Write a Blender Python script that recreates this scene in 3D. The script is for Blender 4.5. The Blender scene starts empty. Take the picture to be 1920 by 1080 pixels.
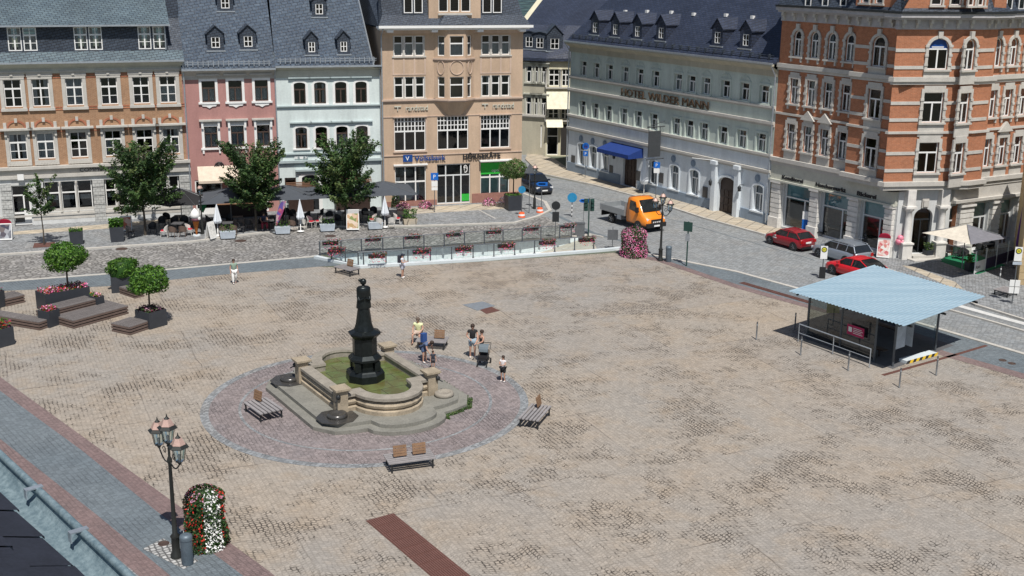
import bpy, math, random
from math import radians, sin, cos, pi, atan2, sqrt, tan
from mathutils import Vector, Matrix
from mathutils.geometry import tessellate_polygon
S = bpy.context.scene
COL = S.collection
random.seed(7)
# ---------------- camera ----------------
FPX, PITCH, ROLL, CH = 2230.0, radians(15.4), radians(0.6), 20.0
fw = Vector((0, cos(PITCH), -sin(PITCH))); up0 = Vector((0, sin(PITCH), cos(PITCH))); rt0 = Vector((1, 0, 0))
RT = cos(ROLL)*rt0 + sin(ROLL)*up0; UP = -sin(ROLL)*rt0 + cos(ROLL)*up0
cd = bpy.data.cameras.new('camera'); cam = bpy.data.objects.new('camera', cd); COL.objects.link(cam)
cd.sensor_width = 36; cd.lens = 36*FPX/1920; cd.clip_end = 6000; cd.clip_start = 0.1
m = Matrix((RT, UP, -fw)).transposed().to_4x4(); m.translation = Vector((0, 0, CH)); cam.matrix_world = m
S.camera = cam
# ---------------- light ----------------
W = bpy.data.worlds.new('World'); S.world = W; W.use_nodes = True
SUN_EL, SUN_AZ = radians(60), radians(14)     # sun stands behind the camera, a little to the right
sv = Vector((cos(SUN_EL)*sin(SUN_AZ), -cos(SUN_EL)*cos(SUN_AZ), sin(SUN_EL)))
nt = W.node_tree; bg = nt.nodes['Background']; sk = nt.nodes.new('ShaderNodeTexSky')
sk.sky_type = 'NISHITA'; sk.sun_disc = False; sk.sun_elevation = SUN_EL; sk.sun_rotation = pi - SUN_AZ
sk.dust_density = 1.5; sk.altitude = 600
nt.links.new(sk.outputs[0], bg.inputs[0]); bg.inputs[1].default_value = 0.072
sl = bpy.data.lights.new('sun', 'SUN'); sl.energy = 4.8; sl.angle = radians(0.5); sl.color = (1, 0.955, 0.895)
so = bpy.data.objects.new('sun', sl); COL.objects.link(so); so.rotation_euler = sv.to_track_quat('Z', 'Y').to_euler()
S.view_settings.view_transform = 'Standard'; S.view_settings.look = 'None'
S.view_settings.exposure = 0.06; S.view_settings.gamma = 1
# ---------------- pixel survey -> world ----------------
CP = Vector((0, 0, CH))
def ray(x, y): return fw + (x-960)/FPX*RT - (y-540)/FPX*UP
def P(x, y, z=0.0):
    d = ray(x, y); t = (z-CH)/d.z; return CP + t*d
def PY(x, y, Y):
    d = ray(x, y); return CP + (Y/d.y)*d
def hgt(bx, by, tx, ty):        # height of the thing whose foot is at b and top at t
    b = P(bx, by); d = ray(tx, ty); return CH + b.y/d.y*d.z
class Frame:                    # a facade plane: origin at its left foot, x along it, y into the building
    def __init__(s, o, ang): s.o = Vector((o[0], o[1], 0)); s.a = ang; s.d = Vector((cos(ang), sin(ang), 0)); s.n = Vector((-sin(ang), cos(ang), 0))
    def uz(s, px, py, off=0.0):
        d = ray(px, py); t = (s.n.dot(s.o - CP)+off)/s.n.dot(d); p = CP + t*d
        return (p-s.o).dot(s.d), p.z
    def u(s, px, py, off=0.0): return s.uz(px, py, off)[0]
    def z(s, px, py, off=0.0): return s.uz(px, py, off)[1]
    def w(s, u, y=0, z=0): return s.o + s.d*u + s.n*y + Vector((0, 0, z))
def frame_px(a, b):
    A, B = P(*a), P(*b); return Frame(A, atan2(B.y-A.y, B.x-A.x))
# ---------------- materials ----------------
MATS = {}
def nodes(name):
    m = bpy.data.materials.new(name); m.use_nodes = True; n = m.node_tree
    return m, n, n.nodes['Principled BSDF']
def L(n, a, b): n.links.new(a, b)
def math_(n, op, a, b=None, clamp=False):
    k = n.nodes.new('ShaderNodeMath'); k.operation = op; k.use_clamp = clamp
    for i, v in enumerate((a, b)):
        if v is None: continue
        if isinstance(v, (int, float)): k.inputs[i].default_value = v
        else: L(n, v, k.inputs[i])
    return k.outputs[0]
def noise(n, vec, scale, detail=4, rough=.55):
    k = n.nodes.new('ShaderNodeTexNoise'); k.inputs['Scale'].default_value = scale; k.inputs['Detail'].default_value = detail; k.inputs['Roughness'].default_value = rough
    if vec is not None: L(n, vec, k.inputs['Vector'])
    return k.outputs[0]
def ramp(n, fac, stops):
    k = n.nodes.new('ShaderNodeValToRGB'); e = k.color_ramp.elements
    while len(e) < len(stops): e.new(.5)
    for i, (p, c) in enumerate(stops):
        e[i].position = p; e[i].color = (*c, 1) if len(c) == 3 else c
    L(n, fac, k.inputs[0]); return k.outputs[0]
def mix(n, fac, a, b, mode='MIX'):
    k = n.nodes.new('ShaderNodeMix'); k.data_type = 'RGBA'; k.blend_type = mode
    for i, v in ((0, fac), (6, a), (7, b)):
        if isinstance(v, (int, float)): k.inputs[i].default_value = v
        elif isinstance(v, tuple): k.inputs[i].default_value = (*v, 1)
        else: L(n, v, k.inputs[i])
    return k.outputs[2]
def mapr(n, v, a, b, c, d):
    k = n.nodes.new('ShaderNodeMapRange'); L(n, v, k.inputs[0])
    for i, q in enumerate((a, b, c, d)): k.inputs[i+1].default_value = q
    return k.outputs[0]
def uvn(n): return n.nodes.new('ShaderNodeTexCoord').outputs['UV']
def obn(n): return n.nodes.new('ShaderNodeTexCoord').outputs['Object']
def bump(n, p, h, s=.3, d=.02):
    k = n.nodes.new('ShaderNodeBump'); k.inputs['Strength'].default_value = s; k.inputs['Distance'].default_value = d
    L(n, h, k.inputs['Height']); L(n, k.outputs[0], p.inputs['Normal'])
def plain(name, c, rough=.6, metal=0, var=.18, scale=3.0, spec=.4):
    if name in MATS: return MATS[name]
    m, n, p = nodes(name)
    v = noise(n, obn(n), scale, 5); v2 = noise(n, obn(n), scale*9, 3)
    f = mapr(n, math_(n, 'ADD', v, v2), .7, 1.3, 1-var, 1+var)
    col = mix(n, 1.0, c, (1, 1, 1), 'MULTIPLY')
    k = n.nodes.new('ShaderNodeVectorMath'); k.operation = 'SCALE'; k.inputs[0].default_value = c; L(n, f, k.inputs['Scale'])
    L(n, k.outputs[0], p.inputs['Base Color']); p.inputs['Roughness'].default_value = rough; p.inputs['Metallic'].default_value = metal
    p.inputs['Specular IOR Level'].default_value = spec
    MATS[name] = m; return m
def brickm(name, c1, c2, mort, bw=.25, bh=.075, ms=.012, rough=.85, streak=.25, bmp=.25, off=.5, big=.35):
    m, n, p = nodes(name); uv = uvn(n)
    b = n.nodes.new('ShaderNodeTexBrick'); L(n, uv, b.inputs['Vector']); b.inputs['Scale'].default_value = 1
    b.inputs['Brick Width'].default_value = bw; b.inputs['Row Height'].default_value = bh; b.inputs['Mortar Size'].default_value = ms
    b.inputs['Color1'].default_value = (*c1, 1); b.inputs['Color2'].default_value = (*c2, 1); b.inputs['Mortar'].default_value = (*mort, 1)
    b.offset = off
    v = mapr(n, noise(n, uv, big, 6, .65), .3, .7, 1-streak, 1+streak)
    v2 = mapr(n, noise(n, uv, 4.0, 3), .3, .7, .88, 1.12)
    k = n.nodes.new('ShaderNodeVectorMath'); k.operation = 'SCALE'; L(n, b.outputs[0], k.inputs[0]); L(n, math_(n, 'MULTIPLY', v, v2), k.inputs['Scale'])
    L(n, k.outputs[0], p.inputs['Base Color']); p.inputs['Roughness'].default_value = rough
    bump(n, p, math_(n, 'SUBTRACT', 1.0, b.outputs[1]), bmp, .01)
    MATS[name] = m; return m
def plaster(name, c, streak=.15):
    m, n, p = nodes(name); uv = uvn(n)
    mp = n.nodes.new('ShaderNodeMapping'); mp.inputs['Scale'].default_value = (1.2, .22, 1); L(n, uv, mp.inputs[0])
    a = mapr(n, noise(n, mp.outputs[0], 1.0, 6, .65), .3, .7, 1-streak, 1+streak*.6)
    b = math_(n, 'MULTIPLY', mapr(n, noise(n, uv, 7, 4), .3, .7, .95, 1.05), mapr(n, noise(n, uv, .45, 5, .6), .3, .7, .93, 1.06))
    k = n.nodes.new('ShaderNodeVectorMath'); k.operation = 'SCALE'; k.inputs[0].default_value = c; L(n, math_(n, 'MULTIPLY', a, b), k.inputs['Scale'])
    L(n, k.outputs[0], p.inputs['Base Color']); p.inputs['Roughness'].default_value = .9; p.inputs['Specular IOR Level'].default_value = .25
    bump(n, p, noise(n, uv, 30, 2), .15, .01)
    MATS[name] = m; return m
def slate(name, c1, c2, w=.28, h=.16, rough=.5, gap=(.012, .014, .02)):
    m, n, p = nodes(name); uv = uvn(n)
    mp = n.nodes.new('ShaderNodeMapping'); mp.inputs['Rotation'].default_value = (0, 0, radians(-12)); L(n, uv, mp.inputs[0])
    b = n.nodes.new('ShaderNodeTexBrick'); L(n, mp.outputs[0], b.inputs['Vector']); b.inputs['Scale'].default_value = 1
    b.inputs['Brick Width'].default_value = w; b.inputs['Row Height'].default_value = h; b.inputs['Mortar Size'].default_value = .022
    b.inputs['Mortar Smooth'].default_value = .3; b.inputs['Bias'].default_value = -.1
    b.inputs['Color1'].default_value = (*c1, 1); b.inputs['Color2'].default_value = (*c2, 1); b.inputs['Mortar'].default_value = (*gap, 1)
    v = mapr(n, noise(n, uv, .35, 6, .7), .3, .7, .78, 1.25)
    k = n.nodes.new('ShaderNodeVectorMath'); k.operation = 'SCALE'; L(n, b.outputs[0], k.inputs[0]); L(n, v, k.inputs['Scale'])
    L(n, k.outputs[0], p.inputs['Base Color'])
    L(n, mapr(n, noise(n, uv, 6, 3), .3, .7, rough-.12, rough+.2), p.inputs['Roughness'])
    bump(n, p, math_(n, 'SUBTRACT', 1.0, b.outputs[1]), .5, .012)
    MATS[name] = m; return m
def glassm(name, tint=(.55, .6, .62), fac=.16):
    m, n, p = nodes(name); n.nodes.remove(p); out = n.nodes['Material Output']
    t = n.nodes.new('ShaderNodeBsdfTransparent'); t.inputs[0].default_value = (*tint, 1)
    g = n.nodes.new('ShaderNodeBsdfGlossy'); g.inputs['Roughness'].default_value = .04; g.inputs[0].default_value = (.9, .95, 1, 1)
    fr = n.nodes.new('ShaderNodeFresnel'); fr.inputs[0].default_value = 1.5
    bp = n.nodes.new('ShaderNodeBump'); bp.inputs['Strength'].default_value = .06; bp.inputs['Distance'].default_value = .05
    L(n, noise(n, obn(n), 1.6, 2), bp.inputs['Height']); L(n, bp.outputs[0], g.inputs['Normal'])
    f = math_(n, 'ADD', fr.outputs[0], fac-.04, True)
    mx = n.nodes.new('ShaderNodeMixShader'); L(n, f, mx.inputs[0]); L(n, t.outputs[0], mx.inputs[1]); L(n, g.outputs[0], mx.inputs[2]); L(n, mx.outputs[0], out.inputs[0])
    MATS[name] = m; return m
white = plain('white_paint', (.78, .78, .76), .45, var=.06)
offw = plain('white_metal', (.62, .64, .64), .4, var=.08)
trimw = plain('pale_stone', (.49, .47, .43), .85, var=.14, scale=1.5)
trimg = plain('grey_green_stone', (.50, .50, .43), .85, var=.12, scale=1.5)
dark = plain('dark_metal', (.03, .033, .036), .45, .3)
black = plain('black_plastic', (.02, .02, .022), .4)
zinc = plain('zinc', (.42, .46, .50), .42, .6, var=.2, scale=6)
zincd = plain('weathered_zinc', (.20, .24, .28), .45, .5, var=.25, scale=5)
glass = glassm('window_glass', (.60, .64, .66), .07)
glassc = glassm('clear_glass', (.86, .93, .92), .10)
curt = plain('curtain_cloth', (.70, .70, .68), .9, var=.15, scale=8)
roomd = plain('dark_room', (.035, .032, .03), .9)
# ---------------- mesh builder ----------------
def fuv(pts):
    n = Vector((0, 0, 0))
    for i in range(len(pts)):
        a, b = pts[i], pts[(i+1) % len(pts)]; n += a.cross(b)
    if n.length < 1e-12: return [(p.x, p.z) for p in pts]
    n.normalize()
    if abs(n.z) > .95: return [(p.x, p.y) for p in pts]
    t = Vector((0, 0, 1)).cross(n).normalized(); b = n.cross(t)
    return [(p.dot(t), p.dot(b)) for p in pts]
class MB:
    def __init__(s, M=None): s.v = []; s.f = []; s.uv = []; s.mi = []; s.M = M; s.k = 0; s.sm = []; s.smooth = False
    def face(s, pts, uv=None):
        pts = [Vector(p) for p in pts]; i = len(s.v); s.uv.append(uv or fuv(pts))
        s.v += [s.M @ p for p in pts] if s.M else pts
        s.f.append(list(range(i, i+len(pts)))); s.mi.append(s.k); s.sm.append(s.smooth); return s
    def mesh(s, vs, fs):                         # shared vertices
        vs = [Vector(p) for p in vs]; i = len(s.v); s.v += [s.M @ p for p in vs] if s.M else vs
        for f in fs: s.f.append([i+a for a in f]); s.uv.append(fuv([vs[a] for a in f])); s.mi.append(s.k); s.sm.append(s.smooth)
        return s
    def box(s, x0, x1, y0, y1, z0, z1):
        if x0 > x1: x0, x1 = x1, x0
        if y0 > y1: y0, y1 = y1, y0
        v = [(x, y, z) for z in (z0, z1) for y in (y0, y1) for x in (x0, x1)]
        return s.mesh(v, [(0, 2, 3, 1), (4, 5, 7, 6), (0, 1, 5, 4), (2, 6, 7, 3), (0, 4, 6, 2), (1, 3, 7, 5)])
    def prism(s, pts, z0, z1, taper=None):       # pts = [(x,y)] ccw
        n = len(pts); q = taper or pts
        v = [(a, b, z0) for a, b in pts]+[(a, b, z1) for a, b in q]
        return s.mesh(v, [tuple(reversed(range(n))), tuple(range(n, 2*n))]+[(i, (i+1) % n, n+(i+1) % n, n+i) for i in range(n)])
    def extr(s, pts, y0, y1):                    # outline in x-z, thickness along y
        n = len(pts); v = [(a, y0, b) for a, b in pts]+[(a, y1, b) for a, b in pts]
        return s.mesh(v, [tuple(range(n)), tuple(reversed(range(n, 2*n)))]+[(i, n+i, n+(i+1) % n, (i+1) % n) for i in range(n)])
    def tube(s, a, b, r0, r1=None, n=8):
        a, b = Vector(a), Vector(b); r1 = r0 if r1 is None else r1; d = (b-a)
        if d.length < 1e-6: return s
        q = d.to_track_quat('Z', 'Y'); v = []
        for c, r in ((a, r0), (b, r1)):
            for i in range(n):
                t = 2*pi*i/n; v.append(c + q @ Vector((cos(t)*r, sin(t)*r, 0)))
        o = s.smooth; s.smooth = n > 6
        s.mesh(v, [(i, (i+1) % n, n+(i+1) % n, n+i) for i in range(n)]); s.smooth = False
        s.mesh(v[:n], [tuple(reversed(range(n)))]); s.mesh(v[n:], [tuple(range(n))]); s.smooth = o
        return s
    def path(s, pts, r, n=6, r1=None):
        for i in range(len(pts)-1):
            ra = r if r1 is None else r+(r1-r)*i/(len(pts)-1); rb = r if r1 is None else r+(r1-r)*(i+1)/(len(pts)-1)
            s.tube(pts[i], pts[i+1], ra, rb, n)
        return s
    def lathe(s, prof, n=16, c=(0, 0, 0), sx=1, sy=1, smooth=True, rot=0, sq=False):   # prof [(r,z)]
        v = []
        for r, z in prof:
            for i in range(n):
                t = 2*pi*i/n+rot; v.append((c[0]+cos(t)*r*sx, c[1]+sin(t)*r*sy, c[2]+z))
        f = [(k*n+i, k*n+(i+1) % n, (k+1)*n+(i+1) % n, (k+1)*n+i) for k in range(len(prof)-1) for i in range(n)]
        o = s.smooth; s.smooth = smooth; s.mesh(v, f); s.smooth = False
        s.mesh(v[:n], [tuple(reversed(range(n)))]); s.mesh(v[-n:], [tuple(range(n))]); s.smooth = o; return s
    def split(s, name, mat, parent=None, gap=.01):   # one object for each separate piece
        n = len(s.f); own = {}; par = list(range(n))
        def find(a):
            while par[a] != a: par[a] = par[par[a]]; a = par[a]
            return a
        for i, f in enumerate(s.f):
            for v in f:
                if v in own: par[find(i)] = find(own[v])
                else: own[v] = i
        grp = {}
        for i in range(n): grp.setdefault(find(i), []).append(i)
        gs = []
        for fs in grp.values():
            vs = [s.v[v] for i in fs for v in s.f[i]]; gs.append([fs, [min(v[k] for v in vs)-gap for k in range(3)], [max(v[k] for v in vs)+gap for k in range(3)]])
        ch = True
        while ch:
            ch = False
            for i in range(len(gs)):
                for j in range(len(gs)-1, i, -1):
                    a, b = gs[i], gs[j]
                    if all(a[1][k] <= b[2][k] and b[1][k] <= a[2][k] for k in range(3)):
                        a[0] = a[0]+b[0]; a[1] = [min(p, q) for p, q in zip(a[1], b[1])]; a[2] = [max(p, q) for p, q in zip(a[2], b[2])]; gs.pop(j); ch = True
        out = []
        for fs, _, _ in gs:
            m_ = MB(); mp = {}
            for i in sorted(fs):
                for v in s.f[i]:
                    if v not in mp: mp[v] = len(m_.v); m_.v.append(s.v[v])
                m_.f.append([mp[v] for v in s.f[i]]); m_.uv.append(s.uv[i]); m_.mi.append(s.mi[i]); m_.sm.append(s.sm[i])
            out.append(m_.build(name, mat, parent))
        return out
    def build(s, name, mat, parent=None, label=None):
        me = bpy.data.meshes.new(name); me.from_pydata([tuple(v) for v in s.v], [], s.f)
        ul = me.uv_layers.new(name='UVMap'); flat = [c for u in s.uv for p in u for c in p]; ul.data.foreach_set('uv', flat)
        for mm in (mat if isinstance(mat, (list, tuple)) else [mat]): me.materials.append(mm)
        me.polygons.foreach_set('material_index', s.mi); me.polygons.foreach_set('use_smooth', s.sm); me.update()
        o = bpy.data.objects.new(name, me); COL.objects.link(o)
        if parent: o.parent = parent
        if label: o['label'] = label
        return o
def thing(name, label, cat, loc=(0, 0, 0), rz=0, group=None):
    o = bpy.data.objects.new(name, None); COL.objects.link(o); o.empty_display_size = .3
    o.location = loc; o.rotation_euler = (0, 0, rz); o['label'] = label; o['category'] = cat
    if group: o['group'] = group
    return o
def tag(o, label, cat, loc=None, rz=None, group=None):
    o['label'] = label; o['category'] = cat
    if group: o['group'] = group
    if loc is not None: o.location = loc
    if rz is not None: o.rotation_euler = (0, 0, rz)
    return o
KIDS = {}
def copy_tree(root, loc, rz, label, group=None):
    r = root.copy(); COL.objects.link(r); r.location = loc; r.rotation_euler = (0, 0, rz); r['label'] = label
    if group: r['group'] = group
    if root.name not in KIDS: KIDS[root.name] = [(c, [g for g in bpy.data.objects if g.parent == c]) for c in bpy.data.objects if c.parent == root]
    for ch, gs in KIDS[root.name]:
        c = ch.copy(); COL.objects.link(c); c.parent = r
        for g in gs:
            d = g.copy(); COL.objects.link(d); d.parent = c
    return r
def text(name, s, size, mat, parent, loc, rot=(pi/2, 0, 0), ext=.02, width=None, bold=0.0, align='LEFT', sub=None):
    c = bpy.data.curves.new(name, 'FONT'); c.body = s; c.size = size; c.extrude = ext; c.offset = bold; c.align_x = align; c.resolution_u = 3
    o = bpy.data.objects.new(name, c); bpy.context.view_layer.update()
    COL.objects.link(o); bpy.context.view_layer.update()
    me = bpy.data.meshes.new_from_object(o.evaluated_get(bpy.context.evaluated_depsgraph_get()))
    bpy.data.objects.remove(o)
    if width:
        xs = [v.co.x for v in me.vertices]; k = width/(max(xs)-min(xs)); x0 = min(xs)
        for v in me.vertices: v.co.x = (v.co.x-x0)*k
    me.materials.clear(); me.materials.append(mat)
    o = bpy.data.objects.new(name, me); COL.objects.link(o); o.location = loc; o.rotation_euler = rot
    if parent: o.parent = parent
    return o
def struct(o): o['kind'] = 'structure'; return o
# ---------------- facade kit ----------------
def wall(mb, u0, u1, z0, z1, ops, y=0.0, dep=.22):
    """ops: (ua,ub,za,zb,rise); openings are cut, with reveals"""
    us = sorted({u0, u1, *[o[0] for o in ops], *[o[1] for o in ops]}); zs = sorted({z0, z1, *[o[2] for o in ops], *[o[3] for o in ops]})
    us = [a for a in us if u0-1e-6 <= a <= u1+1e-6]; zs = [a for a in zs if z0-1e-6 <= a <= z1+1e-6]
    for a, b in zip(us, us[1:]):
        run = None
        for c, d in zip(zs, zs[1:]):
            cu, cz = (a+b)/2, (c+d)/2
            hole = any(o[0] < cu < o[1] and o[2] < cz < o[3] for o in ops)
            if hole:
                if run: mb.face([(a, y, run[0]), (b, y, run[0]), (b, y, run[1]), (a, y, run[1])]); run = None
            else: run = (run[0], d) if run else (c, d)
        if run: mb.face([(a, y, run[0]), (b, y, run[0]), (b, y, run[1]), (a, y, run[1])])
    for o in ops:
        a, b, c, d = o[:4]; r = o[4] if len(o) > 4 else 0; Y = y+dep; e = d-r
        mb.face([(a, y, c), (a, y, e), (a, Y, e), (a, Y, c)]); mb.face([(b, y, e), (b, y, c), (b, Y, c), (b, Y, e)])
        mb.face([(a, y, c), (a, Y, c), (b, Y, c), (b, y, c)])
        if r <= 0: mb.face([(a, y, d), (b, y, d), (b, Y, d), (a, Y, d)])
        else:
            A = arc(a, b, e, r)
            for p, q in zip(A, A[1:]):
                mb.face([(p[0], y, p[1]), (q[0], y, q[1]), (q[0], y, d+1e-4), (p[0], y, d+1e-4)]); mb.face([(p[0], y, p[1]), (p[0], Y, p[1]), (q[0], Y, q[1]), (q[0], y, q[1])])
def arc(a, b, e, r, n=10): return [((a+b)/2 - cos(pi*i/n)*(b-a)/2, e + sin(pi*i/n)*r) for i in range(n+1)]
def ring(mb, a, b, e, r, w, y0, y1):            # band round an arch, outside of it
    i_, o_ = arc(a, b, e, r), arc(a-w, b+w, e, r+w)
    for k in range(len(i_)-1):
        p, q, P2, Q = i_[k], i_[k+1], o_[k], o_[k+1]
        mb.mesh([(p[0], y0, p[1]), (q[0], y0, q[1]), (Q[0], y0, Q[1]), (P2[0], y0, P2[1]), (p[0], y1, p[1]), (q[0], y1, q[1]), (Q[0], y1, Q[1]), (P2[0], y1, P2[1])],
                [(0, 1, 2, 3), (3, 2, 6, 7), (1, 0, 4, 5)])
def window(par, u, z0, w, h, rise=0, kind='cross', y=0.0, fm=None, sur=None, surm=None, M=None, curtain=None, dep=.2, g=None, name='window', label=None):
    fm = fm or white; g = g or glass; a, b, d = u-w/2, u+w/2, z0+h; Y = y+dep-.09; t = .07; f = MB(M)
    f.box(a, a+t, Y, Y+.07, z0, d); f.box(b-t, b, Y, Y+.07, z0, d); f.box(a+t, b-t, Y, Y+.07, z0, z0+t)
    if rise > 0: ring(f, a+t, b-t, d-rise, rise-t, t+.02, Y-.002, Y+.07)
    else: f.box(a+t, b-t, Y, Y+.07, d-t, d)
    tr = z0+h*.66
    def bar(x, zz0, zz1, q=.045, o=.01): f.box(x-q, x+q, Y-o, Y+.06, zz0, zz1)
    def tbar(zz, q=.05, x0=a+t, x1=b-t, o=.02): f.box(x0, x1, Y-o, Y+.065, zz-q, zz+q)
    if kind == 'cross':
        tbar(tr, .06); bar(u, z0+t, tr-.06, .055); bar(u, tr+.06, d-t, .025); tbar(z0+h*.33, .02, a+t, u-.055, .005); tbar(z0+h*.33, .02, u+.055, b-t, .005)
    elif kind == 'T': tbar(tr, .05); bar(u, z0+t, tr-.05, .05)
    elif kind == 'plain2': tbar(z0+h*.62, .05)
    elif kind == 'dorm': tbar(z0+h*.5, .03); bar(u, z0+t, z0+h*.5-.03, .03); bar(u, z0+h*.5+.03, d-t, .03)
    elif kind[0] == 'G':                         # G<cols>: big shop front, grid in the top part
        n = int(kind[1]); tr = z0+h*.58; tbar(tr, .06)
        for i in range(1, n): bar(a+w*i/n, z0+t, tr-.06, .05)
        if kind.endswith('g'):
            for i in range(1, 3*n): bar(a+w*i/(3*n), tr+.06, d-t, .05 if i % 3 == 0 else .03)
            for zz in (tr+(d-tr)*.36, tr+(d-tr)*.68): f.box(a+t, b-t, Y+.003, Y+.055, zz-.03, zz+.03)
        else:
            for i in range(1, n): bar(a+w*i/n, tr+.06, d-t, .05)
    fo = f.build(name, fm, par, label)
    MB(M).face([(a+.03, Y+.04, z0+.03), (b-.03, Y+.04, z0+.03), (b-.03, Y+.04, d-.02), (a+.03, Y+.04, d-.02)]).build('pane', g, fo)
    cu = random.random() if curtain is None else curtain
    if cu > .35:
        c = MB(M); n = 10; top = d-t if cu < .8 else tr; lo = z0+.05
        if cu > .6:
            xs = [a+t+(w-2*t)*i/n for i in range(n+1)]
            for i in range(n): c.face([(xs[i], Y+.14+.03*(i % 2), lo), (xs[i+1], Y+.17-.03*(i % 2), lo), (xs[i+1], Y+.17-.03*(i % 2), top), (xs[i], Y+.14+.03*(i % 2), top)])
        else:
            for s0, s1 in ((a+.05, a+w*.3), (b-w*.3, b-.05)): c.face([(s0, Y+.14, lo), (s1, Y+.17, lo), (s1, Y+.17, top), (s0, Y+.14, top)])
        c.build('curtain', curt, fo)
    if sur:
        s_ = MB(M); sur(s_, a, b, z0, d, rise, y); s_.build('surround', surm or trimw, fo)
    return fo
def sur_plain(w=.16, pr=.06, sill=.12, cap=0):
    def f(s, a, b, c, d, r, y):
        s.box(a-w, a, y-pr, y+.02, c, d-r); s.box(b, b+w, y-pr, y+.02, c, d-r)
        if r > 0: ring(s, a, b, d-r, r, w, y-pr, y+.02)
        else: s.box(a-w, b+w, y-pr, y+.02, d, d+w)
        s.box(a-w-.06, b+w+.06, y-pr-.08, y+.02, c-sill, c)
        if cap: s.box(a-w-.12, b+w+.12, y-pr-.2, y+.02, d+w+cap-.12, d+w+cap); s.box(a-w, b+w, y-pr-.01, y+.02, d+w, d+w+cap-.12)
    return f
def ledge(mb, u0, u1, z, h=.15, pr=.18, y=0.0, ends=True):
    mb.box(u0, u1, y-pr, y+.05, z, z+h); mb.box(u0, u1, y-pr*.5, y+.05, z-h*.8, z)
def dormer(par, F, u, y, z, w=1.1, h=1.5, slope=1.0, M=None, mat=None, fm=None, rh=.55, ov=.12, kind='dorm', ext=None):
    """gabled dormer standing in a roof plane: front at depth y, foot z"""
    b = MB(M); dl = ext or (h+rh)/slope; d1 = h/slope
    for sx in (-1, 1):
        x = u+sx*w/2; b.face([(x, y, z), (x, y+d1, z+h), (x, y, z+h)] if sx < 0 else [(x, y, z), (x, y, z+h), (x, y+d1, z+h)])
    ww, wh, wz = w*.52, h*.62, z+.22
    wall(b, u-w/2, u+w/2, z, z+h, [(u-ww/2, u+ww/2, wz, wz+wh)], y, .1)
    b.face([(u-w/2, y, z+h), (u+w/2, y, z+h), (u, y, z+h+rh)])
    t = .06
    for sx in (-1, 1):
        x0, x1 = u+sx*(w/2+ov), u; zz0, zz1 = z+h-ov*rh/(w/2), z+h+rh
        pts = [(x0, y-ov, zz0), (x1, y-ov, zz1), (x1, y+dl, zz1), (x0, y+d1, zz0)]
        if sx > 0: pts = pts[::-1]
        b.face([(p[0], p[1], p[2]+t) for p in pts]); b.face([(p[0], p[1], p[2]) for p in reversed(pts)])
        b.face([(x0, y-ov, zz0), (x1, y-ov, zz1), (x1, y-ov, zz1+t), (x0, y-ov, zz0+t)])
    b.k = 1; b.box(u-w/2-.1, u+w/2+.1, y-.14, y+.02, z-.08, z+.02)
    o = b.build('dormer', [mat, zinc], par)
    f = MB(M); Y = y+.03; a, c = u-ww/2, u+ww/2; q = .06
    f.box(a, a+q, Y, Y+.05, wz, wz+wh); f.box(c-q, c, Y, Y+.05, wz, wz+wh); f.box(a+q, c-q, Y, Y+.05, wz, wz+q); f.box(a+q, c-q, Y, Y+.05, wz+wh-q, wz+wh)
    f.box(u-.03, u+.03, Y, Y+.05, wz+q, wz+wh-q); f.box(a+q, u-.03, Y, Y+.05, wz+wh*.5-.025, wz+wh*.5+.025); f.box(u+.03, c-q, Y, Y+.05, wz+wh*.5-.025, wz+wh*.5+.025)
    f.k = 1; f.face([(a, Y+.04, wz), (c, Y+.04, wz), (c, Y+.04, wz+wh), (a, Y+.04, wz+wh)])
    f.build('window', [fm or white, glass], o); return o
# ================= buildings =================
brickA = brickm('ochre_brick', (.35, .195, .105), (.30, .16, .085), (.40, .28, .19), .26, .085, .010, streak=.16)
brickAr = brickm('rust_brick', (.40, .13, .06), (.33, .10, .05), (.36, .20, .14), .26, .085, .010)
brickR = brickm('red_brick', (.42, .16, .075), (.35, .13, .06), (.38, .22, .15), .26, .085, .008, streak=.14)
pinkp = plaster('pink_plaster', (.42, .225, .205)); mintp = plaster('mint_plaster', (.62, .69, .675)); mintd = plaster('mint_trim', (.40, .47, .475))
beigep = plaster('beige_plaster', (.50, .372, .268)); beigel = plaster('light_beige_plaster', (.54, .415, .33))
hotp = plaster('pale_green_plaster', (.52, .585, .535)); hotw = plaster('white_plaster', (.65, .70, .735)); hotb = plaster('blue_grey_plaster', (.24, .30, .37))
greyp = plaster('ivory_plaster', (.46, .43, .34)); creamp = plaster('cream_plaster', (.66, .62, .46)); stonep = plaster('stone_plaster', (.60, .61, .60), .2)
slateA = slate('blue_slate', (.068, .10, .122), (.10, .14, .16), .42, .26, .62); slateB = slate('dark_slate', (.03, .042, .062), (.05, .066, .092), .34, .2, .62)
slateP = slate('scalloped_slate', (.030, .050, .080), (.052, .078, .112), .5, .3, .68); slateH = slate('navy_slate', (.022, .031, .058), (.034, .045, .078), .38, .24, .55)
rust = brickm('rusticated_stone', (.50, .50, .48), (.44, .45, .43), (.30, .30, .29), .35, .22, .02, bmp=.9, streak=.2)
letterd = plain('dark_lettering', (.02, .02, .022), .5); letterb = plain('bronze_lettering', (.09, .06, .04), .4, .3)
def shell(mb, w, d, h, x0=0.0):
    mb.face([(x0, d, 0), (x0, 0, 0), (x0, 0, h), (x0, d, h)]); mb.face([(x0+w, 0, 0), (x0+w, d, 0), (x0+w, d, h), (x0+w, 0, h)]); mb.face([(x0+w, d, 0), (x0, d, 0), (x0, d, h), (x0+w, d, h)])
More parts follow.
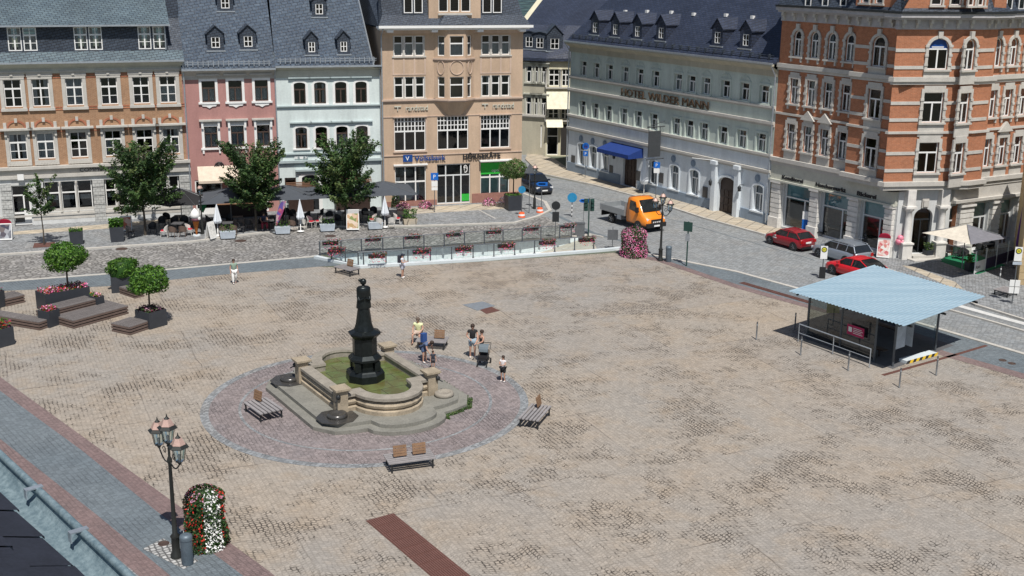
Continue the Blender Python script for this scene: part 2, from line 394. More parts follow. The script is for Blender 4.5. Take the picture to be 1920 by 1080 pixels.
def floors(par, w, d, zs, x0=0.0, M=None):
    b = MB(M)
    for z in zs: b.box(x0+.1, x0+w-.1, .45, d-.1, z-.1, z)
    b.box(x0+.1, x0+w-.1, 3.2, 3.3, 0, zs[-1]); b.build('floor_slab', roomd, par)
# ---- A: ochre brick building with white stone ground floor ----
FA = frame_px((2, 427), (357, 406)); WA = FA.u(354, 250); FAr = FA.u(356, 300)
bA = thing('brick_building', 'ochre brick building with white stone ground floor and slate attic, left end', 'building', FA.o, FA.a)
WA = FAr; x0 = -6.0
cols = [FA.u(*q) for q in ((23.7, 172), (76, 170), (139, 167), (204, 163), (264, 160), (314, 157))]
r3 = (FA.z(95/4, 201), FA.z(95/4, 149)); r2 = (FA.z(32, 300), FA.z(32, 251)); zl = FA.z(178, 310); ze = FA.z(178, 127)
cA = cols+[cols[0]-(cols[2]-cols[1]), cols[0]-2*(cols[2]-cols[1])]
wA = 1.22
ops = [(c-wA/2, c+wA/2, r[0], r[1]) for c in cA for r in (r2, r3)]
mb = MB(); wall(mb, x0, WA, zl, ze, ops); mb.build('brick_wall', brickA, bA)
def surA(s, a, b, c, d, r, y):
    w = .26; s.box(a-w, a, y-.07, y+.02, c-.1, d); s.box(b, b+w, y-.07, y+.02, c-.1, d); s.box(a-w, b+w, y-.09, y+.02, d, d+.2)
    s.box(a-w-.05, b+w+.05, y-.12, y+.02, d+.2, d+.5); s.box(a-w-.1, b+w+.1, y-.24, y+.02, d+.5, d+.6); s.box(a-w-.05, b+w+.05, y-.16, y+.02, c-.3, c-.1)
    s.box((a+b)/2-.1, (a+b)/2+.1, y-.17, y+.02, d+.24, d+.46)
def surA2(s, a, b, c, d, r, y):
    w = .26; s.box(a-w, a, y-.07, y+.02, c-.1, d); s.box(b, b+w, y-.07, y+.02, c-.1, d); s.box(a-w, b+w, y-.1, y+.02, d, d+.28); s.box(a-w-.28, b+w+.28, y-.4, y+.02, d+.28, d+.42)
    for x in (a-w, b+w-.16): s.box(x, x+.16, y-.2, y+.02, d-.2, d+.28); s.box(x-.02, x+.2, y-.16, y+.02, d+.42, d+.85)
    s.box((a+b)/2-.1, (a+b)/2+.1, y-.15, y+.02, d+.85, d+1.15); s.box(a-w, b+w, y-.12, y+.02, c-.45, c-.1)
    for k in range(7): s.box(a-w+.12+k*.22, a-w+.22+k*.22, y-.17, y+.02, c-.42, c-.25)
    s.k = 1; ring(s, a+.05, b-.05, d+.43, .45, .14, y-.06, y+.02); s.k = 0
random.seed(3)
for c in cA:
    f = window(bA, c, r3[0], wA, r3[1]-r3[0], sur=surA)
    f = window(bA, c, r2[0], wA, r2[1]-r2[0]);
    s_ = MB(); surA2(s_, c-wA/2, c+wA/2, r2[0], r2[1], 0, 0); s_.build('surround', [trimw, brickAr], f)
mb = MB(); 
for zz in (r3[1]+.3, r3[0]-.05, r2[1]+.3): 
    prev = x0
    for c in sorted(cA)+[WA+1]:
        a, b = prev, min(c-wA/2-.27, WA)
        if b > a: mb.box(a, b, -.03, .01, zz-.09, zz-.02); mb.box(a, b, -.03, .01, zz-.27, zz-.2)
        prev = c+wA/2+.27
mb.split('string_course', brickAr, bA)
# ground floor
dz = FA.z(40, 423); gt = FA.z(40, 347); wz0, wz1 = FA.z(130, 396), FA.z(130, 339)
gops = [(FA.u(25, 400), FA.u(59, 400), .1, gt)]
for a, b in ((84, 176), (198, 264), (275, 339)): gops.append((FA.u(a, 380), FA.u(b, 380), wz0, wz1))
mb = MB(); wall(mb, x0, WA, 0, zl-.5, gops, -.12, .3)
mb.face([(x0, -.12, zl-.5), (WA, -.12, zl-.5), (WA, 0, zl-.5), (x0, 0, zl-.5)])
mb.build('ground_floor_wall', stonep, bA)
mb = MB()
mb.box(x0, WA, -.16, 0.01, zl-.5, zl-.05); mb.box(x0, WA, -.42, 0.01, zl-.05, zl+.16); mb.box(x0, WA, -.3, -.121, zl-.75, zl-.5); mb.box(x0, WA-.02, -.2, -.121, wz0-.25, wz0-.1)
for zz in (.42, .75, 1.05): mb.box(FA.u(62, 400), WA, -.135, -.121, zz, zz+.22)
mb.build('stone_ledge', trimw, bA)
mb = MB()
for a, b in ((3, 24), (176, 197), (340, 358)):
    ua, ub = FA.u(a, 380), FA.u(b, 380); zz = .1
    while zz < wz1-.1: mb.box(ua, ub, -.26, -.121, zz, min(zz+.62, wz1)); zz += .68
mb.split('rusticated_pier', rust, bA)
a, b = gops[0][:2]
f = MB(); Y = .1
f.box(a, a+.09, Y, Y+.08, .1, gt); f.box(b-.09, b, Y, Y+.08, .1, gt); f.box(a+.09, b-.09, Y, Y+.08, gt-.1, gt); f.box(a+.09, b-.09, Y, Y+.08, 2.35, 2.45); f.box(b-.5, b-.4, Y, Y+.08, .1, 2.35); f.box(a+.09, b-.5, Y, Y+.08, .1, .3); f.box(a+.09, b-.5, Y, Y+.08, .95, 1.1); f.box(b-.4, b-.09, Y, Y+.08, .1, 1.2)
dd = f.build('door', white, bA); MB().face([(a, Y+.05, .1), (b, Y+.05, .1), (b, Y+.05, gt), (a, Y+.05, gt)]).build('pane', glass, dd)
for i, (a, b) in enumerate([g[:2] for g in gops[1:]]):
    n = 3
    for k in range(n):
        w_ = (b-a)/n; f = window(bA, a+w_*(k+.5), wz0, w_-.12, wz1-wz0, kind='plain2', y=-.1, curtain=0, dep=.3)
        MB().face([(a+w_*k+.2, .16, wz0+.9), (a+w_*(k+1)-.2, .16, wz0+.9), (a+w_*(k+1)-.2, .16, wz0+1.25), (a+w_*k+.2, .16, wz0+1.25)]).build('poster', curt, f) if i < 2 else 0
    mb = MB()
    for k in range(1, n): x = a+(b-a)*k/n; mb.box(x-.06, x+.06, -.12, .1, wz0, wz1); mb.lathe([(.09, 0), (.07, .1), (.065, wz1-wz0-.25), (.1, wz1-wz0-.1)], 10, (x, -.16, wz0))
    mb.split('column', trimw, bA)
text('lettering', 'COMMERZBANK', .42, letterd, bA, (FA.u(150, 325), -.17, zl-.42), width=FA.u(238, 318)-FA.u(150, 325))
MB().box(FA.u(33, 330), FA.u(45, 330), -.5, -.42, FA.z(39, 336), FA.z(39, 325)).build('sign', white, bA)
# cornice, apron, slate attic
mb = MB(); mb.box(x0, WA, -.1, 0.01, ze-.35, ze); 
pr = .55
mb.face([(x0, -.12, ze), (x0, -pr, ze+.45), (WA, -pr, ze+.45), (WA, -.12, ze)][::-1]); mb.build('cornice', trimg, bA)
za = FA.z(178, 99, .0); zb = FA.z(178, 86)
zt = FA.z(178, 40)
zc = ze+.45
ztop = zc+2.75
mb = MB(); mb.face([(x0, -pr, zc), (WA, -pr, zc), (WA, .35, zc+.75), (x0, .35, zc+.75)]); mb.build('roof_apron', slateA, bA)
acol = [FA.u(*q) for q in ((27, 77), (56, 76), (151, 71), (179, 70), (271, 66), (299, 65))]; acol += [2*acol[0]-acol[2], 2*acol[1]-acol[3]]
z0_, z1_ = zc+.85, zc+2.55
mb = MB(); wall(mb, x0, WA-1.1, zc+.7, ztop, [(c-.47, c+.47, z0_, z1_) for c in acol], .35, .12); mb.face([(WA-1.1, .35, zc+.7), (WA-1.1, 4, zc+.7), (WA-1.1, 4, ztop), (WA-1.1, .35, ztop)]); mb.face([(WA-1.1, .35, zc+.7), (WA, .35, zc+.7), (WA, 3, zc+3.6), (WA-1.1, 3, zc+3.6)])
mb.build('slate_attic_wall', slateB, bA)
for c in acol: window(bA, c, z0_, .94, z1_-z0_, y=.3, dep=.15, curtain=random.choice((.5, .9)))
mb = MB(); mb.face([(x0, -.1, ztop-.05), (WA-.9, -.1, ztop-.05), (WA-.9, 7, ztop+4.0), (x0, 7, ztop+4.0)]); mb.face([(x0, -.1, ztop-.12), (x0, .4, ztop-.12), (WA-.9, .4, ztop-.12), (WA-.9, -.1, ztop-.12)]);
mb.face([(WA-.9, 7, ztop+4), (WA-.9, 14, ztop-.2), (x0, 14, ztop-.2), (x0, 7, ztop+4)]); mb.face([(WA-.9, -.1, ztop-.05), (WA-.9, 14, ztop-.2), (WA-.9, 7, ztop+4)])
mb.build('roof', slateA, bA)
mb = MB()
for (a, b, y, z) in ((x0, WA-.85, -.2, ztop-.1), (x0, WA, -pr-.08, zc)): mb.box(a, b, y, y+.14, z-.05, z+.07)
mb.tube((WA-.1, -pr, zc), (WA-.1, -.28, zc-.6), .05); mb.tube((WA-.1, -.28, zc-.6), (WA-.1, -.28, .2), .055); mb.tube((WA-1.25, .2, ztop-.1), (WA-1.25, .2, zc+.8), .05)
mb.split('gutter', zinc, bA)
mb = MB(); shell(mb, WA-x0, 14, zc+.2, x0); mb.build('rear_wall', greyp, bA); floors(bA, WA-x0, 14, (zl, (r2[1]+r3[0])/2, zc+.2), x0)
mb = MB(); mb.box(WA-.9, WA, 2.5, 6, zc, zc+5.6); mb.build('chimney', slateB, bA)
# ---- P: pink building ----
FP = frame_px((357, 406), (527, 397.5)); WP = FP.u(526.5, 250)
bP = thing('pink_building', 'narrow pink plastered building with three window columns between the ochre brick and the mint building', 'building', FP.o, FP.a)
WP = (P(527, 397.5)-FP.o).length
cols = [FP.u(*q) for q in ((391, 172), (441, 169), (490, 166))]; wP = 1.02
r3 = (FP.z(391, 191.5), FP.z(391, 152)); r2 = (FP.z(396, 277), FP.z(394, 237)); ze = FP.z(440, 141)
mb = MB(); gz = 2.9
gops = [(.5, 2.6, .1, gz), (3.0, 4.6, .1, gz), (5.2, 6.2, .15, 2.7)]
wall(mb, 0, WP, 0, ze, [(c-wP/2, c+wP/2, r[0], r[1]) for c in cols for r in (r2, r3)]+gops); mb.build('wall', pinkp, bP)
def surP(top):
    def f(s, a, b, c, d, r, y):
        w = .2; s.box(a-w, a, y-.06, y+.02, c, d); s.box(b, b+w, y-.06, y+.02, c, d); s.box(a-w, b+w, y-.07, y+.02, d, d+.2); s.box(a-w-.1, b+w+.1, y-.13, y+.02, c-.15, c)
        s.k = 1; s.box(a-w-.05, b+w+.05, y-.12, y+.02, d+.2, d+.42); s.box(a-w-.16, b+w+.16, y-.3, y+.02, d+.42, d+.55)
        if top:
            s.k = 0; m = (a+b)/2
            s.extr([(a-.1, c-.15), (a, c-.32), (m-.25, c-.34), (m, c-.48), (m+.25, c-.34), (b, c-.32), (b+.1, c-.15)][::-1], y-.08, y+.02)
        else:
            s.k = 0
            for x in (a-w, b+w-.16): s.box(x, x+.16, y-.2, y+.02, d-.15, d+.42); s.box(x, x+.14, y-.1, y+.02, c-.45, c-.15)
    return f
brownf = plain('brown_frame', (.07, .045, .035), .5)
random.seed(5)
for c in cols:
    for r, t in ((r3, 1), (r2, 0)):
        f = window(bP, c, r[0], wP, r[1]-r[0], kind='T', fm=brownf, curtain=random.choice((.5, .7, .9)))
        s_ = MB(); surP(t)(s_, c-wP/2, c+wP/2, r[0], r[1], 0, 0); s_.build('surround', [white, trimw], f)
for (a, b, c, d) in gops:
    f = MB(); f.box(a, a+.1, .05, .12, c, d); f.box(b-.1, b, .05, .12, c, d); f.box(a+.1, b-.1, .05, .12, d-.12, d); f.box(a+.1, b-.1, .05, .12, c, c+.5 if b-a > 1.2 else c+.1)
    g_ = f.build('shop_window', white if b < 5 else white, bP); MB().face([(a, .1, c), (b, .1, c), (b, .1, d), (a, .1, d)]).build('pane', glass, g_)
mb = MB(); a, b = FP.u(371, 335), FP.u(471, 330); zt_, zb_ = 4.0, 3.0
mb.face([(a, -1.1, zb_), (b, -1.1, zb_), (b, -.03, zt_), (a, -.03, zt_)]); mb.face([(a, -1.1, zb_-.2), (b, -1.1, zb_-.2), (b, -1.1, zb_), (a, -1.1, zb_)])
mb.build('awning', plain('cream_canvas', (.62, .52, .42), .9), bP)
mb = MB(); cx, cz = FP.u(412, 312), FP.z(412, 312)
pts = [(cx+.12*k/8*cos(k*.6), -.06, cz+.12*k/8*sin(k*.6)) for k in range(4, 30)]; mb.path(pts, .05, 6); mb.build('spiral_sign', letterd, bP)
def eave(mb, W, z, pr, x0=0.0, h=.45): mb.box(x0, W, -.05, .01, z-.3, z); mb.face([(x0, -.05, z), (W, -.05, z), (W, -pr, z+h), (x0, -pr, z+h)]); mb.box(x0, W, -pr-.02, -pr+.1, z+h, z+h+.06)
mb = MB(); eave(mb, WP, ze, .45); mb.build('cornice', trimw, bP)
def snow(par, u0, u1, y, z, sl, n, mt=None):      # snow guard along the eave
    mb = MB(); mb.tube((u0, y, z+.35), (u1, y, z+.35), .025, n=5); mb.tube((u0, y, z+.2), (u1, y, z+.2), .02, n=5)
    for i in range(n): x = u0+(u1-u0)*(i+.5)/n; mb.box(x-.03, x+.03, y-.05, y+.3, z+.0, z+.45)
    mb.build('snow_guard', mt or zinc, par)
SL = 1.15
FM_ = frame_px((527, 397.5), (719, 389.5)); WM = (P(719, 389.5)-FM_.o).length
def rz_(F, y0, z0, px, py, sl):                  # where a pixel ray meets a roof plane z = z0 + sl*(y-y0)
    d = ray(px, py); o = CP-F.o; a = d.z - sl*F.n.dot(d); b = z0 + sl*(F.n.dot(o)-y0) - CH; t = b/a; q = CP+t*d-F.o
    return q.dot(F.d), q.dot(F.n), q.z
def roofpl(mb, u0, u1, y0, z0, sl, run, drop=14): mb.face([(u0, y0, z0), (u1, y0, z0), (u1, y0+run, z0+run*sl), (u0, y0+run, z0+run*sl)]); mb.face([(u1, y0+run, z0+run*sl), (u1, y0+2*run, z0), (u0, y0+2*run, z0), (u0, y0+run, z0+run*sl)]); mb.face([(u1, y0, z0), (u1, y0+2*run, z0), (u1, y0+run, z0+run*sl)]); mb.face([(u0, y0, z0), (u0, y0+run, z0+run*sl), (u0, y0+2*run, z0)])
zr = ze+.5
mb = MB(); roofpl(mb, 0, WP, -.5, zr, SL, 7.5); mb.build('roof', slateP, bP)
snow(bP, .3, WP-.3, -.42, zr+.22, SL, 17)
for q in ((405, 95), (466, 93)):
    u, y, z = rz_(FP, -.5, zr, q[0], q[1], SL); dormer(bP, FP, u, y, z, 1.25, 1.35, SL, mat=slateB, kind='d')
u, y, z = rz_(FP, -.5, zr, 423, 21, SL); dormer(bP, FP, u, y, z, 1.25, 1.35, SL, mat=slateB)
mb = MB(); mb.box(0, WP, -.6, -.48, zr-.08, zr+.05); mb.tube((WP-.05, -.12, .2), (WP-.05, -.12, zr-.5), .055); mb.tube((WP-.05, -.12, zr-.5), (WP-.05, -.5, zr), .05); mb.split('gutter', zinc, bP)
mb = MB(); shell(mb, WP, 12, ze+.4); mb.build('rear_wall', pinkp, bP); floors(bP, WP, 12, (r2[0]-.8, r3[0]-.8, ze+.3))
# ---- M: mint building ----
bM = thing('mint_building', 'pale mint plastered building with four arched window columns beside the beige bank building', 'building', FM_.o, FM_.a)
F = FM_; cols = [F.u(*q) for q in ((562, 175), (600, 174), (639, 173), (677, 171))]; wM = .92
r3 = (F.z(562, 195), F.z(562, 154.5)); r2 = (F.z(564, 278.5), F.z(564, 238.5)); ze = F.z(620, 142)
da, db = F.u(566, 340), F.u(597, 340); dzt = F.z(582, 328)
gops = [(da, db, .1, dzt, .25), (.4, 1.3, .9, 2.8), (4.6, 6.6, .1, 3.0)]
mb = MB(); wall(mb, 0, WM, 0, ze, [(c-wM/2, c+wM/2, r[0], r[1], .18) for c in cols for r in (r2, r3)]+gops); mb.build('wall', mintp, bM)
def surM(s, a, b, c, d, r, y):
    w = .2; s.box(a-w, a, y-.05, y+.02, c, d-r); s.box(b, b+w, y-.05, y+.02, c, d-r); ring(s, a, b, d-r, r, .17, y-.05, y+.02); s.box(a-w-.03, b+w+.03, y-.11, y+.02, c-.12, c)
def surM2(s, a, b, c, d, r, y): s.box(a-.42, b+.42, y-.2, y+.02, d+.32, d+.42); s.box(a-.36, b+.36, y-.08, y+.02, d+.2, d+.32)
random.seed(8)
for c in cols:
    for r in (r3, r2):
        f = window(bM, c, r[0], wM, r[1]-r[0], rise=.18, kind='T', fm=brownf, sur=surM, surm=white, curtain=random.choice((.3, .5, .9)))
        s_ = MB(); surM2(s_, c-wM/2, c+wM/2, r[0], r[1], 0, 0); s_.build('hood_mould', mintd, f)
mb = MB(); z1 = F.z(620, 199); ledge(mb, 0, WM, z1, .1, .16); z2 = F.z(620, 288); ledge(mb, 0, WM, z2, .12, .14); z3 = F.z(620, 303); ledge(mb, 0, WM, z3, .2, .22); mb.box(da-.5, db+.5, -.3, .02, dzt+.35, dzt+.5); mb.box(da-.4, db+.4, -.16, .02, dzt+.12, dzt+.35)
mb.split('string_course', mintd, bM)
mb = MB(); mb.box(da-.28, da, -.08, .02, .1, dzt-.25); mb.box(db, db+.28, -.08, .02, .1, dzt-.25); ring(mb, da, db, dzt-.25, .25, .28, -.08, .02); mb.box(F.u(552, 290), F.u(577, 290), -.05, .02, z3+.3, z2-.12)
mb.split('door_surround', white, bM)
text('lettering', '18  82', .26, mintd, bM, (F.u(554, 290), -.07, z3+.34), width=1.0)
f = MB(); f.face([(da, .15, .1), (db, .15, .1), (db, .15, dzt), (da, .15, dzt)]); f.box((da+db)/2-.03, (da+db)/2+.03, .1, .15, .1, dzt); f.build('door', dark, bM)
for (a, b, c, d) in gops[1:]:
    f = MB(); f.box(a, a+.08, .05, .12, c, d); f.box(b-.08, b, .05, .12, c, d); f.box(a+.08, b-.08, .05, .12, d-.1, d); g_ = f.build('shop_window', brownf, bM); MB().face([(a, .1, c), (b, .1, c), (b, .1, d), (a, .1, d)]).build('pane', glass, g_)
mb = MB(); mb.box(0, WM, -.06, .01, ze-.1, ze+.45); eave(mb, WM, ze+.45, .45, h=.3); mb.build('cornice', trimg, bM)
zr = ze+.8
ut, yt, zt_ = rz_(F, -.5, zr, 672, 0, SL); ul, yl, zl_ = rz_(F, -.5, zr, 697, 107, SL)
k = (ut-ul)/(yt-yl); ue = ul+k*(-.5-yl); ur_ = ue+k*7.5; mb = MB(); a, b, c, d = (0, -.5, zr), (ue, -.5, zr), (ur_, 7, zr+7.5*SL), (0, 7, zr+7.5*SL); mb.face([a, b, c, d]); mb.face([b, (ue, 14.5, zr), c]); mb.face([c, (ue, 14.5, zr), (0, 14.5, zr), d]); mb.face([(b[0], b[1], b[2]-.15), (WM+.0, -.5, zr-.15), (WM+.0, 7, zr-.15), (ue, 7, zr-.15)]); mb.build('roof', slateP, bM)
mb = MB(); mb.path([(ue, -.5, zr+.03), (ur_, 7, zr+7.5*SL+.03)], .06, 5); mb.build('verge', zinc, bM)
snow(bM, .2, WM-.4, -.42, zr+.22, SL, 20)
for q in ((585, 103), (645, 102)):
    u, y, z = rz_(F, -.5, zr, q[0], q[1], SL); dormer(bM, F, u, y, z, 1.0, 1.3, SL, mat=slateB)
u, y, z = rz_(F, -.5, zr, 599, 32, SL); dormer(bM, F, u, y, z, 1.15, 1.35, SL, mat=slateB)
mb = MB(); mb.box(0, WM, -.6, -.48, zr-.08, zr+.05); mb.tube((WM-.1, -.12, .2), (WM-.1, -.12, zr-.5), .055); mb.tube((WM-.1, -.12, zr-.5), (WM-.1, -.5, zr), .05); mb.split('gutter', zinc, bM)
mb = MB(); shell(mb, WM, 12, ze+.4); mb.build('rear_wall', mintp, bM); floors(bM, WM, 12, (z3, z1, ze+.3))
# ---- V: beige bank building ----
FV = frame_px((719, 391), (977, 378)); F = FV; WV = (P(977, 378)-F.o).length
bV = thing('bank_building', 'beige plastered building with mansard roof, bay and large shop windows below, at the street corner', 'building', F.o, F.a)
ze = F.z(848, 55); zL = F.z(848, 187); zS = F.z(848, 213)
L0, L1 = F.u(737.5, 140), F.u(797, 140); R0, R1 = F.u(901.5, 140), F.u(957, 138); C0, C1 = F.u(817, 140), F.u(885, 138)
r3 = (F.z(767, 105), F.z(767, 67)); r2 = (F.z(767, 184), F.z(767, 144)); r1 = (F.z(767, 283), F.z(767, 220)); r0 = (F.z(767, 381), F.z(767, 312)); r0b = (F.z(930, 371), F.z(930, 303))
ops = []
for a, b in ((L0, L1), (R0, R1)):
    ops += [(a, b, *r3), (a, b, *r2), (a, b, *r1)]
ops += [(L0, L1, *r0), (R0, R1, r0b[0], r0b[1]), (C0+.05, C1-.15, .12, F.z(848, 307)), (C0+.1, C1-.3, r1[0]-.02, r1[1])]
mb = MB(); wall(mb, 0, WV, 0, ze, ops); mb.build('wall', beigep, bV)
random.seed(2)
for (a, b) in ((L0, L1), (R0, R1)):
    for r in (r3, r2):
        w3 = (b-a)/3
        for k in range(3): window(bV, a+w3*(k+.5), r[0], w3-.16, r[1]-r[0], kind='plain2', curtain=.9 if r is r3 else random.choice((0, .5, .3)))
        mb = MB()
        for k in range(4): x = a+w3*k; mb.box(x-.08+(.08 if k == 0 else 0), x+.08-(.08 if k == 3 else 0), -.03, .15, *r)
        mb.box(a-.1, b+.1, -.1, .02, r[0]-.12, r[0]-.01); mb.split('window_pier', trimw, bV)
    window(bV, (a+b)/2, r1[0], b-a, r1[1]-r1[0], kind='G3g', curtain=0)
    mb = MB(); mb.box(a-.08, a, -.05, .02, *r1); mb.box(b, b+.08, -.05, .02, *r1); mb.box(a-.12, b+.12, -.1, .02, r1[0]-.12, r1[0]); mb.box(a-.12, b+.12, -.14, .02, r1[1], r1[1]+.1)
    for k in range(4): x = a+(b-a)/3*k; mb.box(x-.07, x+.07, -.03, .02, r2[1]+.25, r3[0]-.15)
    mb.box(a-.07, b+.07, -.03, .02, r2[1]+.14, r2[1]+.25); mb.split('panel_trim', beigel, bV)
window(bV, (C0+C1)/2-.1, r1[0]-.02, C1-C0-.4, r1[1]-r1[0]+.02, kind='G3g', curtain=0)
green = plain('green_film', (.03, .42, .05), .4)
window(bV, (L0+L1)/2, r0[0], L1-L0, r0[1]-r0[0], kind='G3', curtain=0, g=glassc)
w_ = window(bV, (R0+R1)/2, r0b[0], R1-R0, r0b[1]-r0b[0], kind='G3', curtain=0, g=glassc)
MB().face([(L0+.5, .5, r0[0]+.2), (L1-.5, .5, r0[0]+.2), (L1-.5, .5, r0[0]+1.7), (L0+.5, .5, r0[0]+1.7)]).build('display_panel', hotb, bV)
MB().face([(L0+.1, .6, r0[0]+.1), (L0+.5, .6, r0[0]+.1), (L0+.5, .6, r0[1]-1.0), (L0+.1, .6, r0[1]-1.0)]).build('display_panel', curt, bV)
h0 = r0b[1]-r0b[0]
mb = MB(); mb.face([(R0+.05, .09, r0b[0]+h0*.66), (R1-.05, .09, r0b[0]+h0*.66), (R1-.05, .09, r0b[1]-.08), (R0+.05, .09, r0b[1]-.08)]); mb.face([(R0+.05, .09, r0b[0]+.08), (R1-.05, .09, r0b[0]+.08), (R1-.05, .09, r0b[0]+.32), (R0+.05, .09, r0b[0]+.32)]); mb.split('green_film', green, w_)
seag = plain('frosted_film', (.36, .52, .48), .5)
MB().face([(R0+.05, .28, r0b[0]+.3), (R1-.05, .28, r0b[0]+.3), (R1-.05, .28, r0b[0]+h0*.62), (R0+.05, .28, r0b[0]+h0*.62)]).build('display_panel', seag, w_)
text('lettering', 'optik &', .34, white, w_, (R0+1.0, .075, r0b[1]-.85), ext=.004, width=1.25)
mb = MB(); mb.box(R0-.15, R1+.15, -.5, .02, r0b[1]+.1, r0b[1]+.2); mb.box(L0-.12, L1+.12, -.2, .02, r0[1]+.08, r0[1]+.2); mb.split('canopy', white, bV)
# entrance
a, b, zt_ = C0+.05, C1-.15, F.z(848, 307); f = MB(); Y = .12
for k in (0, .27, .5, .73, 1): x = a+(b-a)*k; f.box(max(a, x-.05), min(b, x+.05), Y, Y+.08, .12, zt_ if k != .5 else zt_*.72)
f.box(a, b, Y-.005, Y+.075, zt_-.1, zt_); f.box(a, b, Y-.005, Y+.085, zt_*.72-.05, zt_*.72+.05); f.box(a+.05, b-.05, Y+.01, Y+.07, .12, .22)
dd = f.build('entrance_door', offw, bV); MB().face([(a, Y+.05, .12), (b, Y+.05, .12), (b, Y+.05, zt_), (a, Y+.05, zt_)]).build('pane', glass, dd)
mb = MB(); mb.face([(a+(b-a)*.75, Y-.02, .3), (b-.06, Y-.02, .3), (b-.06, Y-.02, .9), (a+(b-a)*.75, Y-.02, .9)]); mb.build('green_film', green, dd)
mb = MB(); x = a+(b-a)*.865; ze_ = zt_*.86; mb.path([(x+.16*cos(t*.5-2.2), Y-.02, ze_+.3*sin(t*.5-2.2)) for t in range(0, 11)], .035, 5); mb.path([(x-.02+.09*cos(t*.6), Y-.02, ze_+.16*sin(t*.6)) for t in range(0, 8)], .03, 5); mb.build('ear_sign', white, dd)
# ledges and signs
mb = MB(); ledge(mb, 0, C0-.05, zL, .14, .16); ledge(mb, C1+.2, WV, zL, .14, .16); ledge(mb, 0, WV, zS-.18, .06, .05); mb.box(0, WV+.05, -.12, .01, ze-.3, ze-.02)
zz = F.z(848, 289); mb.box(0, WV, -.07, .01, zz, zz+.08); mb.split('string_course', beigel, bV)
mb = MB(); mb.box(0, C0, -.09, .0, 0, .55); mb.box(C1, WV+.06, -.09, .0, 0, .9); mb.split('plinth', plain('red_granite', (.30, .15, .12), .6), bV)
for a in (F.u(738, 200), F.u(902, 196)):
    z = F.z(738, 208) if a < 4 else F.z(902, 203); beige_s = MATS['light_beige_plaster']
    text('lettering', 'randstad', .62, trimg, bV, (a+1.0, -.06, z+.0), ext=.04, width=1.85)
    mb = MB(); mb.box(a+.05, a+.6, -.1, -.02, z+.3, z+.38); mb.box(a+.28, a+.36, -.1, -.02, z+.02, z+.3); mb.build('logo', trimg, bV)
zb = F.z(760, 302); blue = plain('sign_blue', (.01, .06, .24), .4)
mb = MB(); mb.box(F.u(755.5, 300), F.u(773, 300), -.14, -.02, zb-.05, zb+.52); mb.build('sign', blue, bV)
text('logo', 'V', .5, white, bV, (F.u(758, 300)+.08, -.16, zb+.05))
text('lettering', 'Volksbank', .62, blue, bV, (F.u(777, 300), -.12, zb), ext=.03, bold=.01, width=F.u(835, 298)-F.u(777, 300))
text('lettering', 'HÖRGERÄTE', .62, letterd, bV, (F.u(867.5, 296), -.12, F.z(900, 297)), ext=.03, bold=.02, width=F.u(937.5, 292)-F.u(867.5, 296))
# bay
bd = .75; b0, b1, b2, b3 = C0-.15, C0+.85, C1-.75, C1+.15
zB0, zB1 = zL, ze
bay = bV
faces = [((b0, 0), (b1, -bd)), ((b1, -bd), (b2, -bd)), ((b2, -bd), (b3, 0))]
wm = MB()
for i, (p, q) in enumerate(faces):
    ln = sqrt((q[0]-p[0])**2+(q[1]-p[1])**2); an = atan2(q[1]-p[1], q[0]-p[0])
    M = Matrix.Translation((p[0], p[1], 0)) @ Matrix.Rotation(an, 4, 'Z'); wm.M = M
    ww = .62 if i != 1 else 1.15
    wall(wm, 0, ln, zB0, zB1, [(ln/2-ww/2, ln/2+ww/2, *r3), (ln/2-ww/2, ln/2+ww/2, *r2)])
    for r in (r3, r2):
        window(bV, ln/2, r[0], ww, r[1]-r[0], kind='plain2', M=M, curtain=.9 if r is r3 else 0)
    t = MB(M); ledge(t, -.03, ln+.03, r3[0]-.3, .12, .12); ledge(t, -.03, ln+.03, zL, .14, .14)
    zc_ = (r2[1]+r3[0]-.4)/2+.1; rr = .5 if i == 1 else .3
    pts = [(ln/2+cos(k*pi/10)*(rr+.06 if i == 1 else rr), -.03, zc_+sin(k*pi/10)*.55) for k in range(21)]; t.path(pts, .04, 5)
    t.split('bay_trim', beigel, bV)
wm.M = None
wm.face([(b0, 0, zB0-.01), (b1, -bd, zB0-.01), (b2, -bd, zB0-.01), (b3, 0, zB0-.01)])
wm.face([(b0, 0, zB0), (b1+.2, 0, zS-.2), (b2-.2, 0, zS-.2), (b3, 0, zB0)]); wm.face([(b0, 0, zB0), (b1, -bd, zB0), (b1+.2, -.01, zS-.2)][::-1]); wm.face([(b1, -bd, zB0), (b2, -bd, zB0), (b2-.2, -.01, zS-.2), (b1+.2, -.01, zS-.2)][::-1]); wm.face([(b2, -bd, zB0), (b3, 0, zB0), (b2-.2, -.01, zS-.2)][::-1])
wm.build('bay_wall', beigep, bV)
mb = MB(); mb.box(-.3, WV+.45, -.95, .1, ze+.12, ze+.3); mb.box(-.3, WV+.55, -1.05, -.95, ze+.16, ze+.36); mb.box(-.2, WV+.3, -.8, .05, ze, ze+.12)
for q in (728, 811, 896, 975): u = F.u(q, 55); mb.box(u-.25, u+.25, -.85, 0, ze-.18, ze)
mb.build('cornice', white, bV)
mz = ze+.3
mb = MB(); mb.face([(-.3, -.95, mz), (WV+.45, -.95, mz), (WV-.1, -.1, mz+.85), (-.1, -.1, mz+.85)]); mb.face([(-.1, -.1, mz+.85), (WV-.1, -.1, mz+.85), (WV-1.0, .8, mz+4.2), (.1, .8, mz+4.2)])
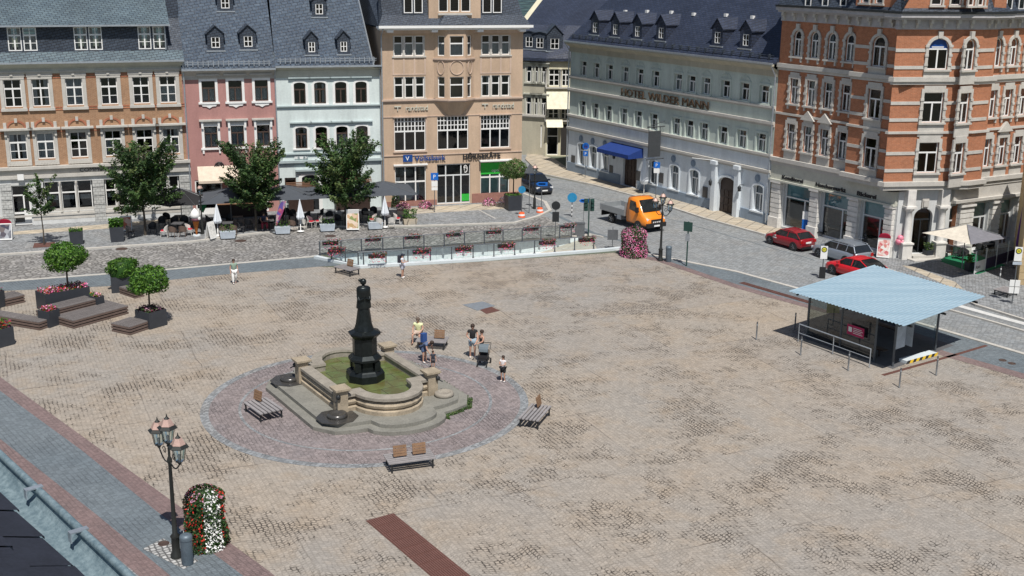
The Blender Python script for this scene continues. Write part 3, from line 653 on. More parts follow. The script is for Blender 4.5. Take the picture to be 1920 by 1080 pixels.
mb.face([(WV+.45, -.95, mz), (WV+.45, 11, mz), (WV-.1, 10.5, mz+.85), (WV-.1, -.1, mz+.85)]); mb.face([(WV-.1, -.1, mz+.85), (WV-.1, 10.5, mz+.85), (WV-1, 10, mz+4.2), (WV-1, .8, mz+4.2)]); mb.face([(.1, .8, mz+4.2), (WV-1, .8, mz+4.2), (WV-3, 5, mz+6), (3, 5, mz+6)]); mb.face([(-.3, 11, mz), (-.3, -.95, mz), (.1, .8, mz+4.2), (3, 5, mz+6), (.1, 10, mz+4.2)])
mb.build('mansard_roof', slateB, bV)
g0, g1 = F.u(802, 20), F.u(899, 18)
mz2 = mz+.75
mb = MB(); gw = [(F.u(819, 15)+.02+ (F.u(882, 15)-F.u(819, 15))*k/3, F.u(819, 15)-.02+(F.u(882, 15)-F.u(819, 15))*(k+1)/3) for k in range(3)]
wall(mb, g0, g1, mz2-.3, mz2+3.6, [(a+.05, b-.05, mz2+.35, mz2+2.1) for a, b in gw], -.35, .2); mb.face([(g0, -.35, mz2-.3), (g0, 3, mz2-.3), (g0, 3, mz2+3.6), (g0, -.35, mz2+3.6)][::-1]); mb.face([(g1, -.35, mz2-.3), (g1, 3, mz2-.3), (g1, 3, mz2+3.6), (g1, -.35, mz2+3.6)])
mb.build('gable_wall', beigep, bV)
mb = MB(); mb.box(g0+.75, g1-.75, -.5, -.35, mz2+.1, mz2+.25)
for a, b in gw: window(bV, (a+b)/2, mz2+.35, b-a-.1, 1.75, kind='plain2', y=-.35, curtain=.1)
mb.split('sill', trimw, bV)
mb = MB(); mb.face([(g0+.7, -.95, mz+.1), (g1-.7, -.95, mz+.1), (g1-1.3, -.5, mz+.85), (g0+1.3, -.5, mz+.85)]); mb.face([(g0+.7, -.95, mz+.1), (g0+1.3, -.5, mz+.85), (g0+.9, -.34, mz+.6)]); mb.build('bay_roof', slateB, bV)
for a, b in ((754, 794), (901.5, 942)):
    ua, ub = F.u(a, 12), F.u(b, 12); m2 = MB(); wall(m2, ua, ub, mz+.85, mz+3.4, [(ua+.1, (ua+ub)/2-.06, mz+1.0, mz+2.9), ((ua+ub)/2+.06, ub-.1, mz+1.0, mz+2.9)], -.12, .1); m2.face([(ub, -.12, mz+.85), (ub, 1, mz+.85), (ub, 1, mz+3.4), (ub, -.12, mz+3.4)]); m2.face([(ua, 1, mz+.85), (ua, -.12, mz+.85), (ua, -.12, mz+3.4), (ua, 1, mz+3.4)]); m2.build('dormer', slateB, bV)
    for x0_, x1_ in ((ua+.1, (ua+ub)/2-.06), ((ua+ub)/2+.06, ub-.1)): window(bV, (x0_+x1_)/2, mz+1.0, x1_-x0_, 1.9, kind='plain2', y=-.18, dep=.1, curtain=.3)
mb = MB(); shell(mb, WV, 12, ze+.1); mb.build('side_wall', beigep, bV); floors(bV, WV, 12, (zz, zS-.1, (r2[1]+r3[0])/2-.3, ze+.1))
mb = MB(); mb.tube((.06, -.1, .2), (.06, -.1, ze-.5), .055); mb.tube((.06, -.1, ze-.5), (.06, -1.0, ze+.15), .05); mb.split('downpipe', zinc, bV)
# ---- H: hotel ----
FH = frame_px((1065, 321), (1440, 424)); F = FH; WH = (P(1440, 424)-F.o).length
bH = thing('hotel', 'long pale green and white hotel with navy slate roof, small dormers and blue entrance awning', 'hotel', F.o, F.a)
def C1p(x, y): return 1050+x/4.465, y/4.465
def C2p(x, y): return 1050+x/4.465, 200+y/4.465
t3 = [(200, 520, 640), (305, 533, 655), (418, 545, 675), (548, 560, 690), (670, 577, 710), (802, 590, 725), (993, 617, 752), (1105, 632, 772), (1230, 650, 790), (1392, 672, 815), (1555, 692, 835), (1712, 712, 865)]
t2 = [(190, 845), (297, 863), (407, 878), (533, 903), (658, 925), (787, 948), (970, 990), (1082, 1012), (1200, 1035), (1362, 1062), (1517, 1095), (1685, 1120)]
def avg(l): return sum(l)/len(l)
zt3 = avg([F.z(*C1p(x, t)) for x, t, b in t3]); zb3 = avg([F.z(*C1p(x, b)) for x, t, b in t3]); c3 = [F.u(*C1p(x, (t+b)/2)) for x, t, b in t3]
zt2 = avg([F.z(*C1p(x, t)) for x, t in t2]); zb2 = avg([F.z(*C2p(x, y)) for x, y in ((970, 235), (1082, 258), (1362, 305), (1517, 345), (1685, 380))]); c2 = [F.u(*C1p(x, t+60)) for x, t in t2]
c3 = [(a+b)/2 for a, b in zip(c3, c2)]
l1 = avg([F.z(*C1p(60, 645)), F.z(*C1p(1820, 905))]); l2 = avg([F.z(*C1p(75, 750)), F.z(*C2p(1790, 150))]); l3 = avg([F.z(*C1p(60, 970)), F.z(*C2p(1790, 410))]); l4 = avg([F.z(*C2p(55, 180)), F.z(*C2p(1760, 545))])
zeH = avg([F.z(*C1p(75, 385)), F.z(*C1p(1830, 575))])
print('hotel', WH, [round(v, 2) for v in (zt3, zb3, zt2, zb2, l1, l2, l3, l4, zeH)])
w3 = 1.05
gw = []
for x, y0, y1 in ((280, 345, 520), (383, 350, 540), (960, 495, 705), (1125, 540, 752), (1660, 665, 890)): gw.append((F.u(*C2p(x, (y0+y1)/2)), F.z(*C2p(x, y1)), F.z(*C2p(x, y0))))
gw.append((F.u(*C2p(183, 400)), 1.25, 3.3)); gw.append((F.u(*C2p(780, 570)), 1.25, 3.3))
gz0, gz1 = avg([g[1] for g in gw]), avg([g[2] for g in gw]); gcs = [g[0] for g in gw]
dA = (F.u(*C2p(530, 500)), F.u(*C2p(645, 500)), .15, 3.2, .5); dB = (F.u(*C2p(1328, 700)), F.u(*C2p(1480, 700)), .1, avg([F.z(*C2p(1405, 590))]), .6)
gwid = 1.15
mb = MB(); wall(mb, 0, WH, l3, zeH, [(c-w3/2, c+w3/2, a, b) for c in c3 for a, b in ((zb3, zt3), (zb2, zt2))], 0, .3); mb.build('upper_wall', hotp, bH)
mb = MB(); wall(mb, 0, WH, .0, l3, [(c-gwid/2, c+gwid/2, gz0, gz1, .25) for c in gcs]+[dA, dB], -.04, .34); mb.build('ground_floor_wall', hotw, bH)
random.seed(11)
def surH(s, a, b, c, d, r, y):
    w = .17; s.box(a-w, a, y-.07, y+.02, c, d-r); s.box(b, b+w, y-.07, y+.02, c, d-r)
    if r > 0: ring(s, a, b, d-r, r, w, y-.07, y+.02)
    else: s.box(a-w, b+w, y-.07, y+.02, d, d+w)
    s.box(a-w-.05, b+w+.05, y-.14, y+.02, c-.12, c)
for c in c3:
    window(bH, c, zb3, w3, zt3-zb3, kind='T', sur=surH, surm=hotp, dep=.3, curtain=random.choice((.5, .9, .1)))
    window(bH, c, zb2, w3, zt2-zb2, kind='T', sur=surH, surm=hotp, dep=.3, curtain=random.choice((.5, .9, .1)))
for c in gcs: window(bH, c, gz0, gwid, gz1-gz0, rise=.25, kind='T', y=-.04, sur=surH, surm=hotw, dep=.32, curtain=.7)
wood = plain('dark_wood_door', (.045, .028, .022), .5)
for (a, b, c, d, r) in (dA, dB):
    f = MB(); f.face([(a, .2, c), (b, .2, c), (b, .2, d), (a, .2, d)]); n = 4
    for i in range(n):
        x0_, x1_ = a+(b-a)*i/n+.06, a+(b-a)*(i+1)/n-.06; zz = c+.15
        while zz+.5 < d-r: f.box(x0_, x1_, .16, .2, zz, zz+.48); zz += .62
    f.build('door', wood, bH)
mb = MB()
for l, h, p in ((l1, .16, .2), (l2, .22, .26), (l3, .18, .26), (l4, .2, .3)): ledge(mb, -.05, WH, l, h, p)
mb.split('string_course', trimw, bH)
mb = MB(); mb.box(0, dA[0]-.35, -.14, -.041, 0, 1.0); mb.box(dA[1]+.3, dB[0]-.7, -.14, -.041, 0, .9); mb.box(dB[1]+.7, WH, -.14, -.041, 0, .95); mb.split('plinth', hotb, bH)
mb = MB()
for x in (dB[0]-.55, dB[1]+.05): mb.box(x, x+.5, -.42, -.041, .0, 4.0); mb.box(x-.1, x+.6, -.52, -.041, 4.0, 4.3); mb.box(x-.05, x+.55, -.47, -.041, 3.9, 4.0)
ring(mb, dB[0], dB[1], dB[3]-dB[4], dB[4], .2, -.12, -.03)
mb.split('gate_pilaster', hotw, bH)
mb = MB()
for x, y in ((180, 265), (278, 287), (380, 308), (955, 435), (1120, 473), (1660, 598)):
    u, z = F.uz(*C2p(x, y)); mb.tube((u, -.1, z), (u, -.04, z), .3, n=16); mb.tube((u, -.14, z), (u, -.1, z), .2, n=16)
mb.split('porthole', hotb, bH)
# lintel panels between windows: raised lesenes
mb = MB()
for a, b in zip(c3, c3[1:]):
    if b-a < 3.0:
        for z0, z1 in ((l1+.25, zeH-.7), (l3+.3, l2-.3)): m_ = (a+b)/2; 
for c in c3: 
    ring(mb, c-.5, c+.5, zt3+.22, .28, .06, -.05, .02)
mb.split('arch_moulding', hotp, bH)
# cornice + roof
mb = MB(); mb.box(-.05, WH, -.12, .01, zeH-.55, zeH-.1); mb.face([(-.1, -.12, zeH-.1), (WH, -.12, zeH-.1), (WH, -.6, zeH+.25), (-.1, -.6, zeH+.25)]); mb.box(-.1, WH, -.72, -.5, zeH+.25, zeH+.4); mb.face([(-.1, 0, zeH-.1), (-.1, -.12, zeH-.1), (-.1, -.6, zeH+.25), (-.1, 0, zeH+.25)]); mb.build('cornice', greyp, bH)
SLH = 1.05; zr = zeH+.42
mb = MB(); RN = 13.0
mb.face([(-.1, -.55, zr), (WH, -.55, zr), (WH, -.55+RN, zr+RN*SLH), (5.5, -.55+RN, zr+RN*SLH)]); mb.face([(-.1, -.55+RN*2, zr), (-.1, -.55, zr), (5.5, -.55+RN, zr+RN*SLH)]); mb.face([(WH, -.55+RN*2, zr), (-.1, -.55+RN*2, zr), (5.5, -.55+RN, zr+RN*SLH), (WH, -.55+RN, zr+RN*SLH)]); mb.face([(WH, -.55, zr), (WH, -.55+RN*2, zr), (WH, -.55+RN, zr+RN*SLH)])
mb.build('roof', slateH, bH)
for x, y in ((290, 292), (460, 310), (645, 328), (843, 343), (1313, 386), (1550, 408)):
    u, yy, z = rz_(F, -.55, zr, *C1p(x, y), SLH); dormer(bH, F, u, yy, z, 1.35, 1.45, SLH, mat=slateH, rh=.75)
snow(bH, .2, WH-.3, -.3, zr+.25, SLH, 26, slateB)
mb = MB()
for x, y in ((545, 108), (727, 108), (930, 115), (1118, 132), (1388, 140), (1610, 158)):
    u, yy, z = rz_(F, -.55, zr, *C1p(x, y), SLH); mb.box(u-.15, u+.15, yy-.1, yy+.15, z, z+.25)
mb.split('roof_hook', white, bH)
mb = MB(); mb.tube((-.05, -.15, .3), (-.05, -.15, zeH-.4), .06); mb.tube((-.05, -.15, zeH-.4), (-.05, -.65, zeH+.2), .05); mb.tube((WH-.1, -.2, .3), (WH-.1, -.2, zeH-.5), .06); mb.tube((WH-.1, -.2, zeH-.5), (WH-.1, -.7, zeH+.3), .05); mb.box(-.2, WH, -.75, -.62, zeH+.36, zeH+.5); mb.split('gutter', zinc, bH)
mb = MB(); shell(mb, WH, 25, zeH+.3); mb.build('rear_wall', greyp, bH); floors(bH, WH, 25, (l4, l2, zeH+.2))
# lettering
ua, ub = F.u(*C1p(525, 790)), F.u(*C1p(1255, 890)); zz = (l1+l2)/2-.25
text('lettering', 'HOTEL WILDER MANN', .95, letterb, bH, (ua, -.16, l2+.32), ext=.05, width=ub-ua)
# awning
a0, a1 = F.u(*C2p(400, 330)), F.u(*C2p(700, 420)); blueA = plain('blue_canvas', (.012, .04, .19), .8)
u0, u1 = dA[0]-1.9, dA[1]+.9; zA = 3.9
mb = MB(); mb.face([(u0, -1.7, zA-.5), (u1, -1.7, zA-.5), (u1, -.05, zA), (u0, -.05, zA)]); mb.face([(u0, -1.7, zA-.85), (u1, -1.7, zA-.85), (u1, -1.7, zA-.5), (u0, -1.7, zA-.5)]); mb.face([(u0, -.05, zA-.85), (u0, -1.7, zA-.85), (u0, -1.7, zA-.5), (u0, -.05, zA)]); mb.face([(u1, -1.7, zA-.85), (u1, -.05, zA-.85), (u1, -.05, zA), (u1, -1.7, zA-.5)]); mb.split('awning', blueA, bH)
# hanging sign
us, zs_ = F.uz(*C2p(790, 310), off=-1.1)
mb = MB(); mb.box(us-.04, us+.04, -1.75, -.45, zs_-1.15, zs_+1.1); mb.tube((us, -.05, zs_+1.45), (us, -1.9, zs_+1.45), .05); mb.tube((us, -.05, zs_-1.35), (us, -1.9, zs_-1.35), .04); mb.tube((us, -.05, zs_+1.9), (us, -1.9, zs_+1.5), .03); mb.tube((us, -1.75, zs_+1.45), (us, -1.75, zs_+1.1), .03); mb.tube((us, -.5, zs_+1.45), (us, -.5, zs_+1.1), .03); mb.build('hanging_sign', plain('sign_grey', (.05, .055, .06), .6), bH)
# small wall things
mb = MB()
for x, y in ((115, 445), (430, 530), (660, 578), (852, 595), (1220, 715)): u, z = F.uz(*C2p(x, y)); mb.box(u-.3, u+.3, -.1, -.041, z-.45, z+.45)
mb.split('menu_case', plain('menu_case', (.07, .07, .07), .4), bH)
mb = MB()
for x, y in ((1262, 640), (1505, 690), (455, 420)):
    u, z = F.uz(*C2p(x, y), off=-.45); mb.tube((u, -.05, z+.3), (u, -.5, z+.35), .025); mb.lathe([(.03, -.2), (.12, -.15), (.16, .15), (.04, .3)], 6, (u, -.5, z))
mb.split('wall_lantern', dark, bH)
mb = MB(); u, z = F.uz(*C2p(1400, 575)); mb.tube((dB[0]-.4, -.3, 4.3), (dB[0]-1.8, -1.5, 4.4), .03); mb.build('flag_pole', offw, bH)
# ---- S: ivory corner house at the street bend ----
def far_frame(bx, by, ang): return Frame(P(bx, by), radians(ang))
FS = far_frame(980, 290, -22); F = FS
bS = thing('corner_house', 'ivory house with polygonal oriel, white awnings and dark roof, standing back in the side street', 'building', F.o, F.a)
def Sx(x, y): return 970+x/4.909, 100+y/4.909
zeS = F.z(1000, 108)
wl = F.u(1024, 200)
rows = ((F.z(*Sx(120, 265)), F.z(*Sx(120, 115))), (F.z(*Sx(110, 565)), F.z(*Sx(110, 400))))
cs = [F.u(*Sx(x, 250)) for x in (120, 180, 240)]
mb = MB(); wall(mb, -4, wl, 0, zeS, [(c-.45, c+.45, *r) for c in cs for r in rows]+[(cs[0]+1.2, wl-.4, .9, 3.3)]); mb.build('wall', greyp, bS)
for c in cs:
    for r in rows: window(bS, c, r[0], .9, r[1]-r[0], kind='T', sur=sur_plain(.15, .06, .15, .25), surm=trimg, curtain=.1)
window(bS, (cs[0]+1.2+wl-.4)/2, .9, wl-cs[0]-1.6, 2.4, kind='G2', curtain=0)
zq = F.z(*Sx(60, 575)); mb = MB(); ledge(mb, -4, wl, zq, .2, .25); mb.split('string_course', trimw, bS)
# oriel and right part
o2 = F.w(wl); F2 = Frame(o2, radians(4)); M2 = Matrix.Translation(F.o).inverted()
M2 = (Matrix.Translation(F.o) @ Matrix.Rotation(F.a, 4, 'Z')).inverted() @ (Matrix.Translation(F2.o) @ Matrix.Rotation(F2.a, 4, 'Z'))
w2 = F2.u(1069, 200)+.8
q1 = (F2.z(*Sx(340, 300)), F2.z(*Sx(340, 145))); q2 = (F2.z(*Sx(340, 605)), F2.z(*Sx(340, 455)))
u1, u2, u3, u4 = F2.u(*Sx(290, 300)), F2.u(*Sx(385, 300)), F2.u(*Sx(410, 300)), F2.u(*Sx(480, 300))
mb = MB(M2); wall(mb, 0, w2, 0, zeS, [(u1, u2, *q1), (u3, u4, *q1), (u1, u2, *q2), (u3, u4, *q2), (u1-.1, u2, .15, 3.4), (u3, w2-.2, .1, 3.4)]); mb.build('oriel_wall', creamp, bS)
for a, b in ((u1, u2), (u3, u4)):
    for q in (q1, q2): window(bS, (a+b)/2, q[0], b-a, q[1]-q[0], kind='cross', M=M2, curtain=.1)
window(bS, (u1-.1+u2)/2, .15, u2-u1+.1, 3.2, kind='plain2', M=M2, curtain=0)
mb = MB(M2); zz = q1[0]
for a, zt_, h, wd, pj in ((0, zz-.5, 1.8, w2, .9), (0, 4.1, .9, u2+.4, 1.0)): mb.face([(a, -pj, zt_-h), (wd, -pj, zt_-h), (wd, -.02, zt_), (a, -.02, zt_)])
mb.split('awning', plain('cream_awning', (.74, .70, .55), .8), bS)
mb = MB(M2); 
for zz_ in (q1[0]-.25, q2[0]-.25): ledge(mb, -.1, w2, zz_, .14, .25)
for u in (u1-.3, u2+.12): 
    for q in (q1, q2): mb.lathe([(.13, q[0]-.1), (.1, q[0]), (.1, q[1]-.1), (.16, q[1])], 8, (u, -.12, 0))
mb.split('column', trimw, bS)
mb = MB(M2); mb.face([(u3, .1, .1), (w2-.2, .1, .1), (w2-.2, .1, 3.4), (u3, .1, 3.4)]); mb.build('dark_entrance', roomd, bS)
mb = MB()
e1, e2 = Vector((-5, -.5, zeS)), Vector((wl, -.4, zeS)); e3 = M2 @ Vector((w2+2, -.4, zeS))
rd = 3.4; rh = 3.2
up1 = Vector((-5, rd, zeS+rh)); up2 = Vector((wl+1, rd, zeS+rh)); up3 = Vector((e3.x+4, e3.y+rd, zeS+rh))
mb.face([e1, e2, up2, up1]); mb.face([e2, e3, up3, up2]); mb.face([e1-Vector((0, 0, .3)), e2-Vector((0, 0, .3)), e2, e1]); mb.face([e2-Vector((0, 0, .3)), e3-Vector((0, 0, .3)), e3, e2])
mb.build('roof', slateH, bS)
mb = MB(); shell(mb, wl+w2+4, 12, zeS, -4); mb.build('rear_wall', greyp, bS); floors(bS, wl+w2, 10, (4, zeS-.2), -2)
SLS = rh/(rd+.5)
for q, Mx in (((992, 92), None), ((1012, 94), None)):
    u, yy, z = rz_(F, -.5, zeS, q[0], q[1], SLS); dormer(bS, F, u, yy, z, 1.5, 1.7, SLS, mat=slateB, rh=.15)
u, yy, z = rz_(F2, -.5, zeS, 1040, 96, SLS); dormer(bS, F2, u, yy, z, 1.7, 1.75, SLS, M=M2, mat=slateB, rh=.9)
# ---- houses behind ----
def house(name, label, px, py, Y, ang, w, d, h, rh, wm, rm, over=.4, base=0):
    """gabled house, long side w facing -y local; anchored where pixel ray meets depth Y at eave height"""
    p = PY(px, py, Y); h = p.z-base; o = thing(name, label, 'building', (p.x, p.y, base), ang)
    m_ = MB(); m_.box(0, w, 0, d, 0, h); m_.face([(0, 0, h), (0, d/2, h+rh), (0, d, h)]); m_.face([(w, 0, h), (w, d, h), (w, d/2, h+rh)]); m_.build('wall', wm, o)
    m_ = MB(); k = rh/(d/2)
    for s in (0, 1):
        y0, y1 = (-over, d/2) if s == 0 else (d+over, d/2); z0 = h-over*k
        pts = [(-over, y0, z0), (w+over, y0, z0), (w+over, y1, h+rh), (-over, y1, h+rh)]
        if s: pts.reverse()
        m_.face([(a, b, c+.12) for a, b, c in pts]); m_.face(pts[::-1])
    for x in (-over, w+over):
        m_.k = 1
        m_.face([(x, -over, h-over*k-.25), (x, d/2, h+rh-.25), (x, d/2, h+rh+.12), (x, -over, h-over*k+.12)]); m_.face([(x, d+over, h-over*k-.25), (x, d/2, h+rh-.25), (x, d/2, h+rh+.12), (x, d+over, h-over*k+.12)][::-1])
    if over > .45: m_.k = 1; e = .02; m_.face([(-over, -over, h-over*k+.12+e), (-over+.75, -over, h-over*k+.12+e), (-over+.75, d/2, h+rh+.12+e), (-over, d/2, h+rh+.12+e)])
    m_.build('roof', [rm, creamp], o); return o
house('gabled_house', 'large dark slate gable roof with cream verge board rising behind the ivory corner house', 979, 48, 137, radians(-38), 32, 30, 0, 11.5, creamp, slateH, over=.5)
house('rear_house', 'pale building with yellow brick wall glimpsed above the roofs left of the hotel dormers', 1118, 31, 190, radians(-14), 14, 10, 0, .8, brickA, greyp)
# ---- R: red brick corner building ----
AC = radians(-58); FC = Frame(P(1440, 424), AC)
pcr = P(1752, 487); FR = Frame(pcr, radians(29))
# intersection of both wing lines
def isect(Fa, Fb):
    d = Fb.o-Fa.o; den = Fa.d.x*Fb.d.y-Fa.d.y*Fb.d.x; return (d.x*Fb.d.y-d.y*Fb.d.x)/den
uc = isect(FC, FR); print('corner at u', uc)
bR = thing('red_corner_building', 'tall red brick corner building with white stone trim above shops and cafe', 'building', FC.o, FC.a)
MC = Matrix.Translation(FC.o) @ Matrix.Rotation(FC.a, 4, 'Z')
def relM(Fx, off=0): return MC.inverted() @ (Matrix.Translation(Fx.o) @ Matrix.Rotation(Fx.a, 4, 'Z'))
MR = relM(FR); F = FC
# heights
zL1 = F.z(1577, 138); zL2 = avg([F.z(1560, 324), F.z(1447, 297)]); zco = F.z(1500, 38); zcb = F.z(1500, 24); zsh = F.z(1450, 325)
print('red', [round(v, 2) for v in (zL1, zL2, zco, zcb, zsh)])
C3 = [(1495, 88), (1527, 92), (1559, 96), (1593, 100)]
rA = (F.z(1495, 106), F.z(1495, 57)); rB = (F.z(1490, 195), F.z(1490, 147)); rC = (F.z(1485, 281), F.z(1485, 232))
cc = [F.u(*q) for q in C3]; cc2 = [F.u(*q) for q in ((1490, 170), (1521, 175), (1553, 180), (1586, 186))]; cc = [(a+b)/2 for a, b in zip(cc, cc2)]
bays = F.u(1612, 100); ucor = uc-1.75
wC = .82; bo = .5                                   # bay offset
def redwall(nm, u0, u1, ops, y, M, quoin=True):
    m_ = MB(M); wall(m_, u0, u1, zL2, zco, ops, y, .24); m_.build(nm, brickR, bR)
def surR(kind):
    def f(s, a, b, c, d, r, y):
        w = .2; s.box(a-w, a, y-.1, y+.02, c, d-r); s.box(b, b+w, y-.1, y+.02, c, d-r)
        if r > 0: ring(s, a, b, d-r, r, w, y-.1, y+.02); s.box((a+b)/2-.16, (a+b)/2+.16, y-.16, y+.02, d+.02, d+.5)
        else:
            s.box(a-w, b+w, y-.1, y+.02, d, d+.24); s.box(a-.05, b+.05, y-.1, y+.02, d+.24, d+.45)
        for k in (0, 1, 2): zz = c+(d-c)*(.12+.3*k); s.box(a-w-.05, a, y-.14, y+.02, zz, zz+.16); s.box(b, b+w+.05, y-.14, y+.02, zz, zz+.16)
        s.box(a-w-.05, b+w+.05, y-.2, y+.02, c-.12, c)
        if kind == 'pan': s.box(a-w, b+w, y-.06, y+.02, c-.95, c-.12)
        if kind == 'gab': s.extr([(a-w-.1, d+.45), (b+w+.1, d+.45), ((a+b)/2, d+1.15)], y-.25, y+.02); s.box(a-w, b+w, y-.06, y+.02, c-.95, c-.12)
        if kind == 'brk':
            for x in (a-.14, b+.02): s.box(x, x+.12, y-.14, y+.02, c-.4, c-.12)
    return f
random.seed(21)
ops = [(c-wC/2, c+wC/2, rA[0], rA[1], wC/2) for c in cc]+[(c-wC/2, c+wC/2, *r) for c in cc for r in (rB, rC)]
redwall('brick_wall', 0, bays, ops, 0, None)
for i, c in enumerate(cc):
    window(bR, c, rA[0], wC, rA[1]-rA[0], rise=wC/2, kind='T', sur=surR('brk'), curtain=random.choice((.3, .5, .9)))
    window(bR, c, rB[0], wC, rB[1]-rB[0], kind='T', sur=surR('brk'), curtain=random.choice((.3, .5, .9)))
    window(bR, c, rC[0], wC, rC[1]-rC[0], kind='T', sur=surR('gab' if i in (1, 2) else 'pan'), curtain=random.choice((.3, .5, .9)))
# bay C2, chamfer E, bay F2, wing R
MI = {}
pC = FC.w(ucor, -bo); pE_dir = None
urc = 1.75
pR_ = FR.w(urc, -bo)
def corner_faces(): 
    global pC
    pC = FC.w(ucor, -bo-.8); fC = Frame(FC.w(bays, -bo), FC.a); e = pR_-pC; fE = Frame(pC, atan2(e.y, e.x)); fF = Frame(pR_, FR.a); return fC, fE, fF, e.length
fC2, fE, fF2, wE = corner_faces()
wC2 = ucor-bays; uF1 = FR.u(1852, 130)-urc
print('bayC', wC2, 'E', wE, degrees(fE.a) if False else fE.a*57.3, 'F', uF1)
def belts(M, u0, u1, ops_u, y=0):
    m_ = MB(M)
    for r in (rA, rB, rC):
        for fz in (.02, .62):
            zz = r[0]+(r[1]-r[0])*fz-.15
            prev = u0
            for a, b in ops_u+[(u1, u1)]:
                if a-.22 > prev: m_.box(prev, a-.22, y-.05, y+.01, zz+.04, zz+.26)
                prev = b+.22
    m_.split('stone_band', trimw, bR)
fr = []
for nm, Fx, wd, wins, ww in (('bay_wall', fC2, wC2, [FC.u(1655, 100)-bays+.1], 1.15), ('corner_wall', fE, wE, [wE/2], 1.45), ('bay_wall', fF2, uF1, [fF2.u(1818, 100)], 1.0)):
    M = relM(Fx); ops = []
    for c in wins:
        ops += [(c-ww/2, c+ww/2, rA[0]-.1, rA[1]+.05, ww/2*.9), (c-ww/2, c+ww/2, rB[0]-.15, rB[1]), (c-ww/2, c+ww/2, rC[0]-.15, rC[1])]
    redwall(nm, 0, wd, ops, 0, M)
    for j, c in enumerate(wins):
        window(bR, c, rA[0]-.1, ww, rA[1]-rA[0]+.15, rise=ww/2*.9, kind='T', M=M, sur=surR('pan'), curtain=random.choice((.1, .5)))
        window(bR, c, rB[0]-.15, ww, rB[1]-rB[0]+.15, kind='T', M=M, sur=surR('pan'), curtain=.2)
        window(bR, c, rC[0]-.15, ww, rC[1]-rC[0]+.15, kind='T', M=M, sur=surR('pan'), curtain=.2)
    belts(M, 0, wd, [(c-ww/2, c+ww/2) for c in wins])
ME = relM(fE)
b_ = MB(ME); b_.face([(wE/2-.72, .1, rA[1]-.62), (wE/2+.72, .1, rA[1]-.62), (wE/2+.5, .1, rA[1]-.1), (wE/2, .1, rA[1]+.03), (wE/2-.5, .1, rA[1]-.1)]); b_.build('blue_poster', blue, bR)
b_ = MB(ME); b_.face([(wE/2-.45, .085, rA[1]-.55), (wE/2+.4, .085, rA[1]-.55), (wE/2+.4, .085, rA[1]-.48), (wE/2-.45, .085, rA[1]-.48)]); b_.build('white_line', white, bR)
m_ = MB(relM(fC2)); m_.face([(0, bo, zL2), (0, 0, zL2), (0, 0, zco), (0, bo, zco)]); m_.build('bay_return', brickR, bR)
m_ = MB(relM(fC2)); m_.face([(wC2, 0, zL2), (wC2, -.8, zL2), (wC2, -.8, zco), (wC2, 0, zco)]); m_.build('bay_return', brickR, bR)
m_ = MB(relM(fF2)); m_.face([(uF1, 0, zL2), (uF1, bo, zL2), (uF1, bo, zco), (uF1, 0, zco)]); m_.build('bay_return', brickR, bR)
MR = relM(FR); u1R = uF1+urc; WR = u1R+16
cR = [FR.u(x, 95) for x in (1870.5, 1900)]; st = cR[1]-cR[0]; cR += [cR[1]+st*k for k in (1, 2, 3, 4, 5)]
cR = [c for c in cR if c > u1R+.45]
ops = [(c-wC/2, c+wC/2, rA[0], rA[1], wC/2) for c in cR]+[(c-wC/2, c+wC/2, *r) for c in cR for r in (rB, rC)]
m_ = MB(MR); wall(m_, u1R, WR, zL2, zco, ops, 0, .24); m_.build('brick_wall', brickR, bR)
for i, c in enumerate(cR):
    window(bR, c, rA[0], wC, rA[1]-rA[0], rise=wC/2, kind='T', M=MR, sur=surR('brk'), curtain=random.choice((.3, .5, .9)))
    window(bR, c, rB[0], wC, rB[1]-rB[0], kind='T', M=MR, sur=surR('brk'), curtain=random.choice((.3, .5, .9)))
    window(bR, c, rC[0], wC, rC[1]-rC[0], kind='T', M=MR, sur=surR('gab' if i == 1 else 'pan'), curtain=random.choice((.3, .5, .9)))
# ledges, frieze and cornice following the outline
def outline(off):                                  # plan polyline in FC-local coordinates (x along C, y into building)
    pts = []
    def add(Fx, u, y): p = MC.inverted() @ Fx.w(u, y); pts.append((p.x, p.y))
    add(FC, -.02, -off); add(FC, bays-off*.9, -off); add(fC2, -off*.9, -off)
    e = off*.45; add(fC2, wC2-off, -off); add(fC2, wC2-off, -.8-off*.8); add(fE, -off*.2, -off); add(fE, wE+e, -off); add(fF2, uF1+off*.9, -off); add(FR, u1R+off*.9, -off); add(FR, WR, -off); return pts
def band(mb, p0, p1, z0, z1, o0, o1):
    a, b = outline(o0), outline(o1)
    for i in range(len(a)-1):
        q = [a[i], a[i+1], b[i+1], b[i]]
        mb.face([(a[i][0], a[i][1], z0), (a[i+1][0], a[i+1][1], z0), (b[i+1][0], b[i+1][1], z1), (b[i][0], b[i][1], z1)])
def strip(mb, z0, z1, off):
    band(mb, 0, 0, z0, z1, off, off)
    a, b = outline(0), outline(off)
    for i in range(len(a)-1):
        mb.face([(b[i][0], b[i][1], z1), (b[i+1][0], b[i+1][1], z1), (a[i+1][0], a[i+1][1], z1), (a[i][0], a[i][1], z1)]); mb.face([(a[i][0], a[i][1], z0), (a[i+1][0], a[i+1][1], z0), (b[i+1][0], b[i+1][1], z0), (b[i][0], b[i][1], z0)])
zmid = (rB[0]+rC[1])/2-.15
m_ = MB()
for z, h, o in ((zL1, .3, .22), (zL1-.2, .18, .12), (zmid, .16, .14), (zL2, .3, .28), (zL2-.28, .26, .16)): strip(m_, z, z+h, o)
m_.split('string_course', trimw, bR)
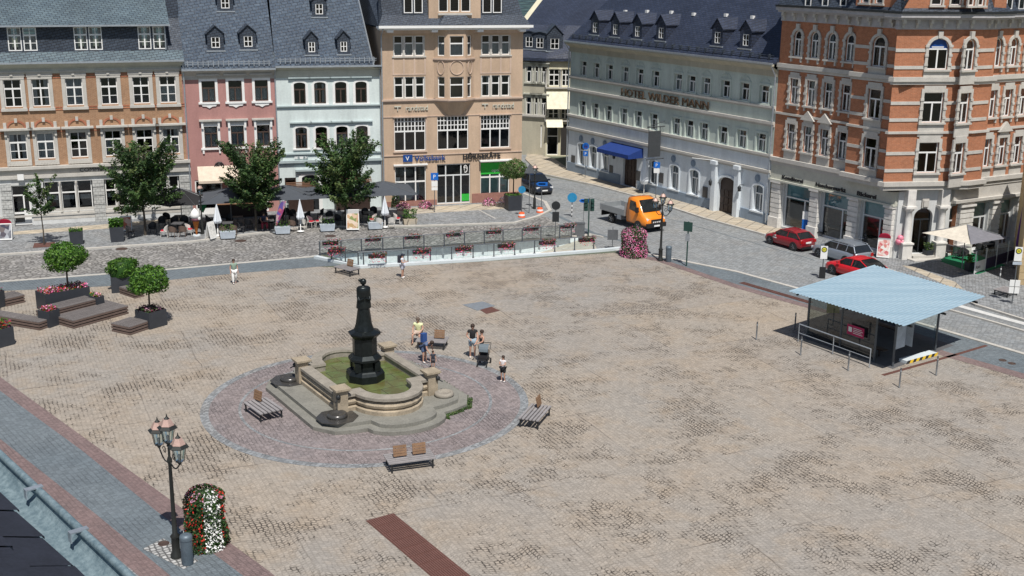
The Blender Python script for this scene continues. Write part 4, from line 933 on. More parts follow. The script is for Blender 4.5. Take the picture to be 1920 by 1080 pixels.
m_ = MB(); strip(m_, zco-.1, zcb, .1); strip(m_, zcb, zcb+.15, .45); strip(m_, zcb+.15, zcb+.4, .7); m_.build('cornice', plain('grey_stone', (.40, .39, .40), .85), bR)
m_ = MB(); strip(m_, zcb+.4, zcb+.55, .78); m_.split('gutter', dark, bR)
for Fx, a, b, M, y in ((FC, .4, bays, None, 0), (fC2, .3, wC2, relM(fC2), 0), (fE, .3, wE, ME, 0), (fF2, .3, uF1, relM(fF2), 0), (FR, u1R+.5, WR, MR, 0)):
    m_ = MB(M); n = max(2, int((b-a)/.95))
    for i in range(n): x = a+(b-a)*i/n; m_.box(x-.1, x+.1, -.42, -.1, zcb-.25, zcb); m_.box(x-.08, x+.08, -.25, -.1, zco+.0, zcb-.25)
    m_.split('bracket', trimw, bR)
# ground floor
zg = zL2-.28; zl_ = zsh
def gfl(M, u0, u1, wins, par=bR, ztop=zg, sill=.25, seedk=1):
    m_ = MB(M); wall(m_, u0, u1, 0, ztop, [(a, b, sill, 3.7) for a, b in wins], .12, .4); m_.build('shop_wall', stonep, bR)
    for a, b in wins:
        f = MB(M); Y = .35; t = .1; zz = 2.55
        f.box(a, a+t, Y, Y+.1, sill, 3.7); f.box(b-t, b, Y, Y+.1, sill, 3.7); f.box(a+t, b-t, Y, Y+.1, sill, sill+.1); f.box(a+t, b-t, Y, Y+.1, 3.6, 3.7); f.box(a+t, b-t, Y, Y+.1, zz, zz+.1); f.box(a+(b-a)*.68, a+(b-a)*.68+.12, Y, Y+.1, sill+.1, zz); 
        o = f.build('shop_window', offw, bR); g_ = MB(M); g_.face([(a, Y+.05, sill), (b, Y+.05, sill), (b, Y+.05, 3.5), (a, Y+.05, 3.5)]); g_.build('pane', glassc, o)
        g_ = MB(M); g_.face([(a+.1, Y+.12, zz-.1), (b-.1, Y+.12, zz-.1), (b-.1, Y+.12, 3.65), (a+.1, Y+.12, 3.65)]); g_.build('blind', plain('blue_green_blind', (.22, .38, .42), .7), o)
def shpx(x, y): return 1440+x/4, 250+y/4
sw = [(F.u(*shpx(105, 500)), F.u(*shpx(315, 560))), (F.u(*shpx(385, 560)), F.u(*shpx(600, 620))), (F.u(*shpx(685, 620)), F.u(*shpx(870, 700)))]
gfl(None, 0, ucor+.3, sw)
pl = [(.25, sw[0][0]-.1), (sw[0][1]+.05, sw[1][0]-.05), (sw[1][1]+.05, sw[2][0]-.05), (sw[2][1]+.05, ucor+.1)]
def piers(M, pls):
    for a, b in pls:
        if b-a < .25: continue
        m_ = MB(M); zz = .1; m_.box(a-.05, b+.05, -.3, .119, 0, .9)
        while zz < 3.1: m_.box(a, b, -.18, .119, .9+zz-.1, .9+zz+.2); zz += .38
        m_.box(a+.03, b-.03, -.12, .119, .9, 3.6); m_.box(a-.06, b+.06, -.3, .119, 3.6, 3.75); m_.build('rusticated_pier', plain('white_stone', (.66, .64, .60), .85), bR)
piers(None, pl)
m_ = MB(); m_.box(0, ucor+.2, -.1, .119, 3.75, zg); m_.box(0, ucor+.2, -.3, -.1, 3.75, 3.88); m_.split('fascia', trimg, bR)
for s_, x0_, x1_ in (('Konditorei', 118, 272), ('Naschermarkt', 375, 598), ('Bäckerei', 692, 832)):
    a, b = F.u(*shpx(x0_, 285)), F.u(*shpx(x1_, 360)); text('lettering', s_, .42, letterd, bR, (a, -.13, 4.0), ext=.03, bold=.012, width=b-a)
# right wing ground floor
rw = [(FR.u(1765, 420), FR.u(1795, 410)), (FR.u(1822, 410), FR.u(1856, 400)), (FR.u(1873, 400), FR.u(1903, 390))]
k = rw[2][0]-rw[1][0]; rw += [(rw[2][0]+k*i, rw[2][1]+k*i) for i in (1, 2)]
gfl(MR, urc-.6, WR, rw)
piers(MR, [(urc-.5+.0, rw[0][0]-.05)]+[(rw[i][1]+.05, rw[i+1][0]-.05) for i in range(4)])
m_ = MB(MR); m_.box(urc-.6, WR, -.1, .119, 3.9, zg-.02); m_.box(urc-.6, WR, -.35, -.1, 3.95, 4.15); m_.split('fascia', trimw, bR)
# corner entrance
fG = Frame(FC.w(ucor+.3, .1), 0); e = FR.w(urc-.6, .1)-fG.o; fG.a = atan2(e.y, e.x); fG.d = Vector((cos(fG.a), sin(fG.a), 0)); fG.n = Vector((-sin(fG.a), cos(fG.a), 0)); MG = relM(fG); wG = e.length
m_ = MB(MG); wall(m_, 0, wG, 0, zg, [(wG/2-.7, wG/2+.7, .35, 3.6, .6)], 0, .4); m_.build('entrance_wall', stonep, bR)
m_ = MB(MG); a, b = wG/2-.7, wG/2+.7; m_.box(a, a+.09, .3, .38, .35, 3.6); m_.box(b-.09, b, .3, .38, .35, 3.6); m_.box(a, b, .29, .39, 2.7, 2.82); m_.box(wG/2-.04, wG/2+.04, .3, .38, .35, 2.7)
dd = m_.build('entrance_door', dark, bR); g_ = MB(MG); g_.face([(a, .34, .35), (b, .34, .35), (b, .34, 3.6), (a, .34, 3.6)]); g_.build('pane', glass, dd)
for x in (wG/2-1.25, wG/2+1.25):
    m_ = MB(MG); m_.box(x-.36, x+.36, -.62, -.0, 0, 1.15); m_.box(x-.42, x+.42, -.68, -.001, 1.15, 1.27); m_.lathe([(.3, 1.27), (.24, 1.4), (.22, 3.0), (.2, 3.45), (.3, 3.55), (.34, 3.7)], 14, (x, -.32, 0)); m_.box(x-.4, x+.4, -.66, 0, 3.7, 3.85); m_.box(x-.3, x+.3, -.55, 0, 3.85, zg); m_.build('entrance_column', MATS['white_stone'], bR)
m_ = MB(MG); m_.prism([(wG/2-1.0, -1.3), (wG/2+1.0, -1.3), (wG/2+1.4, 0), (wG/2-1.4, 0)], 0, .17); m_.prism([(wG/2-.8, -.7), (wG/2+.8, -.7), (wG/2+.9, 0), (wG/2-.9, 0)], .17, .34); m_.build('entrance_step', trimw, bR)
m_ = MB(MG); m_.box(wG/2-.25, wG/2+.25, -.15, 0, 3.65, 4.3); m_.box(wG/2-.18, wG/2+.18, -.25, -.15, 3.75, 4.2); m_.build('keystone', trimw, bR)
# attic storey with gables
zq = zcb+.5
def gable(M, u0, u1, y, h, wins, peak=2.2, stepd=True):
    m_ = MB(M); wall(m_, u0, u1, zq, zq+h, [(a, b, zq+.45, zq+2.2) for a, b in wins], y, .2); c = (u0+u1)/2
    m_.face([(u0, y, zq+h), (u1, y, zq+h), (c, y, zq+h+peak)]); m_.face([(u0, y+3, zq), (u0, y, zq), (u0, y, zq+h), (u0, y+3, zq+h)]); m_.face([(u1, y, zq), (u1, y+3, zq), (u1, y+3, zq+h), (u1, y, zq+h)]); m_.build('gable_wall', brickR, bR)
    for a, b in wins: window(bR, (a+b)/2, zq+.45, b-a, 1.75, kind='plain2', y=y, M=M, sur=sur_plain(.12, .06, .12), curtain=.1)
    m_ = MB(M)
    for sx, x in ((-1, u0), (1, u1)): m_.box(x-.2 if sx < 0 else x-.15, x+.15 if sx < 0 else x+.2, y-.2, y+.1, zq+h-.5, zq+h); m_.tube((x, y-.05, zq+h), (c, y-.05, zq+h+peak), .12, n=4); m_.lathe([(.18, 0), (.22, .15), (.05, .5), (.02, .9)], 8, (x, y-.05, zq+h))
    m_.split('gable_coping', trimw, bR)
gable(relM(fC2), .1, wC2-.5, -.42, 2.6, [(.55, 1.25), (1.75, 2.45)] if wC2 > 3 else [(.5, 1.2)])
gable(ME, .1, wE-.1, -.42, 2.7, [(wE/2-1.05, wE/2-.3), (wE/2+.3, wE/2+1.05)])
gable(relM(fF2), .3, uF1, -.42, 2.6, [(fF2.u(1812, 15)-.35, fF2.u(1812, 15)+.25), (fF2.u(1829, 15)-.3, fF2.u(1829, 15)+.3)])
m_ = MB()
o1, o2, o3 = outline(.55), outline(-1.6), outline(-9)
def rp(i, o, z): return (o[i][0], o[i][1], z)
for i in range(len(o1)-1):
    m_.face([rp(i, o1, zq), rp(i+1, o1, zq), rp(i+1, o2, zq+4.2), rp(i, o2, zq+4.2)])
for i in (0,): pass
far = MC.inverted() @ FR.w(WR, 9); m_.face([(0, 1.6, zq+4.2), (ucor, 1.6, zq+4.2), (ucor-2, 9, zq+6), (0, 9, zq+6)])
m_.build('mansard_roof', slateB, bR)
for px_, Fx, M in ((1515, FC, None), (1547, FC, None), (1581, FC, None), (1890, FR, MR), (1913, FR, MR)):
    u, yy, z = rz_(Fx, -.4, zq, px_, 16 if Fx is FC else 22, 4.2/2.15); c_ = MB(M); w_ = .8
    wall(c_, u-w_/2, u+w_/2, z-.1, z+2.4, [(u-.3, u+.3, z+.15, z+1.9)], yy-.02, .1); c_.face([(u-w_/2, yy+2, z), (u-w_/2, yy-.02, z), (u-w_/2, yy-.02, z+2.4), (u-w_/2, yy+2, z+2.4)]); c_.face([(u+w_/2, yy-.02, z), (u+w_/2, yy+2, z), (u+w_/2, yy+2, z+2.4), (u+w_/2, yy-.02, z+2.4)]); c_.build('dormer', slateB, bR)
    window(bR, u, z+.15, .6, 1.75, kind='plain2', y=yy-.12, M=M, dep=.15, curtain=.5)
m_ = MB(MR); shell(m_, WR-urc, 14, zcb, urc); m_.build('rear_wall', brickR, bR)
m_ = MB(); m_.face([(0, 14, 0), (0, .12, 0), (0, .12, zcb+4), (0, 14, zcb+4)]); m_.build('party_wall', stonep, bR)
m_ = MB(); fl = outline(-.5); 
for z in (zg-.1, zL1-.3, zcb): m_.face([(p[0], p[1], z) for p in fl]+[(12, 12, z), (0.2, 12, z)])
m_.build('floor_slab', roomd, bR)
# yellow stone building edge at the far right
p = P(1908, 536); mY = MB(); mY.box(0, 9, 0, 9, 0, 7.5); bY = mY.build('sandstone_building', brickm('sandstone_block', (.56, .42, .24), (.50, .37, .20), (.30, .22, .12), 1.1, .45, .015), None)
tag(bY, 'yellow sandstone building edge at the right border of the picture beside the bus stop bench', 'building', (p.x, p.y, 0), radians(-20))
# ================= ground =================
def groundmat(name, cA, cB, cC, joint, bw, bh, ms, rot=0, arcs=0.0, jlow=.35, jhigh=.65, jmax=1.0, arclen=1.6, panel=None, rough=.8, spk=.15, big=.12, rnd=.45, jmin=.15):
    m, n, p = nodes(name); co = obn(n)
    mp = n.nodes.new('ShaderNodeMapping'); mp.inputs['Rotation'].default_value = (0, 0, rot); L(n, co, mp.inputs[0])
    sx = n.nodes.new('ShaderNodeSeparateXYZ'); L(n, mp.outputs[0], sx.inputs[0])
    wob = math_(n, 'MULTIPLY', math_(n, 'SUBTRACT', noise(n, co, .9, 2), .5), .35)
    X = sx.outputs[0]; Y = math_(n, 'ADD', sx.outputs[1], wob)
    if arcs:
        s_ = math_(n, 'ABSOLUTE', math_(n, 'SINE', math_(n, 'MULTIPLY', X, pi/arclen))); Y = math_(n, 'ADD', Y, math_(n, 'MULTIPLY', s_, arcs))
    cx = n.nodes.new('ShaderNodeCombineXYZ'); L(n, math_(n, 'DIVIDE', X, bw), cx.inputs[0]); L(n, math_(n, 'DIVIDE', Y, bh), cx.inputs[1])
    vo = []
    for ft in ('F1', 'DISTANCE_TO_EDGE'):
        v = n.nodes.new('ShaderNodeTexVoronoi'); v.voronoi_dimensions = '2D'; v.feature = ft; v.inputs['Scale'].default_value = 1; v.inputs['Randomness'].default_value = rnd; L(n, cx.outputs[0], v.inputs['Vector']); vo.append(v)
    sc_ = n.nodes.new('ShaderNodeSeparateColor'); L(n, vo[0].outputs['Color'], sc_.inputs[0]); cellv = mapr(n, sc_.outputs[0], 0, 1, 1-spk*1.4, 1+spk*1.4)
    edge = mapr(n, vo[1].outputs['Distance'], ms*.5, ms*1.8, 1, 0)
    n1 = noise(n, co, big, 7, .62); n2 = noise(n, co, big*4.3, 6, .65); n3 = noise(n, co, 14, 3)
    base = mix(n, mapr(n, n1, .38, .62, 0, 1), cA, cB); base = mix(n, mapr(n, n2, .5, .72, 0, .8), base, cC)
    hs = n.nodes.new('ShaderNodeVectorMath'); hs.operation = 'SCALE'; L(n, math_(n, 'MULTIPLY', cellv, mapr(n, n3, .3, .7, .88, 1.12)), hs.inputs['Scale'])
    n4 = noise(n, co, big*2.6, 7, .7); nf = noise(n, co, 2.6, 4, .7); jf = mapr(n, math_(n, 'ADD', math_(n, 'MULTIPLY', n4, .62), math_(n, 'MULTIPLY', nf, .38)), jlow, jhigh, jmin, jmax); base = mix(n, mapr(n, n4, .48, .66, 0, .35), base, cC)
    L(n, base, hs.inputs[0]); jm = math_(n, 'MULTIPLY', edge, jf, True)
    col = mix(n, jm, hs.outputs[0], joint)
    if panel:
        mp2 = n.nodes.new('ShaderNodeMapping'); mp2.inputs['Rotation'].default_value = (0, 0, panel[0]); L(n, co, mp2.inputs[0])
        nz = n.nodes.new('ShaderNodeVectorMath'); nz.operation = 'ADD'; L(n, mp2.outputs[0], nz.inputs[0]); q = n.nodes.new('ShaderNodeTexNoise'); q.inputs['Scale'].default_value = .5; q.inputs['Detail'].default_value = 4; L(n, co, q.inputs['Vector']); qs = n.nodes.new('ShaderNodeVectorMath'); qs.operation = 'SCALE'; L(n, q.outputs[1], qs.inputs[0]); qs.inputs['Scale'].default_value = .35; L(n, qs.outputs[0], nz.inputs[1])
        b2 = n.nodes.new('ShaderNodeTexBrick'); L(n, nz.outputs[0], b2.inputs['Vector']); b2.inputs['Scale'].default_value = 1; b2.inputs['Brick Width'].default_value = panel[1]; b2.inputs['Row Height'].default_value = panel[2]; b2.inputs['Mortar Size'].default_value = .04; b2.inputs['Mortar Smooth'].default_value = .6
        b2.inputs['Color1'].default_value = (1.05, 1.03, 1.0, 1); b2.inputs['Color2'].default_value = (.96, .975, 1.0, 1); b2.inputs['Mortar'].default_value = (1, 1, 1, 1); b2.offset = .37
        col = mix(n, 1.0, col, b2.outputs[0], 'MULTIPLY')
        pj = math_(n, 'MULTIPLY', b2.outputs[1], mapr(n, n2, .38, .6, .0, .65)); col = mix(n, pj, col, tuple(c*2.2 for c in joint))
    L(n, col, p.inputs['Base Color']); p.inputs['Roughness'].default_value = rough; p.inputs['Specular IOR Level'].default_value = .3
    bump(n, p, math_(n, 'SUBTRACT', 1.0, jm), .35, .02)
    MATS[name] = m; return m
tanM = groundmat('tan_cobbles', (.335, .292, .243), (.305, .282, .252), (.335, .272, .205), (.04, .034, .03), .19, .155, .12, radians(-25), .45, .50, .575, .95, 2.4, (radians(-24), 9.0, 6.5), spk=.08, big=.11, rnd=.4, jmin=.2)
redM = groundmat('porphyry_cobbles', (.23, .195, .19), (.25, .215, .21), (.205, .185, .19), (.05, .042, .042), .17, .14, .10, radians(-25), .3, .45, .62, .9, 1.4, jmin=.2)
greyM = groundmat('grey_cobbles', (.255, .265, .27), (.215, .23, .24), (.28, .275, .265), (.05, .05, .055), .2, .16, .10, radians(20), 0, .4, .65, .8, spk=.2)
roadM = groundmat('road_cobbles', (.25, .262, .265), (.225, .24, .248), (.27, .268, .255), (.06, .062, .066), .24, .2, .10, radians(28), 0, .4, .7, .6, spk=.13)
roughM = groundmat('rough_cobbles', (.28, .27, .255), (.245, .24, .235), (.30, .285, .26), (.04, .038, .036), .34, .34, .13, radians(18), 0, .3, .6, .8, spk=.22, rnd=.9, jmin=.25)
pathM = groundmat('blue_grey_setts', (.135, .162, .18), (.16, .185, .20), (.125, .145, .16), (.035, .04, .045), .2, .12, .09, radians(-38), 0, .45, .7, .8, spk=.1, rnd=.15)
bandM = groundmat('red_setts', (.185, .13, .125), (.21, .155, .148), (.165, .125, .122), (.045, .037, .037), .16, .12, .09, radians(-38), 0, .45, .7, .7, spk=.1, rnd=.2)
plateM = groundmat('sand_plates', (.47, .40, .30), (.42, .37, .29), (.38, .35, .30), (.10, .085, .07), 1.0, .7, .03, radians(28), 0, .2, .5, .8, spk=.08, big=.3, rnd=0)
kerbM = plain('kerb_granite', (.46, .44, .40), .8, scale=2, var=.18)
farM = plain('far_ground', (.10, .115, .08), .9)
rustm = plain('rusty_iron', (.13, .06, .048), .7, .2, scale=4)
# ramp opening
RF = [P(*q) for q in ((612, 478), (1108, 442))]; RNr = [P(*q) for q in ((676, 500.5), (1120, 467.5))]
hole = [RF[0], RNr[0], RNr[1], RF[1]]
RL = P(606, 487)
def sheet(name, pts, z, mat, holes=(), px=True):
    A = [P(*q) if px else Vector((*q[:2], 0)) for q in pts]; A = [Vector((a.x, a.y, 0)) for a in A]
    hs = [[Vector((h.x, h.y, 0)) for h in hl] for hl in holes]
    tri = tessellate_polygon([A]+hs); allp = A+[p for h in hs for p in h]
    m_ = MB(); m_.mesh([(p.x, p.y, z) for p in allp], [t if (allp[t[1]]-allp[t[0]]).cross(allp[t[2]]-allp[t[0]]).z > 0 else t[::-1] for t in tri])
    return struct(m_.build(name, mat))
sheet('ground', [(-900, -60), (900, -60), (900, 2600), (-900, 2600)], 0, farM, [hole], False)
ext = lambda a, b, k: (b[0]+(b[0]-a[0])*k, b[1]+(b[1]-a[1])*k)
# market square (tan)
sq = [(0, 546), (200, 537), (440, 513), (600, 500), (676, 504), (900, 491), (1150, 474), (1230, 489), (1380, 540), (1560, 590), (1770, 668), (1935, 712), (1960, 1400), (900, 1400), (640, 1180), (0, 707)]
sheet('market_square', sq, .008, tanM)
# the wide road and lanes
sheet('road', [(-60, 482), (0, 480), (360, 455), (585, 426), (767, 427), (965, 420), (1010, 408), (1032, 396), (1022, 380), (975, 362), (940, 300), (900, 262), (985, 262), (1007, 327), (1115, 349), (1204, 373), (1320, 411), (1380, 427), (1439, 444), (1528, 470), (1640, 500), (1760, 540), (1830, 575), (1960, 615), (1960, 674), (1777, 620), (1478, 535), (1380, 508), (1205, 474), (1150, 468), (1120, 467.5), (1108, 442), (612, 478), (597, 480), (0, 528), (-60, 532)], .004, roadM)
sheet('old_cobble_road', [(-60, 483), (0, 481), (360, 456), (585, 427), (767, 428), (965, 421), (1020, 405), (1060, 425), (1105, 440), (611, 477.5), (597, 479.5), (0, 527), (-60, 531)], .012, roughM)
sheet('blue_path', [(-60, 536), (0, 530), (597, 482), (606, 487), (640, 498), (600, 500), (440, 513), (200, 537), (0, 546), (-60, 552)], .012, pathM)
sheet('side_path', [(1150, 470), (1205, 476), (1380, 511), (1478, 538), (1777, 624), (1960, 678), (1960, 722), (1770, 668), (1560, 590), (1380, 540), (1230, 489)], .012, pathM)
sheet('red_path_border', [(1150, 473.5), (1230, 489.5), (1380, 540.5), (1560, 590.5), (1770, 668.5), (1960, 722.5), (1960, 712), (1775, 660), (1560, 584), (1380, 533), (1235, 484)], .016, bandM)
# near left lane
def fieldline(pts): return [P(*q) for q in pts]
nl = [(0, 707), (327, 943), (500, 1068), (640, 1180)]; nl2 = [(0, 733), (155, 846), (295, 960), (590, 1180)]; nl3 = [(0, 823), (183, 967), (440, 1180)]; nl4 = [(0, 851), (141, 981), (380, 1180)]
E0 = lambda l: [ext(l[1], l[0], .35)]+l
sheet('red_band', E0(nl)+E0(nl2)[::-1], .012, bandM); sheet('grey_lane', E0(nl2)+E0(nl3)[::-1], .012, pathM); sheet('red_band', E0(nl3)+E0(nl4)[::-1], .012, bandM)
a, b = P(*nl4[0]), P(*nl4[-1]); d = (b-a).normalized(); nn = Vector((d.y, -d.x, 0))
a = a-d*30; b = b+d*25
sheet('grey_lane', [a, b, b+nn*12, a+nn*12], .010, greyM, (), False)
# pavements (raised) and kerbs
def slab(name, pts, z0, z1, mat):
    A = [P(*q) if not isinstance(q, Vector) else q for q in pts]; ar = sum(A[i].x*A[(i+1) % len(A)].y-A[(i+1) % len(A)].x*A[i].y for i in range(len(A)))
    if ar < 0: A.reverse()
    tri = tessellate_polygon([[Vector((a.x, a.y, 0)) for a in A]]); n = len(A); m_ = MB()
    m_.mesh([(p.x, p.y, z1) for p in A], [t if (A[t[1]]-A[t[0]]).cross(A[t[2]]-A[t[0]]).z > 0 else t[::-1] for t in tri])
    for i in range(n): p, q = A[i], A[(i+1) % n]; m_.face([(p.x, p.y, z0), (q.x, q.y, z0), (q.x, q.y, z1), (p.x, p.y, z1)])
    return struct(m_.build(name, mat))
slab('pavement', [(-60, 481), (0, 478), (360, 453.5), (585, 424.5), (767, 424), (965, 417.5), (1006, 406), (1028, 396), (1019, 380), (973, 363), (930, 300), (840, 300), (700, 320), (300, 330), (-60, 340)], .0, .10, greyM)
def kerb(name, pts, w=.16, h=.12, z0=0.0, mat=None):
    A = [P(*q) if not isinstance(q, Vector) else q for q in pts]; m_ = MB(); Ls, Rs = [], []
    for i, p in enumerate(A):
        d = (A[min(i+1, len(A)-1)]-A[max(i-1, 0)]).normalized(); nrm = Vector((-d.y, d.x, 0))*w/2; Ls.append(p+nrm); Rs.append(p-nrm)
    for i in range(len(A)-1):
        a, b, c, d = Rs[i], Rs[i+1], Ls[i+1], Ls[i]
        m_.mesh([(p.x, p.y, z) for z in (z0, h) for p in (a, b, c, d)], [(4, 5, 6, 7), (0, 1, 5, 4), (1, 2, 6, 5), (2, 3, 7, 6), (3, 0, 4, 7)])
    return struct(m_.build(name, mat or kerbM))
kerb('kerb', [(-60, 482), (0, 479), (360, 454.5), (585, 425.5), (767, 425.5), (965, 419), (1008, 407), (1031, 396), (1022, 380), (975, 362)], .3, .115)
kerb('kerb', [(-60, 532), (0, 528.5), (300, 507), (597, 480.5), (612, 486)], .28, .04)
kerb('kerb', [(1150, 469), (1205, 475), (1380, 509.5), (1478, 536.5), (1777, 622), (1960, 676)], .28, .05)
slab('hotel_pavement', [(1010, 325), (1115, 347.5), (1204, 371.5), (1320, 409.5), (1380, 426), (1439, 442), (1475, 435), (1440, 420), (1260, 368), (1063, 316), (1040, 300), (990, 285), (985, 300)], .0, .12, plateM)
slab('corner_pavement', [(1439, 442), (1528, 468), (1640, 498), (1760, 538), (1830, 573), (1960, 613), (1960, 440), (1760, 480), (1680, 478), (1475, 430)], .0, .09, greyM)
kerb('kerb', [(1010, 326), (1115, 348.5), (1204, 372.5), (1320, 410.5), (1380, 426.8), (1439, 443), (1528, 469), (1640, 499), (1760, 539), (1830, 574), (1960, 614)], .2, .13)
kerb('tram_kerb', [(1790, 575), (1850, 592), (1960, 622)], .5, .14, mat=plain('pale_kerb', (.55, .55, .53), .8)); 
kerb('kerb', [(1760, 577), (1850, 602), (1960, 634)], .2, .1)
# slabs in front of the bank and along the ochre building
slab('slab_path', [(745, 393), (975, 380.5), (970, 385), (955, 393), (745, 405)], .1, .104, plateM)
slab('slab_path', [(22, 437), (208, 422), (350, 410), (350, 414), (208, 430.5), (22, 443)], .1, .104, plateM)
kerb('kerb', [(767, 402), (830, 397.5), (898, 396), (929, 412)], .12, .108, .1)
kerb('kerb', [(767, 426), (767, 402)], .12, .108, .1)
kerb('gutter_line', [(1008, 345), (1065, 358), (1160, 386), (1290, 420), (1380, 446), (1528, 488)], .12, .0085, .004, mat=MATS['blue_grey_setts'])
kerb('gutter_line', [(1032, 398), (1110, 436), (1165, 452), (1200, 466)], .35, .0085, .004, mat=MATS['blue_grey_setts'])
kerb('gutter_line', [(1655, 704), (1740, 680), (1800, 663), (1850, 648)], .22, .016, .004, mat=rustm)
sheet('pale_paving', [(1690, 500), (1716, 503), (1792, 532), (1806, 545), (1780, 540)], .1, plateM)
# fountain circle
fc = (P(690, 762)); FCX, FCY = -6.75, 52.3; RC = 7.4
def disc(name, r0, r1, z, mat, n=72):
    m_ = MB()
    for i in range(n):
        a, b = 2*pi*i/n, 2*pi*(i+1)/n
        m_.face([(FCX+cos(a)*r0, FCY+sin(a)*r0, z), (FCX+cos(a)*r1, FCY+sin(a)*r1, z), (FCX+cos(b)*r1, FCY+sin(b)*r1, z), (FCX+cos(b)*r0, FCY+sin(b)*r0, z)])
    return struct(m_.build(name, mat))
disc('fountain_paving', .01, 7.3, .012, redM); disc('paving_ring', 7.2, 7.4, .016, greyM); disc('paving_ring', 5.75, 5.88, .016, greyM); disc('paving_ring', 7.4, 7.58, .016, greyM)
sheet('light_setts', [(268, 1030), (306, 1010), (372, 1052), (345, 1068)], .02, groundmat('light_cobbles', (.40, .40, .39), (.36, .365, .36), (.42, .41, .39), (.10, .10, .10), .2, .2, .13, radians(-30), 0, .2, .4, 1.0, rnd=.3, jmin=.8))
# drains, hatches
rustm = plain('rusty_iron', (.13, .06, .048), .7, .2, scale=4)
def quadp(pts): return [P(*q) for q in pts]
def grate(name, label, a, b, w, n, cat='drain', bars=True):
    A, B = P(*a), P(*b); d = B-A; ln = d.length; t = thing(name, label, cat, (A.x, A.y, .008), atan2(d.y, d.x)); m_ = MB(); m_.box(0, ln, -w/2, w/2, 0, .012); m_.build('frame', rustm, t)
    m_ = MB()
    for i in range(n):
        x0, x1 = ln*i/n+.03, ln*(i+1)/n-.03
        k = 12
        for j in range(k): y = -w/2+.04+(w-.08)*j/k; m_.box(x0, x1, y, y+(w-.08)/k*.55, .012, .03)
    m_.build('grating', plain('rusty_grating', (.17, .085, .07), .6, .2), t); return t
g1 = grate('drain_grating', 'long rust-brown drain grating set in the tan paving at the bottom edge', (712, 970), (868, 1100), 1.15, 9)
g2 = grate('drain_grating', 'rust-brown drain grating beside the road, left of the bus shelter', (1390, 530), (1520, 568), .5, 9)
hatm = plain('hatch_steel', (.24, .27, .30), .5, .3)
A = quadp([(867, 572), (905, 566), (928, 574), (895, 583)]); m_ = MB(); m_.prism([(p.x-A[0].x, p.y-A[0].y) for p in (A[3], A[2], A[1], A[0])], 0, .02); tag(m_.build('steel_hatch', hatm), 'flat grey steel hatch in the paving behind the fountain', 'hatch', (A[0].x, A[0].y, .01))
A = quadp([(897, 580), (922, 576), (937, 583), (912, 589)]); m_ = MB(); m_.prism([(p.x-A[0].x, p.y-A[0].y) for p in (A[3], A[2], A[1], A[0])], 0, .016); tag(m_.build('paved_hatch', rustm), 'small paved inspection cover with brown frame next to the steel hatch', 'hatch', (A[0].x, A[0].y, .01))
for x, y, lb in ((228, 467, 'round iron manhole cover by the kerb near the left plane tree'), (451, 452, 'round iron manhole cover in the cobbled road below the cafe planters'), (620, 443, 'round iron manhole cover above the left end of the ramp railing'), (307, 1020, 'small round iron manhole cover beside the near lamp post'), (1880, 676, 'round iron cover in the path right of the shelter'), (1897, 682, 'round iron cover at the right border of the path')):
    p = P(x, y); m_ = MB(); r = .42 if y < 600 else .2; m_.lathe([(r, 0), (r, .014), (r*.8, .014), (r*.78, .009), (r*.1, .009)], 20); tag(m_.build('manhole_cover', plain('manhole_iron', (.09, .06, .05), .6, .3)), lb, 'manhole cover', (p.x, p.y, .014))
# hills
def hills():
    m_ = MB(); random.seed(4); nx, ny = 90, 14; vs = []
    from mathutils import noise as mn
    for j in range(ny):
        for i in range(nx):
            x = -420+900*i/(nx-1); y = 300+j*40; f = j/(ny-1)
            h = f**.8*(38+10*mn.noise(Vector((x/120, 3.1, 0))))+7*mn.noise(Vector((x/45, y/45, 1)))*f-.5
            vs.append((x, y, h))
    m_.smooth = True; m_.mesh(vs, [(j*nx+i, j*nx+i+1, (j+1)*nx+i+1, (j+1)*nx+i) for j in range(ny-1) for i in range(nx-1)])
    m, n, p = nodes('forest_hill'); co = obn(n); v = n.nodes.new('ShaderNodeTexVoronoi'); v.inputs['Scale'].default_value = .28; L(n, co, v.inputs['Vector'])
    L(n, ramp(n, math_(n, 'MULTIPLY', v.outputs[0], noise(n, co, .02, 5)), [(.0, (.06, .11, .10)), (.35, (.035, .07, .08)), (.7, (.018, .04, .05))]), p.inputs['Base Color']); p.inputs['Roughness'].default_value = .9
    bump(n, p, math_(n, 'SUBTRACT', 1.0, v.outputs[0]), 1, 4)
    struct(m_.build('hills', m))
hills()
# ================= vegetation helpers =================
def leafm(name, c, tr=.35):
    m, n, p = nodes(name); out = n.nodes['Material Output']; co = obn(n)
    k = n.nodes.new('ShaderNodeVectorMath'); k.operation = 'SCALE'; k.inputs[0].default_value = c; L(n, mapr(n, noise(n, co, 1.3, 3), .3, .7, .7, 1.35), k.inputs['Scale'])
    L(n, k.outputs[0], p.inputs['Base Color']); p.inputs['Roughness'].default_value = .55; p.inputs['Specular IOR Level'].default_value = .3
    t = n.nodes.new('ShaderNodeBsdfTranslucent'); L(n, k.outputs[0], t.inputs[0]); mx = n.nodes.new('ShaderNodeMixShader'); mx.inputs[0].default_value = tr
    L(n, p.outputs[0], mx.inputs[1]); L(n, t.outputs[0], mx.inputs[2]); L(n, mx.outputs[0], out.inputs[0]); MATS[name] = m; return m
lf_d = [leafm('leaf_dark', (.042, .085, .032)), leafm('leaf_mid', (.075, .14, .042)), leafm('leaf_olive', (.13, .175, .06))]
lf_g = [leafm('leaf_green', (.06, .15, .022)), leafm('leaf_bright', (.13, .26, .04)), leafm('leaf_deep', (.03, .085, .015))]
